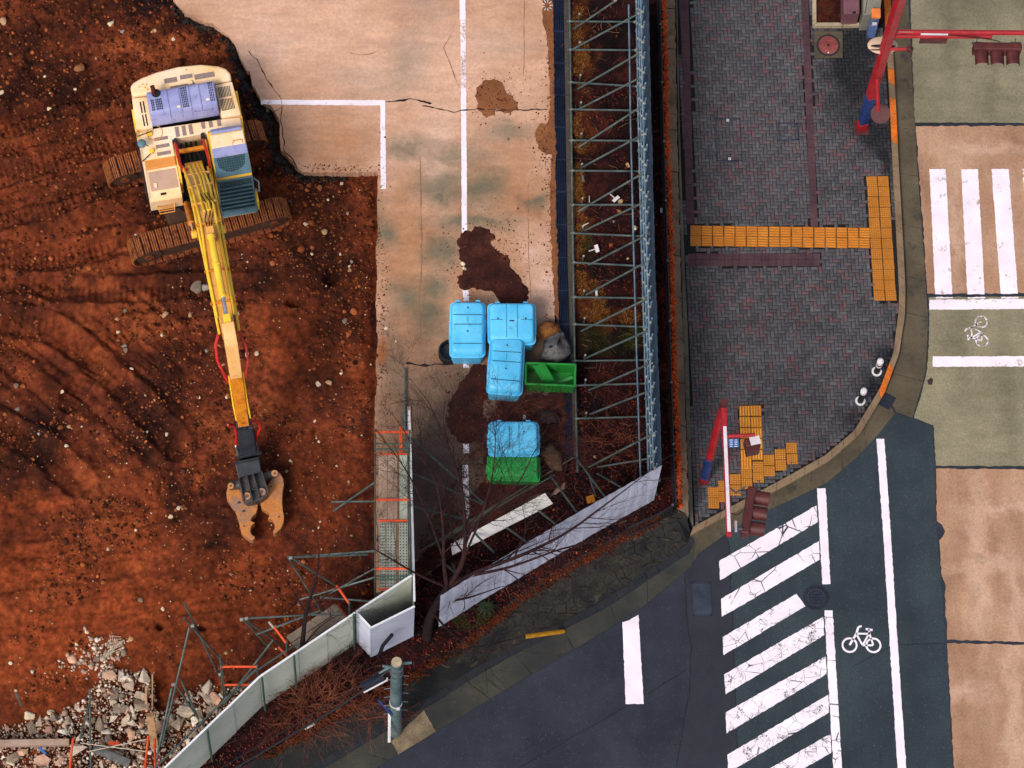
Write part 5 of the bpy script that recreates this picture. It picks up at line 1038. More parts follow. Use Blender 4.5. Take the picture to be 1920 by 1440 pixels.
def slab_board(name, label, cat, P, th, mat, group=None, ribs=0, ribmat=None):
    P = [Vector(p) for p in P]; n = (P[1]-P[0]).cross(P[3]-P[0]).normalized(); n = n if n.z > 0 else -n
    o = MB().hexa([p-n*th for p in P], P).build(name, mat, None, bevel=.012, label=label, cat=cat, group=group)
    for i in range(ribs):
        s = (i+.5)/ribs; a_, b_ = P[0].lerp(P[1], s), P[3].lerp(P[2], s); d = (b_-a_).normalized(); MB().box((a_+b_)/2+n*.004, ((b_-a_).length*.94, .02, .016), d, n.cross(d), n).build('rib', ribmat or mat, o)
    return o
slab_board('crate_lid', 'green ribbed lid leaning steeply inside the open crate', 'lid', [G(1000, 688, SITE+.72), G(1022, 681, SITE+.72), G(1042, 716, SITE+.28), G(1018, 717, SITE+.28)], .03, m_crate, ribs=6)
slab_board('crate_lid', 'green flat lid lying at the far end inside the open crate', 'lid', [G(1044, 716, SITE+.3), G(1072, 704, SITE+.42), G(1076, 709, SITE+.42), G(1052, 720, SITE+.28)], .03, m_crate)
tyre = MB(); 
pc = G(843, 664, SITE); tt = thing('rubber_bucket', (pc.x, pc.y, SITE), 'round black rubber tub half hidden beside the leftmost blue bin', 'tub')
MB().ring((pc.x, pc.y), .26, .30, SITE, SITE+.3, 28).build('tub_wall', m_dark, tt); MB().disc((pc.x, pc.y), .27, SITE+.01, SITE+.06).build('tub_floor', m_black, tt)

# =================================================================== boulders
def boulder(px, py, rx, ry, h, rz, label, cols, seed, grime=None, z=SITE):
    p_ = G(px, py, z+h*.5); V = rock_v(seed, ICO3_V, 22, .008, .36, .66); V = V/np.abs(V).max(0); nx = fbm(V[:, 0]*3+seed, V[:, 1]*3+V[:, 2]*2, 4)[:, None]; V = V*(1+.12*nx)
    V = rotz(V*np.array([rx, ry, h*.62]), rz)+np.array([p_.x, p_.y, z+h*.42]); V[:, 2] = np.maximum(V[:, 2], z-.02)
    me = np_mesh('boulder', V, ICO3_F, None, M('boulder_%d' % seed, cols, 2.2, 9, .9, .2, fine=(12, .35), bump=(16, .9, .03), grime=grime), label=label, cat='boulder'); me['group'] = 'boulders on the yard'
boulder(1030, 615, .42, .26, .5, .35, 'brown layered boulder beside the wide blue bin', ['#4a2c1c', '#7a4c2a', '#96602f', '#5c4232'], 31, ('#241a16', 2.4, .55, .7))
boulder(1042, 655, .42, .40, .65, .5, 'large grey angular boulder behind the open green crate', ['#333335', '#504f52', '#6c6a6a', '#423d39'], 32, ('#7c726a', 2.6, .62, .7))
boulder(1027, 782, .33, .22, .3, .1, 'flat dark grey boulder above the bin under the branches', ['#1c191b', '#2a2526', '#352e2c'], 33)
boulder(1036, 856, .36, .42, .4, .2, 'tan boulder against the bin pair under the branches', ['#3a2a22', '#54402f', '#6a5240'], 34, ('#2a1c18', 2.2, .56, .7))
boulder(1005, 935, .45, .28, .3, .5, 'brown boulder under the pipe bundle by the white board', ['#2e211c', '#443128', '#5a4434'], 35)

# =================================================================== hoarding, pipes, scaffolds
m_pipe_g = M('scaffold_pipe', ['#3e4c4a', '#4e5c5a', '#5e6c69'], 3, 6, .45, .5, metal=.35, fine=(20, .15), grime=('#6a5a40', 5, .62, .5))
m_pipe_b = M('scaffold_pipe_blue', ['#546c80', '#6a8296', '#8096a6'], 3, 6, .45, .5, metal=.35, fine=(20, .12))
m_clamp = M('clamp_zinc', ['#84847c', '#a4a090'], 8, 4, .4, .5, metal=.2)
m_pan = M('hoarding_white', ['#b4b8cc', '#c4c8dc', '#ced2e4'], .8, 6, .5, .4, fine=(10, .05), grime=('#7c7a7e', 2, .62, .4))
m_pan3 = M('hoarding_blue', ['#263a50', '#33495f', '#40586e'], .8, 6, .5, .4, fine=(10, .06))
m_pan2 = M('hoarding_grey', ['#bcc0b2', '#cacec0', '#d2d6c8'], .8, 6, .5, .4, fine=(10, .05), grime=('#7a7468', 2, .6, .5))
m_cap = M('hoarding_cap', ['#c8c8cc', '#dcdce0'], 3, 4, .4, .5)
m_pob = M('pipe_orange', ['#b83a14', '#cc481a', '#d65a28'], 4, 6, .5, .4, grime=('#7a4a34', 4, .6, .6))
PH = 3.0
def panel_run(name, label, pts, z0, h, mat, pitch=.92, cap=True, side=0, cat='hoarding', wav=True, pts_z=None):
    """pts: picture points of the TOP edge; each panel is a corrugated sheet standing below it"""
    Q = Gs(pts, z0+h); t = thing(name, (Q[0].x, Q[0].y, z0), label, cat)
    for A, B in zip(Q[:-1], Q[1:]):
        L_ = (B-A).length; n = max(1, round(L_/pitch)); d = (B-A).normalized(); nn = Vector((-d.y, d.x, 0))
        for i in range(n):
            a_ = A+d*(L_*i/n+.004); b_ = A+d*(L_*(i+1)/n-.004); k = 12 if wav else 1; vs = []
            jit = random.gauss(0, .006); dz = random.gauss(0, .008)
            for s in range(k+1):
                p_ = a_.lerp(b_, s/k); off = nn*(.004*(1 if (s//2) % 2 else -1) if wav else 0)+nn*jit; vs += [p_+off-EZ*(h-.05), p_+off+EZ*dz]
            m2 = MB().add(vs, [(2*s, 2*s+2, 2*s+3, 2*s+1) for s in range(k)]); m2.add([v-nn*.008 for v in vs], [(2*s+1, 2*s+3, 2*s+2, 2*s) for s in range(k)])
            o = m2.build('panel', mat, t, recalc=False)
        if cap: MB().box((A+B)/2+EZ*.012, (L_, .05, .03), d, nn).build('cap_rail', m_cap, t)
        for hz_ in (.4, 1.6): MB().box((A+B)/2-EZ*(h-hz_)+nn*.035*(1 if side >= 0 else -1), (L_, .03, .05), d, nn).build('back_rail', m_pipe_g, t)
    return t
# east + south hoarding
panel_run('hoarding_fence', 'tall hoarding standing along the sidewalk side of the long pipe bracing', [(1216, -70), (1219, 120), (1229, 500), (1241.5, 872)], SITE, PH, m_pan3, side=1, cap=False)
panel_run('hoarding_fence', 'pale violet corrugated hoarding running diagonally behind the bare tree to the street corner', [(1241.5, 872.7), (1122.8, 938.7), (1041, 986.5), (895, 1074), (826, 1117)], SITE, PH, m_pan, side=-1, cap=False)
# pipe bracing along the east hoarding
br = thing('pipe_bracing', G(1075, 400, SITE), 'long steel pipe bracing with struts and diagonals over the planting bed', 'scaffold')
def pipe(name, pts, r, mat, par, n=7): return MB().tube(pts, r, n).build(name, mat, par, smooth=True)
def clamp(p_, par, s=.07): return MB().box(p_, (s, s*.8, s), Vector((1, .3, 0)).normalized(), Vector((-.3, 1, 0)).normalized()).build('coupler', m_clamp, par, bevel=.012, seg=1)
ZR = SITE+.12
pipe('ground_pipe', Gs([(1067, -60), (1067.5, 0), (1069.5, 104), (1074.6, 487), (1078, 688), (1083, 886)], ZR), .03, m_pipe_g, br)
struts = [(40, 41), (93, 94), (154, 162), (205, 207), (263, 264), (320, 321), (384, 384), (437, 443), (492, 499), (557, 559), (608, 613), (677, 675), (723, 719), (785, 781), (-12, -12)]
for y0, y1 in struts:
    x0 = 1062+y0*.017; x1 = 1192+y0*.029; pipe('strut', [G(x0, y0, ZR+.05), G(x1, y1, ZR+.05)], .028, m_pipe_g, br); clamp(G(x0+6, y0, ZR+.04), br); clamp(G(x1-2, y1, ZR+.06), br, .08)
    p_ = G(x0+22, y0+1, SITE); sk = pipe('stake', [p_-EZ*.05, p_+EZ*.5], .022, m_pipe_g, br); MB().tube([p_+EZ*.49, p_+EZ*.53], .028, 8).build('stake_cap', m_clamp, sk)
dg = [(335, 155, 565, 0), (330, 265, 690, 70), (355, 480, 700, 280), (360, 590, 700, 415), (360, 795, 715, 565), (375, 905, 710, 725), (360, 1140, 725, 925), (390, 1245, 750, 1075), (415, 1430, 745, 1260)]
dg = [(960+a/2.88, b/2.88, 960+c/2.88, d/2.88) for a, b, c, d in dg]+[(960+a/2.88, 480+b/2.88, 960+c/2.88, 480+d/2.88) for a, b, c, d in [(400, 210, 740, 25), (375, 405, 750, 220), (390, 555, 750, 395), (415, 725, 760, 575), (420, 855, 765, 720), (415, 1140, 770, 955)]]
for x0, y0, x1, y1 in dg: pipe('diagonal_brace', [G(x0, y0, SITE+.2), G(x1, y1, SITE+2.1)], .028, m_pipe_g, br); clamp(G(x1-2, y1+1, SITE+2.1), br)
TOPL = [(1216, -70), (1219, 120), (1229, 500), (1241.5, 872)]; top = resample(Gs(TOPL, SITE+PH), n=33)
for i, p_ in enumerate(top):
    q_ = p_+Vector((-.14, 0, 0)); pipe('upright', [Vector((q_.x, q_.y, SITE)), Vector((q_.x, q_.y, SITE+PH+.08))], .024, m_pipe_b, br)
    if i % 2 == 0 and i+1 < len(top):
        e = top[i+1]+Vector((-.2, 0, 0)); pipe('cross_brace', [Vector((q_.x-.06, q_.y, SITE+.5)), Vector((e.x, e.y, SITE+2.4))], .02, m_pipe_b, br)
    for zz in (1.0, 1.9, 2.75): clamp(Vector((q_.x-.02, q_.y, SITE+zz)), br, .085)
for zz, dx in ((.3, -.36), (1.0, -.2), (1.9, -.2), (2.75, -.2)): pipe('rail', [Vector((v.x+dx, v.y, SITE+zz)) for v in top[::8]], .024, m_pipe_b, br)
for x0, y0, z0, x1, y1, z1 in [(1080, 858, .3, 1134, 931, 1.6), (1120, 888, .3, 1165, 914, 1.5), (1033, 893, .3, 1082, 961, 1.5), (1120, 876, .2, 1217, 860, .3), (1104, 890, .3, 1117, 930, .9), (1010, 958, .3, 1041, 982, 1.6), (890, 1000, .3, 925, 1035, 1.4), (950, 990, .3, 985, 1015, 1.4), (825, 1050, .3, 858, 1078, 1.4), (848, 1056, .3, 858, 1080, 1.2)]:
    pipe('corner_brace', [G(x0, y0, SITE+z0), G(x1, y1, SITE+z1)], .028, m_pipe_g, br)
# loose pipe bundle and white boards
bu = thing('pipe_bundle', G(950, 960, SITE), 'bundle of long scaffold pipes lying diagonally beside the white board', 'pipes')
m_rustp = M('old_pipe', ['#3c3830', '#54503f', '#686048'], 4, 6, .5, .5, metal=.3)
for i, (x0, y0, x1, y1) in enumerate([(782, 1037, 1075, 858), (805, 1024, 1040, 890), (826, 1016, 1010, 905), (828, 1008, 1000, 910), (835, 1012, 985, 918)]): pipe('loose_pipe', [G(x0, y0, SITE+.12+.05*(i % 3)), G(x1, y1, SITE+.14+.05*(i % 3))], .024, [m_rustp, m_pipe_g][i % 2], bu)
m_board = M('white_board', ['#d8d4d0', '#e6e2de', '#eeeae6'], 1.2, 6, .6, .3, grime=('#9a8c80', 2.6, .62, .5))
slab_board('white_board', 'long white board lying beside the pipe bundle', 'board', [G(845, 1020, SITE+.3), G(1022, 924, SITE+.3), G(1037, 944, SITE+.3), G(848, 1041, SITE+.3)], .04, m_board)
for (a, b) in (((760, 872), (905, 945)), ((775, 890), (892, 955)), ((773, 948), (882, 974))): pass
# walkway scaffold
ws = thing('scaffold_walkway', G(738, 950, SITE), 'narrow scaffold walkway with plank decks and orange cross bars beside the slab', 'scaffold')
ZD = SITE+1.7; ZU = SITE+3.6
m_deck = M('deck_tan', ['#80695c', '#987f70', '#a48c7c'], 1.4, 7, .8, .3, fine=(20, .15), grime=('#4c3c34', 3, .6, .6))
m_deckg = M('deck_grey', ['#7c8078', '#90948a', '#9ca096'], 1.6, 6, .6, .4, fine=(20, .1), grime=('#57524a', 3, .62, .5))
m_pgreen = M('pipe_green', ['#2c4a42', '#3a5a50'], 4, 5, .5, .4)
for y in (852, 976, 1104): pipe('deck_bar', Gs([(709, y), (765, y)], ZD), .03, m_pob, ws)
for y in (810, 937, 1066): pipe('top_bar', Gs([(702, y), (768, y)], ZU), .032, m_pob, ws)
for x in (703.5, 768):
    for y in (810, 937, 1066): p_ = G(x, y, ZU); pipe('standard', [Vector((p_.x, p_.y, SITE-.1)), Vector((p_.x, p_.y, ZU+.12))], .026, m_pgreen, ws)
    pipe('guard_rail', [G(x, 806, ZU-.5), G(x, 1075, ZU-.5)], .022, m_pipe_g, ws); pipe('guard_rail', [G(x, 820, ZU-1.2), G(x, 1090, ZU-1.2)], .022, m_pipe_g, ws)
for y, yy in ((832, 0), (842, 0), (1080, 0), (1086, 0)): pipe('end_rail', Gs([(702, y), (768, y)], ZD+.9 if y < 900 else ZD+.9), .02, m_pgreen, ws)
def plank(x0, x1, y0, y1, mat, holes_=False, z=ZD+.06):
    c = Gs([(x0, y0), (x1, y0), (x1, y1), (x0, y1)], z); o = MB().hexa([v-EZ*.05 for v in c], c).build('plank', mat, ws, bevel=.008, seg=1)
    if holes_:
        mb = MB()
        for i in range(3):
            for j in range(22): p_ = c[0].lerp(c[1], (i+.5)/3).lerp(c[3].lerp(c[2], (i+.5)/3), (j+.5)/22); mb.box(p_+EZ*.001, (.03, .03, .004))
        mb.build('punched_holes', m_dark, o, kind='stuff')
for x0, x1, mm in ((710, 726, m_deck), (727, 745, m_deck), (749, 764, m_deckg)): plank(x0, x1, 853, 973, mm)
for x0, x1, mm in ((712, 724, m_deckg), (725, 742, m_deckg), (748, 765, m_deckg)): plank(x0, x1, 980, 1102, mm, True)
plank(748, 754, 798, 850, m_pob, z=ZD+.04)
panel_run('hoarding_fence', 'white edged hoarding run along the open side of the scaffold walkway', [(767, 770), (770, 860), (774, 1000), (777, 1128)], SITE, 2.9, m_pan2, side=-1)
wr = ws
for (x0, y0, z0, x1, y1, z1) in [(772, 822, 2.6, 912, 948, .1), (775, 888, 2.0, 905, 945, .1), (775, 950, 1.6, 880, 976, .1), (622, 941, .2, 702, 940, .3), (625, 958, .1, 702, 905, 1.4), (600, 1041, .2, 702, 1034, 1.2), (545, 1045, .3, 702, 1033, 1.2), (760, 690, .1, 759, 810, .12), (757, 765, .1, 756, 806, .1)]:
    pipe('side_brace', [G(x0, y0, SITE+z0), G(x1, y1, SITE+z1)], .028, m_pipe_g, ws)
slab_board('edge_plank', 'pale wooden plank lying on the slab above the scaffold walkway', 'plank', [G(763, 762, SITE+.06), G(770, 760, SITE+.06), G(772, 810, SITE+.06), G(764, 810, SITE+.06)], .04, m_deck)
# lower left hoarding
panel_run('hoarding_fence', 'dark inner hoarding panel closing the lower end of the scaffold walkway', [(667.8, 1147), (772, 1079)], SITE, PH, m_pan2, 1.0, side=1, wav=False)
panel_run('hoarding_fence', 'bright grey hoarding panel jutting out in front of the dark inner panel', [(667.8, 1147.5), (695.6, 1177.5), (777.5, 1137)], SITE, PH-.15, m_pan, 1.2, side=1, wav=False)
dh = panel_run('hoarding_fence', 'pale green grey hoarding curving from the rubble pile up to the bushy shrub', [(666, 1149), (559.4, 1220.6), (487, 1269), (385, 1367), (309, 1440), (200, 1545)], SITE, PH, m_pan2, 1.0, side=-1, wav=False)
for x, y in ((660, 1152), (548, 1229), (488, 1270), (386, 1368)):
    p_ = G(x, y+2, SITE+PH); q_ = Vector((p_.x+.05, p_.y-.06, 0)); MB().tube([Vector((q_.x, q_.y, SITE)), Vector((q_.x, q_.y, SITE+PH+.3))], .03, 7).build('post', m_pgreen, dh, smooth=True)
# lower left scaffold
ls = thing('leaning_scaffold', G(500, 1230, SITE), 'scaffold of pipes and orange bars behind the curved hoarding above the rubble', 'scaffold')
LP = [(345, 1130, 2.6, 412, 1270, .1), (345, 1158, 2.4, 420, 1245, .3), (355, 1176, 2.3, 303, 1400, .1), (412, 1228, 2.2, 420, 1315, .1), (330, 1285, 1.8, 384, 1365, .3), (340, 1276, 1.4, 375, 1355, .3), (322, 1290, 1.5, 290, 1440, .1), (168, 1292, 1.8, 170, 1440, 0), (170, 1310, 1.8, 150, 1385, .1),
      (480, 1255, 2.4, 290, 1440, 2.4), (545, 1235, 1.5, 420, 1310, 1.0), (560, 1205, 2.2, 470, 1265, 2.0), (455, 1160, 1.8, 640, 1150, 1.8), (455, 1160, 1.8, 505, 1215, .3), (462, 1163, 1.8, 525, 1210, .4), (540, 1045, 2.0, 605, 1150, .3), (545, 1045, 2.0, 640, 1105, .6), (605, 1120, 1.0, 704, 1065, 1.9), (560, 1125, .8, 704, 1082, 1.6), (600, 1120, 1.5, 700, 1128, 1.5), (540, 1045, 2.0, 690, 1040, 1.6), (480, 1190, 2.2, 600, 1145, 2.2), (420, 1320, 1.9, 512, 1200, 2.2)]
for x0, y0, z0, x1, y1, z1 in LP: pipe('scaffold_pipe', [G(x0, y0, SITE+z0), G(x1, y1, SITE+z1)], .026, m_pipe_g, ls)
for x, y, z in ((361, 1174, 2.4), (413, 1265, 1.2), (462, 1160, 1.8), (453, 1162, 1.8), (325, 1284, 1.6), (545, 1046, 2.0), (376, 1350, .6)): clamp(G(x, y, SITE+z), ls, .09)
for x0, y0, x1, y1, z in [(414, 1250, 482, 1250, 2.9), (420, 1284, 472, 1284, 1.2), (513, 1175, 537, 1206, 2.9), (522, 1213, 540, 1232, 1.2), (631, 1098, 655, 1132, 2.9), (632, 1134, 650, 1157, 1.2), (278, 1380, 272, 1440, 1.0), (137, 1385, 131, 1440, 1.0), (290, 1385, 291, 1440, .6)]: pipe('orange_bar', Gs([(x0, y0), (x1, y1)], SITE+z), .032, m_pob, ls)
pipe('white_tip', Gs([(504, 1166), (513, 1177)], SITE+2.9), .03, m_clamp, ls)
for x, y in ((482, 1250), (416, 1250), (655, 1132), (537, 1206)): p_ = G(x, y, SITE+2.9); pipe('standard', [Vector((p_.x, p_.y, SITE-.1)), p_+EZ*.1], .026, m_pipe_g, ls)
m_deckp = M('deck_dirty', ['#5c5048', '#75675c', '#857566'], 1.8, 8, .85, .2, fine=(20, .3), grime=('#3a2c26', 3, .56, .7))
for k in range(3):
    c = [G(536+k*11, 1194+k*12, SITE+1.3), G(628+k*11, 1132+k*12.5, SITE+1.3), G(638+k*11, 1143.5+k*12.5, SITE+1.3), G(546+k*11, 1205+k*12, SITE+1.3)]; MB().hexa([v-EZ*.05 for v in c], c).build('plank', m_deckp, ls)
pipe('bent_bracket', [G(735, 1190, SITE+2.0), G(718, 1210, SITE+1.5), G(712, 1226, SITE+.9)], .05, m_dark, dh)

# =================================================================== street furniture
m_rpole = M('pole_red', ['#840e18', '#98141e', '#a41c26'], 2.5, 6, .45, .45, fine=(12, .1), grime=('#5c1418', 3, .62, .5))
m_rdark = M('signal_maroon', ['#3c1618', '#4c1e1e', '#582624'], 3, 6, .5, .4, fine=(14, .12))
m_blue = M('band_blue', ['#10244e', '#183066', '#22407a'], 3, 6, .5, .4, grime=('#3a4c70', 5, .6, .6))
m_wht = M('white_paint', ['#c4bcc0', '#d8d2d4'], 3, 5, .5, .4)
m_steel = M('galvanised', ['#5a6266', '#6c7478'], 4, 5, .4, .5, metal=.6)
def oct_tube(mb, path, r, n=8): return mb.tube(path, r, n)
def vlerp(px, py, h0, h1): p_ = G(px, py, ZB); return Vector((p_.x, p_.y, h0)), Vector((p_.x, p_.y, h1))
# --- signal post at the top of the sidewalk
b0, t0 = vlerp(1615, 240, ZB, 10.2)
s1 = thing('signal_post', b0, 'tall red signal post with blue band at the top of the sidewalk by the road', 'traffic signal')
def sq_post(z0, z1, r, mat, nm, par):
    a_ = Vector((math.cos(.3), math.sin(.3), 0)); c_ = Vector((-a_.y, a_.x, 0)); p0 = Vector((b0.x, b0.y, 0))
    return MB().box(p0+EZ*(z0+z1)/2, (r, r, z1-z0), a_, c_).build(nm, mat, par, bevel=.02, seg=1)
sq_post(ZB, .55, .235, m_rpole, 'post_foot', s1); sq_post(.55, 2.3, .232, m_blue, 'post_band', s1); sq_post(2.3, 10.2, .23, m_rpole, 'post', s1)
zA = 6.5
def arm(pts, z, r, mat, par, nm='arm', n=8): return MB().tube(Gs(pts, z), r, n).build(nm, mat, par, smooth=True)
arm([(1682, 60), (1990, 62)], zA, .07, m_rpole, s1); arm([(1676, 68), (1860, 69)], zA-.3, .055, m_rpole, s1)
MB().box(G(1752, 64.5, zA+.05), (.7, .03, .05)).build('name_plate', m_wht, s1); MB().box(G(1750, 76, zA-.5), (.7, .04, .3)).build('sign_plate', m_rdark, s1)
arm([(1668, 92), (1702, 92)], 5.6, .045, m_rpole, s1); MB().ring((G(1706, 92, 5.6).x, G(1706, 92, 5.6).y), .06, .09, 5.55, 5.65, 16).build('ring', m_rdark, s1)
arm([(1645, 150), (1647, 208)], 3.9, .055, m_rpole, s1)
c = G(1650, 214, 3.2); MB().tube([c+Vector((0, .03, .0)), c+Vector((0, -.04, .12))], .26, 24).build('round_sign', m_rdark, s1, smooth=True)
pipe('sign_bracket', [G(1645, 200, 3.7), G(1640, 205, 3.3)], .02, m_steel, s1)
def signal_head(name, par, O, A, D, label=None):      # O: centre of the back bar, A: along the lamps, D: towards the viewer side
    hd_ = MB().box(O, (1.25, .22, .42), A, D).build(name, m_rdark, par, bevel=.05)
    for k in (-1, 0, 1):
        c = O+A*k*.4; vs = []; n = 14; Lh = .36; R = .175
        for s in (0, 1):
            for rr in (R, R-.012):
                for j in range(n+1):
                    t = math.radians(-20+220*j/n); ln = Lh*(1 if s else 0)*(1-.30*max(0, -math.sin(t))); vs.append(c+D*(.10+ln)+A*rr*math.cos(t)+EZ*(rr*math.sin(t)))
        m2 = n+1; fs = []
        for j in range(n): fs += [(j, j+1, 2*m2+j+1, 2*m2+j), (m2+j+1, m2+j, 3*m2+j, 3*m2+j+1), (2*m2+j, 2*m2+j+1, 3*m2+j+1, 3*m2+j)]
        MB().add(vs, fs).build('lamp_hood', m_rdark, hd_, smooth=True)
        MB().tube([c+D*.10, c+D*.125], .15, 18).build('lens', m_dark, hd_, smooth=True)
    return hd_
pipe('cable', smooth_path([G(1690, 64, zA+.02), G(1780, 66, zA-.12), G(1868, 76, zA-.2), G(1869, 86, zA-.3)], 5), .012, m_dark, s1)
for i in range(6): MB().tube([G(1690+i*4, 60, zA+.06), G(1690+i*4, 60, zA+.09)], .014, 6).build('bolt', m_steel, s1)
MB().box(Vector((b0.x, b0.y, ZB+.02)), (.42, .42, .05)).build('base_plate', m_rdark, s1, bevel=.01)
sh = signal_head('signal_head', s1, G(1869, 92, zA-.45), Vector((1, 0, 0)), Vector((0, -1, 0)))
for x in (1832, 1904): MB().box(G(x, 81, zA-.3), (.28, .06, .05)).build('hanger', m_steel, s1); pipe('hanger_rod', [G(x-1, 80, zA-.3), G(x, 72, zA-.1)], .015, m_steel, s1)
# lamp disc behind the post
lc = G(1655, 85, 5.2); lm = MB().add([lc+Vector((v[0]*.40, v[1]*.25, v[2]*.10)) for v in ICO3_V], [tuple(f) for f in ICO3_F]).build('lamp_shade', M('lamp_shade_cream', ['#b89a84', '#c8aa94'], 3), s1, smooth=True)
MB().add([lc+Vector((v[0]*.34, v[1]*.05-.06, v[2]*.03+.085)) for v in ICO2_V], [tuple(f) for f in ICO2_F]).build('shade_slot', m_dark, lm); MB().add([lc+Vector((v[0]*.36, v[1]*.02-.16, v[2]*.03+.065)) for v in ICO2_V], [tuple(f) for f in ICO2_F]).build('shade_slot', m_dark, lm)
# --- signal post at the corner
b2, _ = vlerp(1320, 901, ZB, 6.5)
s2 = thing('signal_post', b2, 'red signal post at the sidewalk corner, its arm reaching over the zebra stripes', 'traffic signal')
mb = lambda z0, z1, r0, r1, m_, nm: MB().tube([Vector((b2.x, b2.y, z0)), Vector((b2.x, b2.y, z1))], [r0, r1], 14).build(nm, m_, s2, smooth=True)
mb(ZB, .45, .13, .13, m_rpole, 'post_foot'); mb(.45, 2.1, .125, .12, m_blue, 'post_band'); mb(2.1, 6.5, .115, .10, m_rpole, 'post')
tp = Vector((b2.x, b2.y, 6.3)); ae = G(1367, 1006, 6.3); d = (ae-tp).normalized(); nn = Vector((-d.y, d.x, 0))
st_ = tp-d*.12; MB().box((st_+ae)/2, ((ae-st_).length, .13, .16), d, nn).build('arm', m_rpole, s2, bevel=.02); MB().box((st_+ae)/2+EZ*.085+d*.3, ((ae-st_).length-.8, .085, .012), d, nn).build('arm_highlight', M('highlight_white', ['#c2bac2', '#d4ccd2'], 3, 6, .5, .4, grime=('#7a2424', 5, .58, .9)), s2)  # pale strip paints the highlight onto the top of the red arm
MB().tube([tp-EZ*.2, tp+EZ*.25], .105, 12).build('post_cap', m_rdark, s2, smooth=True)
ho = G(1403, 960, 5.6); hd2 = signal_head('signal_head', s2, ho, (G(1410, 918, 5.6)-G(1397, 1002, 5.6)).normalized(), (G(1440, 962, 5.6)-G(1405, 957, 5.6)).normalized())
for (a, b) in (((1366, 913), (1380, 924)), ((1380, 924), (1398, 912)), ((1371, 990), (1392, 992))): pipe('bracket', Gs([a, b], 5.9), .022, m_steel, s2)
MB().box(G(1379.5, 987, 6.0), (.06, .28, .05)).build('bracket_plate', m_wht, s2)
pipe('cable', smooth_path(Gs([(1370, 962), (1382, 965), (1396, 955)], 5.9), 4), .012, m_dark, s2)
arm([(1352, 819), (1416, 815)], 4.0, .05, m_rpole, s2)
ph = G(1410, 832, 3.7); pw = MB().box(ph, (.4, .26, .42), Vector((.97, .24, 0)), Vector((-.24, .97, 0))).build('walk_signal', m_rdark, s2, bevel=.06)
MB().box(ph+Vector((.06, .02, .215)), (.26, .22, .01), Vector((.97, .24, 0)), Vector((-.24, .97, 0))).build('top_plate', m_wht, pw); MB().box(ph+Vector((.0, -.2, .02)), (.34, .16, .36), Vector((.97, .24, 0)), Vector((-.24, .97, 0))).build('hood', m_rdark, pw, bevel=.03)
m_sblue = M('sign_blue', ['#2a5c9c', '#3468a8'], 4, 4, .4, .4)
sg = MB().box(G(1376, 831, 3.0), (.27, .22, .02), Vector((.99, .08, 0)), Vector((-.08, .99, 0))).build('blue_sign', m_sblue, s2)
for i in range(4):
    for j in range(2): MB().box(G(1371+j*9, 825+i*4, 3.016), (.085-.02*((i+j) % 2), .022, .004)).build('sign_mark', m_wht, sg)
# --- bollards
def bollard(px, py, label, cap_h):
    p_ = G(px, py, ZT); t = thing('bollard', p_, label, 'bollard', 'bollards at the rounded corner')
    MB().ring((p_.x, p_.y), .085, .135, ZT-.02, ZT+.03, 24).build('base_ring', m_wht, t, smooth=True)
    MB().tube([p_, p_+EZ*.72], .08, 18).build('shaft', m_dark, t, smooth=True)
    MB().tube([p_+EZ*.70, p_+EZ*.86, p_+EZ*.9], [.088, .088, .05], 18).build('cap', m_wht, t, smooth=True)
    if cap_h: MB().tube([p_+EZ*.5, p_+EZ*.58], .083, 18).build('reflector_band', m_wht, t, smooth=True)
bollard(1643.7, 697, 'black bollard with white cap and white band beside the orange kerb', True)
bollard(1613, 752, 'black bollard with plain white cap above the gutter grate', False)
# --- manholes and covers
def manhole(px, py, r, z, label, rings, mat, mat2, pad=None):
    p_ = G(px, py, z); t = thing('manhole_cover', (p_.x, p_.y, z-.02), label, 'manhole cover')
    if pad: MB().prism(XY(pad, z), z-.05, z+.004).build('concrete_pad', m_gut, t)
    MB().ring((p_.x, p_.y), r*.86, r, z-.03, z+.014, 36).build('cover_frame', mat2, t); MB().disc((p_.x, p_.y), r*.84, z-.03, z+.008, 36).build('cover_plate', mat, t)
    for k, rr in enumerate(rings):
        MB().ring((p_.x, p_.y), rr-.012, rr+.012, z, z+.016, 28).build('raised_ring', mat2, t)
        nb = 6+6*k
        for i in range(nb): a_ = 6.283*i/nb; MB().box((p_.x+math.cos(a_)*(rr-.05), p_.y+math.sin(a_)*(rr-.05), z+.008), (.07, .022, .016), Vector((math.cos(a_), math.sin(a_), 0)), Vector((-math.sin(a_), math.cos(a_), 0))).build('raised_bar', mat2, t)
    return t
manhole(1530, 1120.5, .335, .01, 'round dark iron manhole cover between the diagonal stripes', [.09, .17, .26], m_ironb, m_iron)
m_redlid = M('red_lid', ['#5e2a2c', '#7c3a38', '#8c4a44'], 3, 8, .75, .3, fine=(20, .25), grime=('#4c4038', 3, .58, .6))
mh = manhole(1553, 85, .32, ZT+.004, 'round faded red manhole cover in a concrete square by the planter', [], m_redlid, m_iron, [(1526, 59), (1580, 59), (1580, 108), (1527, 109)])
p_ = G(1553, 85, ZT); MB().disc((p_.x, p_.y), .035, ZT, ZT+.02, 12).build('lift_hole', m_dark, mh); p_ = G(1553, 99, ZT); MB().disc((p_.x, p_.y), .02, ZT, ZT+.022, 8).build('rivet', m_wht, mh)
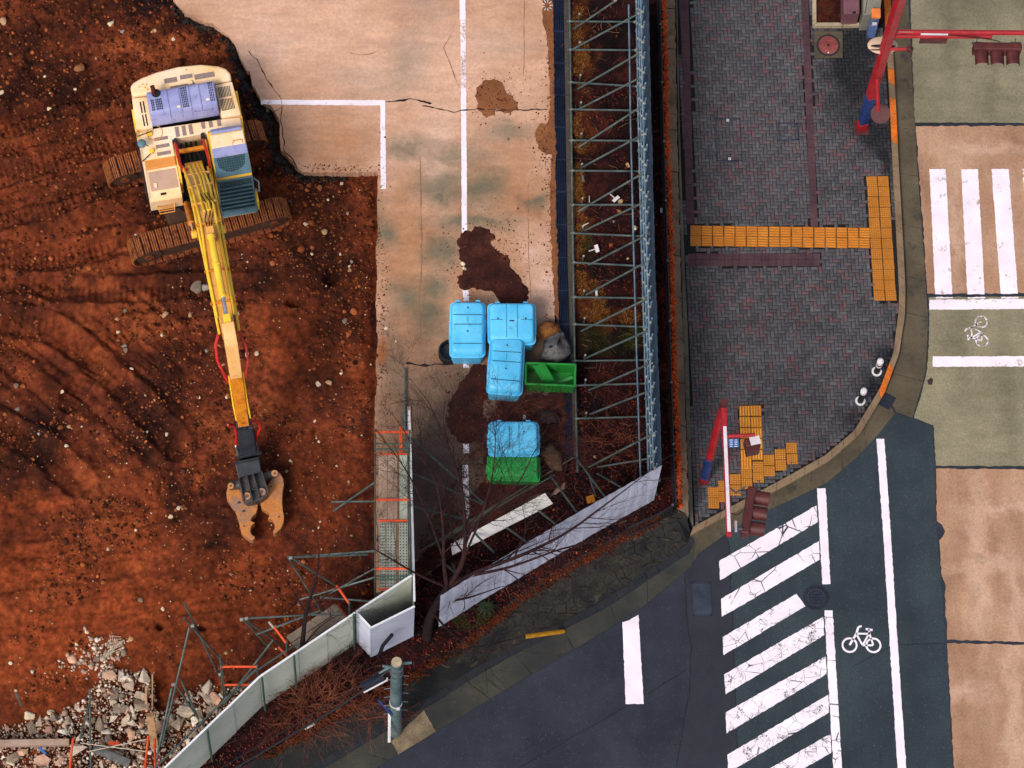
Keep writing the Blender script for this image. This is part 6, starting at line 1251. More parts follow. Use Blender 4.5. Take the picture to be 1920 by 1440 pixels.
def frame_cover(name, label, px, z, inner=None, knobs=()):
    c = Gs(px, z); o = sum(c, Vector())/4; t = thing(name, (o.x, o.y, z-.02), label, 'access cover')
    for i in range(4):
        p0, p1 = c[i], c[(i+1) % 4]; d = (p1-p0).normalized(); MB().box((p0+p1)/2, ((p1-p0).length+.03, .028, .014), d, Vector((-d.y, d.x, 0))).build('edge_bar', m_ironb, t)
    if inner: MB().prism([(v.x, v.y) for v in [o+(q-o)*.95 for q in c]], z-.03, z+.004).build('cover_plate', inner, t)
    for x, y in knobs: q = G(x, y, z); k_ = MB().box(q+EZ*.006, (.07, .07, .018)).build('lift_key', m_wht, t); MB().disc((q.x, q.y), .016, z+.01, z+.018, 8).build('key_hole', m_dark, t)
    return t
frame_cover('paved_cover', 'tall rectangular paved access cover with two white lift points', [(1342, 223), (1387, 223), (1391, 301), (1345, 301)], ZT+.007, None, ((1364.5, 225.5), (1368, 298)))
frame_cover('paved_cover', 'small square paved access cover right of the taller one', [(1459, 231), (1494, 231), (1497, 261), (1461, 263)], ZT+.007)
m_cov = M('steel_cover', ['#252b38', '#2f3644', '#384050'], 2, 6, .5, .5, metal=.3, fine=(30, .2))
frame_cover('road_cover', 'rectangular grey steel cover in the asphalt beside the stripes', [(1299, 1093), (1331, 1093), (1334, 1153), (1301, 1153)], .014, m_cov)
# --- planter with cabinets at the top
pl = thing('planter', G(1590, 0, ZB), 'stone edged planter with leaf litter at the top of the sidewalk', 'planter')
m_pst = M('planter_stone', ['#8a7c68', '#a09078', '#ac9c84'], 2, 7, .85, .25, fine=(20, .2), grime=('#5c5244', 3, .58, .6))
MB().prism(XY([(1523, -70), (1530, -70), (1531, 42), (1524, 48)], .3), ZB-.02, .3).build('edge_stone', m_pst, pl, bevel=.01); MB().prism(XY([(1531.5, 42), (1580, 42), (1580, 48), (1525, 48)], .3), ZB-.02, .3).build('edge_stone', m_pst, pl, bevel=.01); MB().prism(XY([(1581, 43), (1628, 41), (1628, 47), (1581, 48)], .3), ZB-.02, .29).build('edge_stone', m_pst, pl, bevel=.01)
pp = XY([(1531, -70), (1660, -70), (1655, 41), (1531, 41)], .24); MB().prism(pp, ZB-.02, .24).build('planter_soil', M('planter_soil', ['#1c0e0e', '#341612', '#4a2014', '#2a2410'], 2.4, 6, .95, .1, fine=(16, .4), bump=(30, 1, .03)), pl)
m_pcab = M('cabinet_pink', ['#5c3c44', '#6e4850', '#785058'], 1.4, 6, .5, .4, fine=(14, .1)); m_gcab = M('cabinet_grey', ['#6a655c', '#7a756a', '#858074'], 1.4, 6, .5, .4)
t = thing('utility_cabinet', G(1596, 20, .24), 'dusty pink utility cabinet standing in the planter', 'cabinet')
c = XY([(1581, -70), (1611, -70), (1612, 25), (1582, 26)], 1.0); MB().prism(c, .24, 1.0).build('cabinet_body', m_pcab, t, bevel=.03); MB().box(G(1601, 26, .9), (.1, .06, .2)).build('lock', m_dark, t)
t = thing('utility_cabinet', G(1636, 20, .24), 'grey utility cabinet with a door seam beside the pink one', 'cabinet')
c = XY([(1619, -70), (1662, -70), (1650, 24), (1619, 28)], 1.3); MB().prism(c, .24, 1.3).build('cabinet_body', m_gcab, t, bevel=.02); MB().tube(Gs([(1632, -40), (1622, 26)], 1.302), .008, 4).build('door_seam', m_dark, t)
b_, _ = vlerp(1632, 66, .12, 1.6); t = thing('meter_box', b_, 'small post box with orange top and blue screen front beside the red post', 'meter')
m_otop = M('meter_orange', ['#c86428', '#dc8040'], 4, 4, .5, .4); m_oface = M('meter_blue', ['#3a4c78', '#5a6c98'], 6, 3, .3, .5)
MB().hexa([b_+Vector((-.12, -.1, 0)), b_+Vector((.12, -.1, 0)), b_+Vector((.12, .14, 0)), b_+Vector((-.12, .14, 0))], [b_+Vector((-.11, -.02, 1.2)), b_+Vector((.11, -.02, 1.2)), b_+Vector((.11, .16, 1.2)), b_+Vector((-.11, .16, 1.2))]).build('meter_body', m_oface, t, bevel=.02)
MB().box(b_+Vector((0, .07, 1.26)), (.25, .27, .14)).build('meter_top', m_otop, t, bevel=.03); MB().box(b_+Vector((.0, -.075, .9)), (.13, .02, .16)).build('screen', m_wht, t)

# --- utility pole
m_cpole = M('pole_concrete', ['#4a5e62', '#5a6e70', '#687c7e'], 1.5, 6, .6, .4, fine=(16, .12), grime=('#34424a', 3, .6, .5))
up = G(741, 1372, .03); upn = thing('utility_pole', up, 'grey green concrete utility pole with step bolts on the street edge', 'utility pole')
HP = 6.9
MB().tube([up, up+EZ*HP], [.165, .135], 22).build('pole', m_cpole, upn, smooth=True); MB().tube([up+EZ*HP, up+EZ*(HP+.06)], [.13, .12], 22).build('pole_cap', m_pst, upn, smooth=True)
MB().prism(rough_poly(XY([(733, 1390), (795, 1332), (817, 1372), (747, 1415)], .035), .1, .006), .0, .045).build('pole_footing', M('footing_concrete', ['#5c5242', '#7a6c56', '#8c7c66'], 1.6, 7, .9, .2, fine=(20, .25), grime=('#3a362e', 1.6, .55, .7)), upn)
for i in range(11):
    z_ = 1.9+i*.42; s = 1 if i % 2 else -1; p_ = up+EZ*z_; MB().tube([p_+Vector((s*.13, 0, 0)), p_+Vector((s*.3, -.02, 0))], .012, 5).build('step_bolt', m_steel, upn)
for z_ in (3.0, 5.9, 6.4): MB().tube([up+EZ*z_, up+EZ*(z_+.06)], .165, 18).build('band', m_steel if z_ > 4 else m_wht, upn, smooth=True)
MB().box(up+Vector((.05, -.155, 2.95)), (.1, .02, .16)).build('number_plate', m_wht, upn)
for (a, b) in (((-.12, .05, 6.35), (-.42, -.05, 6.1)), ((-.12, -.05, 6.6), (-.32, .05, 6.35)), ((.1, .05, 6.6), (.35, .1, 6.5))): pipe('cable_clamp', [up+Vector(a), up+Vector(b)], .035, m_cpole, upn)
pipe('conduit', [up+Vector((.17, .02, .1)), up+Vector((.15, .02, 5.6))], .028, m_dark, upn)
sp = MB().hexa([G(708, 1312, 2.9), G(735, 1340, 2.5), G(735, 1345, 2.0), G(708, 1316, 2.4)], [G(709, 1311, 2.92), G(736, 1339, 2.52), G(736, 1344, 2.02), G(709, 1315, 2.42)]).build('road_sign', m_blue, upn)
MB().box(G(730, 1360, 1.6), (.07, .05, 1.3), Vector((1, 0, 0)), Vector((0, 1, 0)), Vector((.0, .42, .9)).normalized()).build('sign_plate', m_wht, upn)
# cables
cbl = thing('overhead_cable', G(600, 1330, 5.6), 'black overhead cable with splice sleeve running from the utility pole', 'cable')
zc = 5.9
pipe('cable', smooth_path([G(734, 1250, 6.3), G(700, 1280, 6.1), G(640, 1322, 5.95), (G(560, 1370, 5.85)), G(440, 1441, 5.85), G(300, 1520, 5.9)], 6), .03, m_dark, cbl, 8)
pipe('messenger_wire', [G(734, 1244, 6.45), G(640, 1308, 6.3), G(440, 1425, 6.2), G(300, 1505, 6.2)], .012, m_dark, cbl, 6)
q0, q1 = G(722, 1267, 5.95), G(678, 1290, 5.9); sl = MB().tube([q0, q0.lerp(q1, .08), q0.lerp(q1, .92), q1], [.05, .12, .12, .05], 12).build('splice_sleeve', M('sleeve_navy', ['#12162a', '#1c2138'], 4, 4, .5), cbl, smooth=True)
off = Vector((.05, -.12, .03)); MB().tube([q0+off+Vector((0, .06, 0)), q0+off, q1+off], .022, 8).build('white_strip', m_wht, sl, smooth=True)
gw = thing('guy_wire', G(1057, 1184, .1), 'guy wire from the pole ending in a bright yellow cover on the street edge', 'guy wire')
m_gy = M('guard_yellow', ['#d89018', '#e8a424'], 5, 4, .4, .45)
MB().tube([G(757, 1241, 6.4), G(981, 1194, 1.6)], .010, 5).build('wire', m_dark, gw); MB().tube([G(760, 1247, 6.1), G(960, 1199, 1.7)], .008, 5).build('wire', m_dark, gw)
gy = MB().tube([G(981, 1194, 1.6), G(1050, 1184.5, .18), G(1057, 1183.5, .05)], [.06, .06, .05], 14).build('yellow_cover', m_gy, gw, smooth=True); MB().tube([G(979, 1194.3, 1.63), G(982, 1193.9, 1.58)], .063, 14).build('cover_end', m_dark, gw, smooth=True)

# --- iron railing beside the boundary wall
m_rail = M('railing_black', ['#0e0f16', '#171922'], 4, 5, .5, .45)
ir = thing('iron_railing', G(1245, 500, SITE), 'low black iron railing with pickets along the boundary wall', 'railing')
RL = [(1236, -60), (1237, 0), (1244, 250), (1252, 500), (1258, 700), (1263, 860), (1268, 944), (1232, 966), (1178, 990)]
rq = resample(Gs(RL, SITE+.9), .13)
for zz in (.9, .15): pipe('rail_bar', Gs([(x, y) for x, y in RL], SITE+.9) if zz > .5 else [v-EZ*.75 for v in Gs(RL, SITE+.9)], .028 if zz > .5 else .02, m_rail, ir)
pk = MB().box((0, 0, .45), (.016, .016, .86)).mesh('picket'); pk.materials.append(m_rail)
for i, p_ in enumerate(rq):
    if i % 13 == 0:
        po = MB().box(Vector((p_.x, p_.y, SITE+.48)), (.05, .05, .98)).build('railing_post', m_rail, ir); MB().box(Vector((p_.x, p_.y, SITE+.985)), (.055, .055, .03)).build('post_cap', m_steel, po)
    else: link('picket', pk, Vector((p_.x, p_.y, SITE+.02)), ir)

# =================================================================== trees and shrubs
m_bark = M('bark_dark', ['#120c10', '#1e1418', '#2a1c1c'], 6, 6, .9, .2, fine=(20, .3), bump=(30, .8, .02))
m_twig = M('twig_dark', ['#1c0f12', '#2a1618', '#38201f'], 6, 4, .9, .2)
m_twr = M('twig_red', ['#4c241c', '#68382a', '#804c36'], 3, 4, .85, .2)
def grow(mb, p, d, r, L_, depth, n=5, spread=.6, up=.15, segs=4, kids=3, rnd=random):
    pts = [p]; rs = [r]; q = p.copy(); dd = d.normalized()
    for i in range(segs):
        dd = (dd+Vector((rnd.gauss(0, .16), rnd.gauss(0, .16), rnd.gauss(0, .10)+up*.12))).normalized(); q = q+dd*(L_/segs); pts.append(q.copy()); rs.append(r*(1-.62*(i+1)/segs))
    mb.tube(pts, rs, n if r > .012 else 4 if r > .006 else 3, False)
    if depth <= 0: return
    for k in range(kids):
        i = rnd.choice(range(1, segs+1)); b = pts[i]; a_ = rnd.uniform(.35, .35+spread); ax = Vector((rnd.gauss(0, 1), rnd.gauss(0, 1), rnd.gauss(0, .5))); nd = (dd*math.cos(a_)+(ax-dd*ax.dot(dd)).normalized()*math.sin(a_)).normalized()
        grow(mb, b, nd, max(.0032, rs[i]*.62), L_*rnd.uniform(.5, .78), depth-1, n, spread, up, segs, kids, rnd)
    grow(mb, pts[-1], dd, max(.003, rs[-1]*.9), L_*.6, depth-1, n, spread, up, segs, kids, rnd)
rr_ = random.Random(5)
def limb(mb, pts, r0, r1, twigs=7, depth=2, L_=.8, rnd=rr_):
    q = smooth_path([G(*p_) for p_ in pts], 5); n = len(q); rs = [r0+(r1-r0)*i/(n-1) for i in range(n)]; mb.tube(q, rs, 7, False)
    tw = MB()
    for k in range(twigs):
        i = rnd.randrange(n//4, n); d = (q[min(i+1, n-1)]-q[max(i-1, 0)]).normalized(); ax = Vector((rnd.gauss(0, 1), rnd.gauss(0, 1), rnd.gauss(.2, .6))); nd = (d*.8+(ax-d*ax.dot(d)).normalized()*.75).normalized(); grow(tw, q[i], nd, max(.008, rs[i]*.45), L_*rnd.uniform(.7, 1.3), depth, rnd=rnd)
    grow(tw, q[-1], (q[-1]-q[-2]), r1, L_, depth, rnd=rnd); return tw
S_ = SITE
tb = G(800, 1195, S_); tr = thing('bare_tree', tb, 'large leafless tree with dark trunk and branches over the hoarding and green bin', 'tree')
tm = MB(); q = smooth_path([tb, G(806, 1160, S_+.9), G(822, 1128, S_+1.7), G(842, 1100, S_+2.6)], 6); tm.tube(q, [.13-.045*i/(len(q)-1) for i in range(len(q))], 12); tm.build('trunk', m_bark, tr, smooth=True)
tc = MB()
for pts, r0, r1, tw, dp, L_ in [([(842, 1100, S_+2.6), (868, 1050, S_+3.3), (872, 990, S_+4.0), (866, 920, S_+4.8), (845, 850, S_+5.6), (820, 790, S_+6.2)], .07, .014, 14, 3, 1.15),
     ([(872, 1020, S_+3.6), (890, 985, S_+4.2), (930, 950, S_+4.6), (975, 900, S_+5.2), (1000, 850, S_+5.8)], .042, .010, 12, 3, 1.0),
     ([(842, 1100, S_+2.6), (900, 1070, S_+3.0), (980, 1040, S_+3.5), (1060, 1000, S_+4.0), (1130, 950, S_+4.5), (1190, 905, S_+4.9)], .065, .012, 15, 2, 1.15),
     ([(880, 1080, S_+2.9), (960, 1062, S_+3.3), (1050, 1030, S_+3.7), (1130, 1010, S_+4.1)], .045, .010, 9, 2, 1.0),
     ([(838, 1104, S_+2.6), (832, 1050, S_+3.4), (830, 980, S_+4.3), (815, 900, S_+5.2), (770, 830, S_+6.0)], .06, .012, 11, 2, 1.2),
     ([(868, 1050, S_+3.3), (905, 960, S_+4.6), (925, 880, S_+5.5), (930, 800, S_+6.3)], .034, .008, 13, 3, 1.0),
     ([(832, 1050, S_+3.4), (800, 960, S_+4.8), (760, 880, S_+5.6), (700, 800, S_+6.3)], .03, .008, 13, 3, 1.1),
     ([(806, 1160, S_+.9), (830, 1132, S_+1.4), (880, 1120, S_+2.0), (940, 1100, S_+2.6)], .06, .010, 7, 2, .9),
     ([(840, 1102, S_+2.6), (780, 1075, S_+3.5), (720, 1040, S_+4.5), (670, 1010, S_+5.2)], .04, .008, 9, 2, 1.1),
     ([(812, 1150, S_+1.1), (850, 1190, S_+2.0), (900, 1220, S_+2.8), (960, 1215, S_+3.4)], .035, .007, 9, 2, 1.0)]:
    a_ = limb(tc, pts, r0, r1, tw, dp, L_); tc.v += a_.v and []; b_ = len(tc.v); tc.v += a_.v; tc.f += [tuple(b_+i for i in f) for f in a_.f]
tc.build('crown', m_twig, tr, recalc=False)
# slim tree by the lower hoarding
tb2 = G(556, 1268, S_); t2 = thing('slim_tree', tb2, 'slim dark leafless tree rising in front of the curved hoarding', 'tree')
MB().tube(smooth_path([tb2, G(566, 1215, S_+1.8), G(574, 1150, S_+3.4), G(592, 1090, S_+4.8)], 5), [.085-.055*i/15 for i in range(16)], 9).build('trunk', m_bark, t2, smooth=True)
c2 = MB()
for pts, r0, r1, tw in [([(592, 1090, S_+4.8), (598, 1040, S_+5.6), (592, 985, S_+6.4)], .03, .008, 7), ([(566, 1215, S_+1.8), (600, 1175, S_+2.8), (640, 1150, S_+3.4)], .03, .007, 6), ([(574, 1150, S_+3.4), (550, 1110, S_+4.4), (530, 1080, S_+5.2)], .026, .006, 6), ([(574, 1150, S_+3.4), (620, 1110, S_+4.4), (680, 1080, S_+5.0)], .026, .006, 6)]:
    a_ = limb(c2, pts, r0, r1, tw, 2, .8); b_ = len(c2.v); c2.v += a_.v; c2.f += [tuple(b_+i for i in f) for f in a_.f]
c2.build('crown', m_twig, t2, recalc=False)
def shrub(name, px, py, label, n, L_, mat, spread, seed, r=.012, depth=2):
    rnd = random.Random(seed); p = G(px, py, S_); t = thing(name, p, label, 'shrub'); mb = MB()
    for i in range(n):
        a_ = rnd.uniform(0, 6.283); e = rnd.uniform(.2, 1.0); d = Vector((math.cos(a_)*spread*e, math.sin(a_)*spread*e, rnd.uniform(.4, 1))).normalized()
        grow(mb, p+Vector((rnd.gauss(0, .34), rnd.gauss(0, .26), 0)), d, r*rnd.uniform(.7, 1.3), L_*rnd.uniform(.6, 1.2), depth, 4, .5, -.25, 4, 2, rnd)
    mb.build('stems', mat, t, recalc=False); return t
shrub('bushy_shrub', 585, 1318, 'dense reddish leafless shrub sprawling below the curved hoarding', 95, .95, m_twr, 1.5, 3, .015)
shrub('bushy_shrub', 660, 1250, 'dark tangled leafless shrub in the corner of the jutting hoarding', 44, .6, m_twig, 1.0, 4, .014)
shrub('bushy_shrub', 690, 1320, 'thin reddish leafless shrub below the splice sleeve', 34, .8, m_twr, 1.3, 6, .013)
shrub('bushy_shrub', 960, 765, 'low red twiggy shrub growing over the mud below the green crate', 40, .55, m_twr, 1.4, 7, .008)
shrub('bushy_shrub', 1130, 830, 'low red twiggy shrub in the bed at the foot of the bracing', 40, .6, m_twr, 1.4, 8, .008)
# palm-like green tuft
gr = G(912, 1140, S_); m_gl = M('frond_green', ['#141c0a', '#222c10'], 4, 4, .8); m_gl2 = M('grass_blade', ['#cfcfcf', '#ffffff'], 4, 4, .85, .2, attr='col')
t = thing('fern', gr, 'small green fern tuft growing below the diagonal hoarding', 'plant')
for i in range(14):
    a_ = 6.283*i/14+random.uniform(-.2, .2); d = Vector((math.cos(a_), math.sin(a_), 0)); n_ = Vector((-d.y, d.x, 0)); vs = []
    for k in range(5): s = k/4; p_ = gr+d*s*.3+EZ*(.1+.22*s-.34*s*s); w = .035*(1-s)*(.4+s*2.4)+.004; vs += [p_+n_*w, p_-n_*w]
    MB().add(vs, [(2*k, 2*k+1, 2*k+3, 2*k+2) for k in range(4)]).build('frond', m_gl, t)
# grass and moss tufts in the bed
def tufts(name, areas, cols, n, par, h=.12):
    V = []; Fc = []; C = []
    for (px, py, rx, ry) in areas:
        cx, cy, ex_, ey_ = ell(px, py, rx, ry, SITE)
        for _ in range(n):
            r = math.sqrt(random.random()); a_ = random.uniform(0, 6.283); x = cx+ex_*r*math.cos(a_); y = cy+ey_*r*math.sin(a_)
            if fbm(np.array(x*3), np.array(y*3), 2) < -.12: continue
            z = float(bed_z(np.array(x), np.array(y))); b = random.uniform(0, 6.283); d = Vector((math.cos(b), math.sin(b), 0)); n_ = Vector((-d.y, d.x, 0))*.010; L_ = h*random.uniform(.5, 1.3); p0 = Vector((x, y, z-.01)); p1 = p0+d*L_*.8+EZ*L_*random.uniform(.3, .9)
            k = len(V); V += [tuple(p0+n_), tuple(p0-n_), tuple(p1)]; Fc.append((k, k+1, k+2)); c = random.choice(cols); j = random.uniform(.6, 1.4); C += [tuple(q*j for q in lin(c)[:3])]*3
    np_mesh(name, V, Fc, np.array(C), m_gl2, par, kind='stuff')
tufts('dry_grass', [(1090, 60, 24, 50), (1090, 130, 20, 34), (1088, 250, 18, 40), (1085, 420, 14, 60), (1108, 565, 28, 40), (1150, 595, 50, 18), (1085, 500, 14, 40), (1085, 345, 12, 40)], ['#7a4418', '#8c5422', '#5c3414', '#96622c', '#4a3a16'], 1300, bed, .11)
tufts('green_grass', [(1140, 640, 62, 26), (1100, 470, 14, 30), (905, 1150, 30, 16), (880, 1165, 30, 14), (1190, 630, 20, 24)], ['#2c3010', '#3a3c14', '#242a0e', '#4a4218'], 1000, bed, .10)
# fallen leaves
m_leaf = M('fallen_leaf', ['#d8d8d8', '#ffffff'], 5, 4, .8, .25, attr='col')
def leaves(name, P, zf, cols, par, s=(.018, .04)):
    n = len(P); a_ = RNG.random(n)*6.283; sz = RNG.uniform(s[0], s[1], n); Z = zf(P[:, 0], P[:, 1])+RNG.uniform(.01, .05, n); c, s_ = np.cos(a_), np.sin(a_); V = np.empty((n, 4, 3)); tl = RNG.normal(0, .5, (n, 2))
    for k, (x, y) in enumerate(((-1, 0), (0, -.55), (1, 0), (0, .55))):
        V[:, k, 0] = P[:, 0]+(c*x-s_*y)*sz; V[:, k, 1] = P[:, 1]+(s_*x+c*y)*sz; V[:, k, 2] = Z+sz*(x*tl[:, 0]+y*tl[:, 1])+(abs(y) > 0)*sz*.25
    np_mesh(name, V.reshape(-1, 3), np.arange(4*n).reshape(n, 4), np.repeat(pick_cols(n, cols, .2), 4, 0), m_leaf, par, kind='stuff')
LC = ['#4c1412', '#5c1a16', '#381018', '#6e2416', '#2c0e12', '#421614', '#7c2a18', '#200a0e', '#541216', '#3a1014']
P = rand_in(bed_poly, 15000); w = fbm(P[:, 0]*.9, P[:, 1]*.9, 3)+.6*np.clip((-P[:, 1]+0.5)/4, 0, 1)+RNG.random(len(P))*.5; P = P[w > .34]
leaves('fallen_leaves', P, bed_z, LC, bed)
P = rand_in(bed_poly, 1500); P = P[(P[:, 1] < -1)]; leaves('bright_leaves', P, bed_z, ['#6e2a16', '#843a1a', '#682016', '#984a22'], bed, (.02, .042))
sl_poly = XY([(900, 690), (1060, 740), (1064, 905), (950, 980), (850, 1035), (778, 1088), (778, 1030), (850, 900)], SITE); P = rand_in(sl_poly, 3600); P = P[fbm(P[:, 0]*1.1+5, P[:, 1]*1.1, 3)+.3*RNG.random(len(P)) > .02]
leaves('fallen_leaves', P, lambda x, y: np.full(np.shape(x), SITE+.02), LC, slab)
sm_poly = XY([(1239, -60), (1256, -60), (1262, 300), (1275, 860), (1262, 960), (1240, 560)], SITE); P = rand_in(sm_poly, 4200); leaves('red_leaves', P, bed_z, ['#7a2418', '#962e1a', '#5c1c16', '#8a2a18', '#4a1616'], bed, (.015, .035))
leaf_st = rand_in(XY([(700, 1290), (1250, 985), (1285, 1010), (1130, 1120), (960, 1205), (760, 1320)], .4), 260)

# =================================================================== rubble pile
rb = thing('rubble_pile', G(230, 1380, Zs), 'heap of pale concrete rubble with timber and bricks in the lower corner of the dig', 'rubble')
m_rub = M('rubble_chunk', ['#d8d8d8', '#ffffff'], 4, 7, .9, .2, attr='col', fine=(22, .3), bump=(24, .6, .02))
RC = ['#b09a86', '#c2ae98', '#9c8874', '#d4c2ae', '#b8947c', '#8c7a6c', '#c89c80', '#e0d2c0', '#b08a78', '#bca898']
RM = []
for i in range(24):
    rg = np.random.default_rng(900+i); pts_ = rg.uniform(-1, 1, (11, 3))*np.array([1, rg.uniform(.6, .95), rg.uniform(.35, .6)]); bmx = bmesh.new()
    for q_ in pts_: bmx.verts.new(q_)
    hull = bmesh.ops.convex_hull(bmx, input=bmx.verts[:]); bmesh.ops.delete(bmx, geom=list(set(g for g in hull['geom_interior'] if isinstance(g, bmesh.types.BMVert))), context='VERTS')
    bmesh.ops.recalc_face_normals(bmx, faces=bmx.faces); me = bpy.data.meshes.new('concrete_chunk'); bmx.to_mesh(me); bmx.free(); col_const(me, lin(RC[i % len(RC)])); me.materials.append(m_rub); RM.append(me)
r_poly = XY([(-60, 1375), (90, 1345), (160, 1310), (190, 1255), (290, 1262), (292, 1335), (370, 1285), (455, 1295), (400, 1360), (300, 1445), (210, 1540), (-60, 1540)], Zs)
def rub_h(X, Y): d = np.minimum(1, np.maximum(0, .6+fbm(X*.8+2, Y*.8, 2))); return soil_z(X, Y)+(.14*d)
P = rand_in(r_poly, 265)
for i, (x, y) in enumerate(P):
    r = float(np.clip(RNG.gamma(3.0, .03), .055, .23)); o = link('concrete_chunk', RM[i % 24], (x, y, float(rub_h(np.array(x), np.array(y)))+r*.4), rb); o.rotation_euler = (random.uniform(-.8, .8), random.uniform(-.8, .8), random.uniform(0, 6.28)); o.scale = (r*random.uniform(.9, 1.4), r, r)
big = [(70, 1345, .2), (215, 1300, .22), (240, 1285, .2), (185, 1358, .26), (262, 1300, .24), (350, 1330, .28), (405, 1312, .26), (335, 1350, .24), (250, 1375, .24), (235, 1345, .2), (330, 1420, .26), (365, 1345, .22), (400, 1330, .22), (120, 1370, .2), (265, 1320, .26), (145, 1400, .24), (300, 1360, .22), (20, 1425, .18), (110, 1425, .2), (390, 1290, .22), (205, 1265, .22), (228, 1265, .2)]
for k, (px_, py_, r) in enumerate(big):
    p_ = G(px_, py_, Zs+.3); o = link('concrete_chunk', RM[(k*5) % 24], (p_.x, p_.y, float(rub_h(np.array(p_.x), np.array(p_.y)))+r*.3), rb); o.rotation_euler = (random.uniform(-.4, .4), random.uniform(-.4, .4), random.uniform(0, 6.28)); o.scale = (r, r*.8, r*.6)
P = rand_in(r_poly, 5200); sz = RNG.gamma(2, .011, len(P))+.008; scatter('rubble_grit', np.column_stack([P, rub_h(P[:, 0], P[:, 1])+RNG.uniform(-.04, .06, len(P))]), sz, pick_cols(len(P), RC+['#8a5a40']), m_rub, rb)
for q in [(165, 1245, 60, 20), (200, 1220, 30, 22)]:
    cx, cy, ex_, ey_ = ell(*q, Zs); P = np.column_stack([RNG.normal(cx, ex_*.6, 120), RNG.normal(cy, ey_*.6, 120)]); sz = RNG.gamma(2, .016, 120)+.01; scatter('rubble_grit', np.column_stack([P, soil_z(P[:, 0], P[:, 1])+.02]), sz, pick_cols(120, RC), m_rub, rb)
m_tim = M('timber', ['#7c5c44', '#9a7656', '#ac8868'], 4, 6, .85, .2, fine=(20, .2))
m_ply = M('black_ply', ['#14161c', '#1e2128', '#282b30'], 3, 5, .5, .4)
def plank3(name, label, cat, a, b, w, th, mat, z0, z1):
    A, B = G(a[0], a[1], z0), G(b[0], b[1], z1); d = (B-A).normalized(); nn = Vector((-d.y, d.x, 0)).normalized(); o = MB().box((A+B)/2, ((B-A).length, w, th), d, nn, d.cross(nn)).build(name, mat, label=label, cat=cat, bevel=.008, seg=1); return o
plank3('timber_post', 'broken wooden post sticking up at the edge of the rubble pile', 'timber', (281, 1340), (290, 1400), .2, .16, m_tim, Zs+1.2, Zs+.3)
plank3('timber_post', 'narrow upright timber beside the dark trench in the rubble', 'timber', (274, 1286), (274, 1320), .06, .1, m_tim, Zs+.5, Zs+.35)
plank3('timber_post', 'thin upright timber at the trench edge, next to the narrow one', 'timber', (286, 1264), (286, 1330), .04, .12, m_tim, Zs+.5, Zs+.35)
slab_board('ply_board', 'black plywood board lying on the rubble under the white straps', 'board', [G(181, 1397, Zs+.55), G(246, 1424, Zs+.5), G(240, 1440, Zs+.42), G(168, 1408, Zs+.48)], .03, m_ply)
plank3('rubble_beam', 'pale concrete beam buried along the lower edge of the rubble', 'beam', (-40, 1395), (130, 1392), .16, .2, m_deck, Zs+.4, Zs+.4)
plank3('orange_bracket', 'small orange metal bracket in the rubble', 'bracket', (203, 1393), (224, 1394), .09, .06, m_pob, Zs+.5, Zs+.5)
m_strap = M('strap_white', ['#b8a894', '#cabca8'], 5)
plank3('white_strap', 'pale strap stretched over the black plywood board', 'strap', (150, 1393), (282, 1410), .02, .03, m_strap, Zs+.8, Zs+.7)
plank3('white_strap', 'pale strap crossing above the black plywood board', 'strap', (162, 1410), (275, 1386), .02, .03, m_strap, Zs+.8, Zs+.9)
wm = thing('wire_mesh', G(217, 1212, Zs), 'bent scrap of wire netting lying on the soil', 'netting')
for i in range(7): pipe('wire', smooth_path([G(198+i*4, 1232-i*3+3*math.sin(i), Zs+.12), G(208+i*4, 1212-i*2, Zs+.3), G(206+i*4.5, 1190+i*3, Zs+.2)], 4), .008, m_strap, wm, 4)
for i in range(6): pipe('wire', [G(200+i*1.5, 1228-i*7, Zs+.16+.02*i), G(230-i*.6, 1214-i*4, Zs+.2)], .008, m_strap, wm, 4)
# scraps
plank3('blue_scrap', 'pale blue plastic pipe elbow on the rubble', 'pipe', (74, 1402), (86, 1414), .06, .06, m_sblue, Zs+.4, Zs+.4)
plank3('steel_bar', 'dark steel bar stuck in the orange soil', 'bar', (29, 1298), (40, 1324), .05, .04, m_pipe_g, Zs+.5, Zs+.2)
# small things in the planting bed
def tag_stake(px, py, qx, qy, sx, sy, label):
    t = thing('plant_tag', G(px, py, SITE), label, 'plant tag', 'white plant tags in the bed'); a_, b_ = G(px, py, SITE+.05), G(qx, qy, SITE+.12); pipe('stake', [a_, b_], .014, m_wht, t, 5)
    d = (b_-a_).normalized(); n_ = Vector((-d.y, d.x, 0)); MB().box(b_, (.10, .22, .02), d, n_).build('tag_plate', m_wht, t)
tag_stake(1144, 364, 1155, 373, 0, 0, 'white T shaped plant tag near the fourth upper brace'); tag_stake(1104, 471, 1119, 466, 0, 0, 'white T shaped plant tag lying level with the crosswalk tiles')
def bit(name, label, a, b, w, mat, z=SITE+.06): return plank3(name, label, 'litter', a, b, w, .03, mat, z, z)
bit('white_stick', 'small white strip beside the lower strut of the bracing', (1118, 543), (1119, 556), .06, m_wht); bit('white_stick', 'thin white stick left of the upper plant tag', (1105, 367), (1105, 380), .02, m_wht); bit('white_stick', 'short slanted white stick above the lower plant tag', (1091, 424), (1104, 418), .025, m_wht)
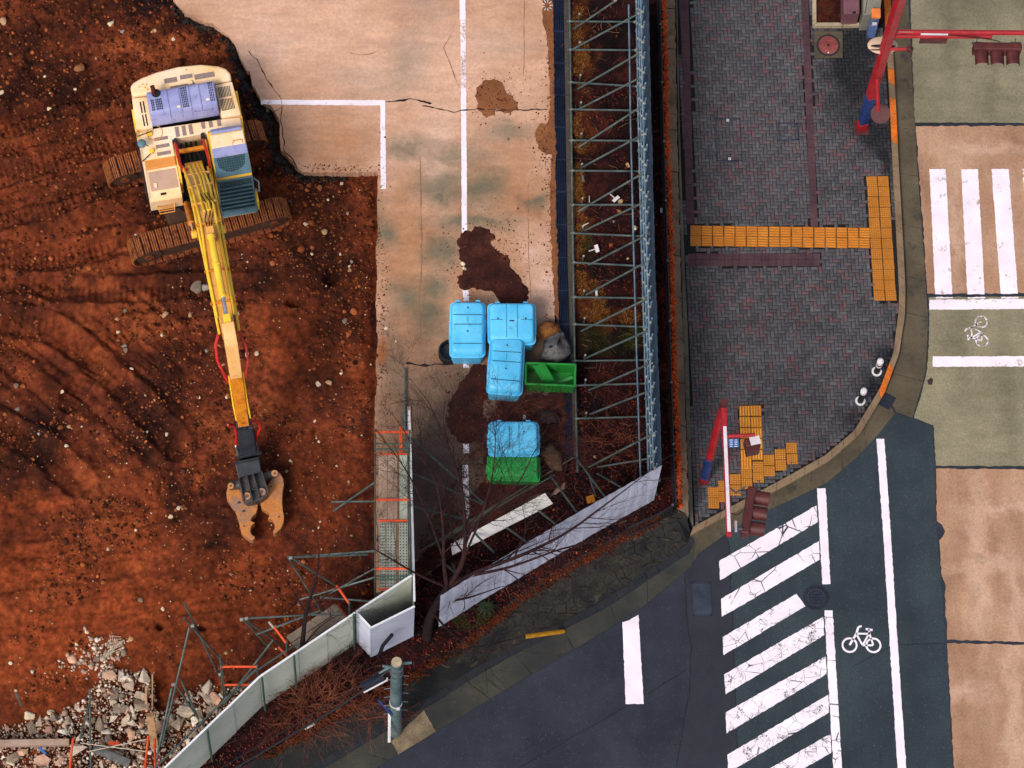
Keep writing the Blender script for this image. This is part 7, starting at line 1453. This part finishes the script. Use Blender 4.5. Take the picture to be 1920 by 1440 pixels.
bit('grey_bottle', 'grey plastic bottle lying by a bracing stake', (1092, 328), (1094, 340), .07, m_steel); bit('white_bottle', 'white bottle lying against the black railing', (1240, 390), (1240, 399), .06, m_wht)
bit('orange_box', 'small orange box on the leaves inside the diagonal hoarding', (1100, 938), (1115, 934), .2, M('box_orange', ['#c07018', '#d08424'], 5), SITE+.12)
for k, (x, y, r) in enumerate([(1177, 314, .09), (1162, 382, .09), (1160, 402, .08), (1190, 432, .09), (1150, 420, .06), (1145, 465, .06), (1176, 490, .06), (1115, 860, .06)]): stone(x, y, r, k % 20, None, bed, lambda a, b: float(bed_z(np.array(a), np.array(b))))
stone(724, 620, .07, 3, None, slab, lambda a, b: SITE); stone(742, 645, .04, 3, None, slab, lambda a, b: SITE); stone(952, 267, .05, 4, None, slab, lambda a, b: SITE); stone(868, 500, .08, 3, None, slab, lambda a, b: SITE+.02); stone(870, 509, .07, 3, None, slab, lambda a, b: SITE+.02)
bit('white_card', 'white scrap behind the bin under the branches', (983, 778), (984, 787), .08, m_wht, SITE+.1); bit('white_card', 'two white scraps on the bed edge below the shrub', (572, 1367), (590, 1357), .06, m_wht, SITE+.06)

# fallen twigs on the bed and white pegs on the slab
V = []; Fc = []; P = rand_in(bed_poly, 260)
mb = MB()
for x, y in P:
    z = float(bed_z(np.array(x), np.array(y)))+.02; a_ = random.uniform(0, 6.283); l_ = random.uniform(.06, .28); b_ = a_+random.gauss(0, .5); q0 = Vector((x, y, z)); q1 = q0+Vector((math.cos(a_)*l_, math.sin(a_)*l_, .02)); mb.tube([q0, q1, q1+Vector((math.cos(b_)*l_*.5, math.sin(b_)*l_*.5, .01))], .006, 3, False)
mb.build('fallen_twigs', M('twig_pale', ['#5c4034', '#7c5c48'], 5), bed, recalc=False, kind='stuff')
pg = thing('white_pegs', G(1026, 10, SITE), 'small heap of white pegs on the slab beside the drain top', 'pegs')
for i in range(9): a_ = i*.7; p_ = G(1026, 10, SITE+.03)+Vector((math.cos(a_)*.07, math.sin(a_)*.09, 0)); pipe('peg', [p_, p_+Vector((math.cos(a_)*.08, math.sin(a_)*.08, .01))], .012, m_wht, pg, 5)
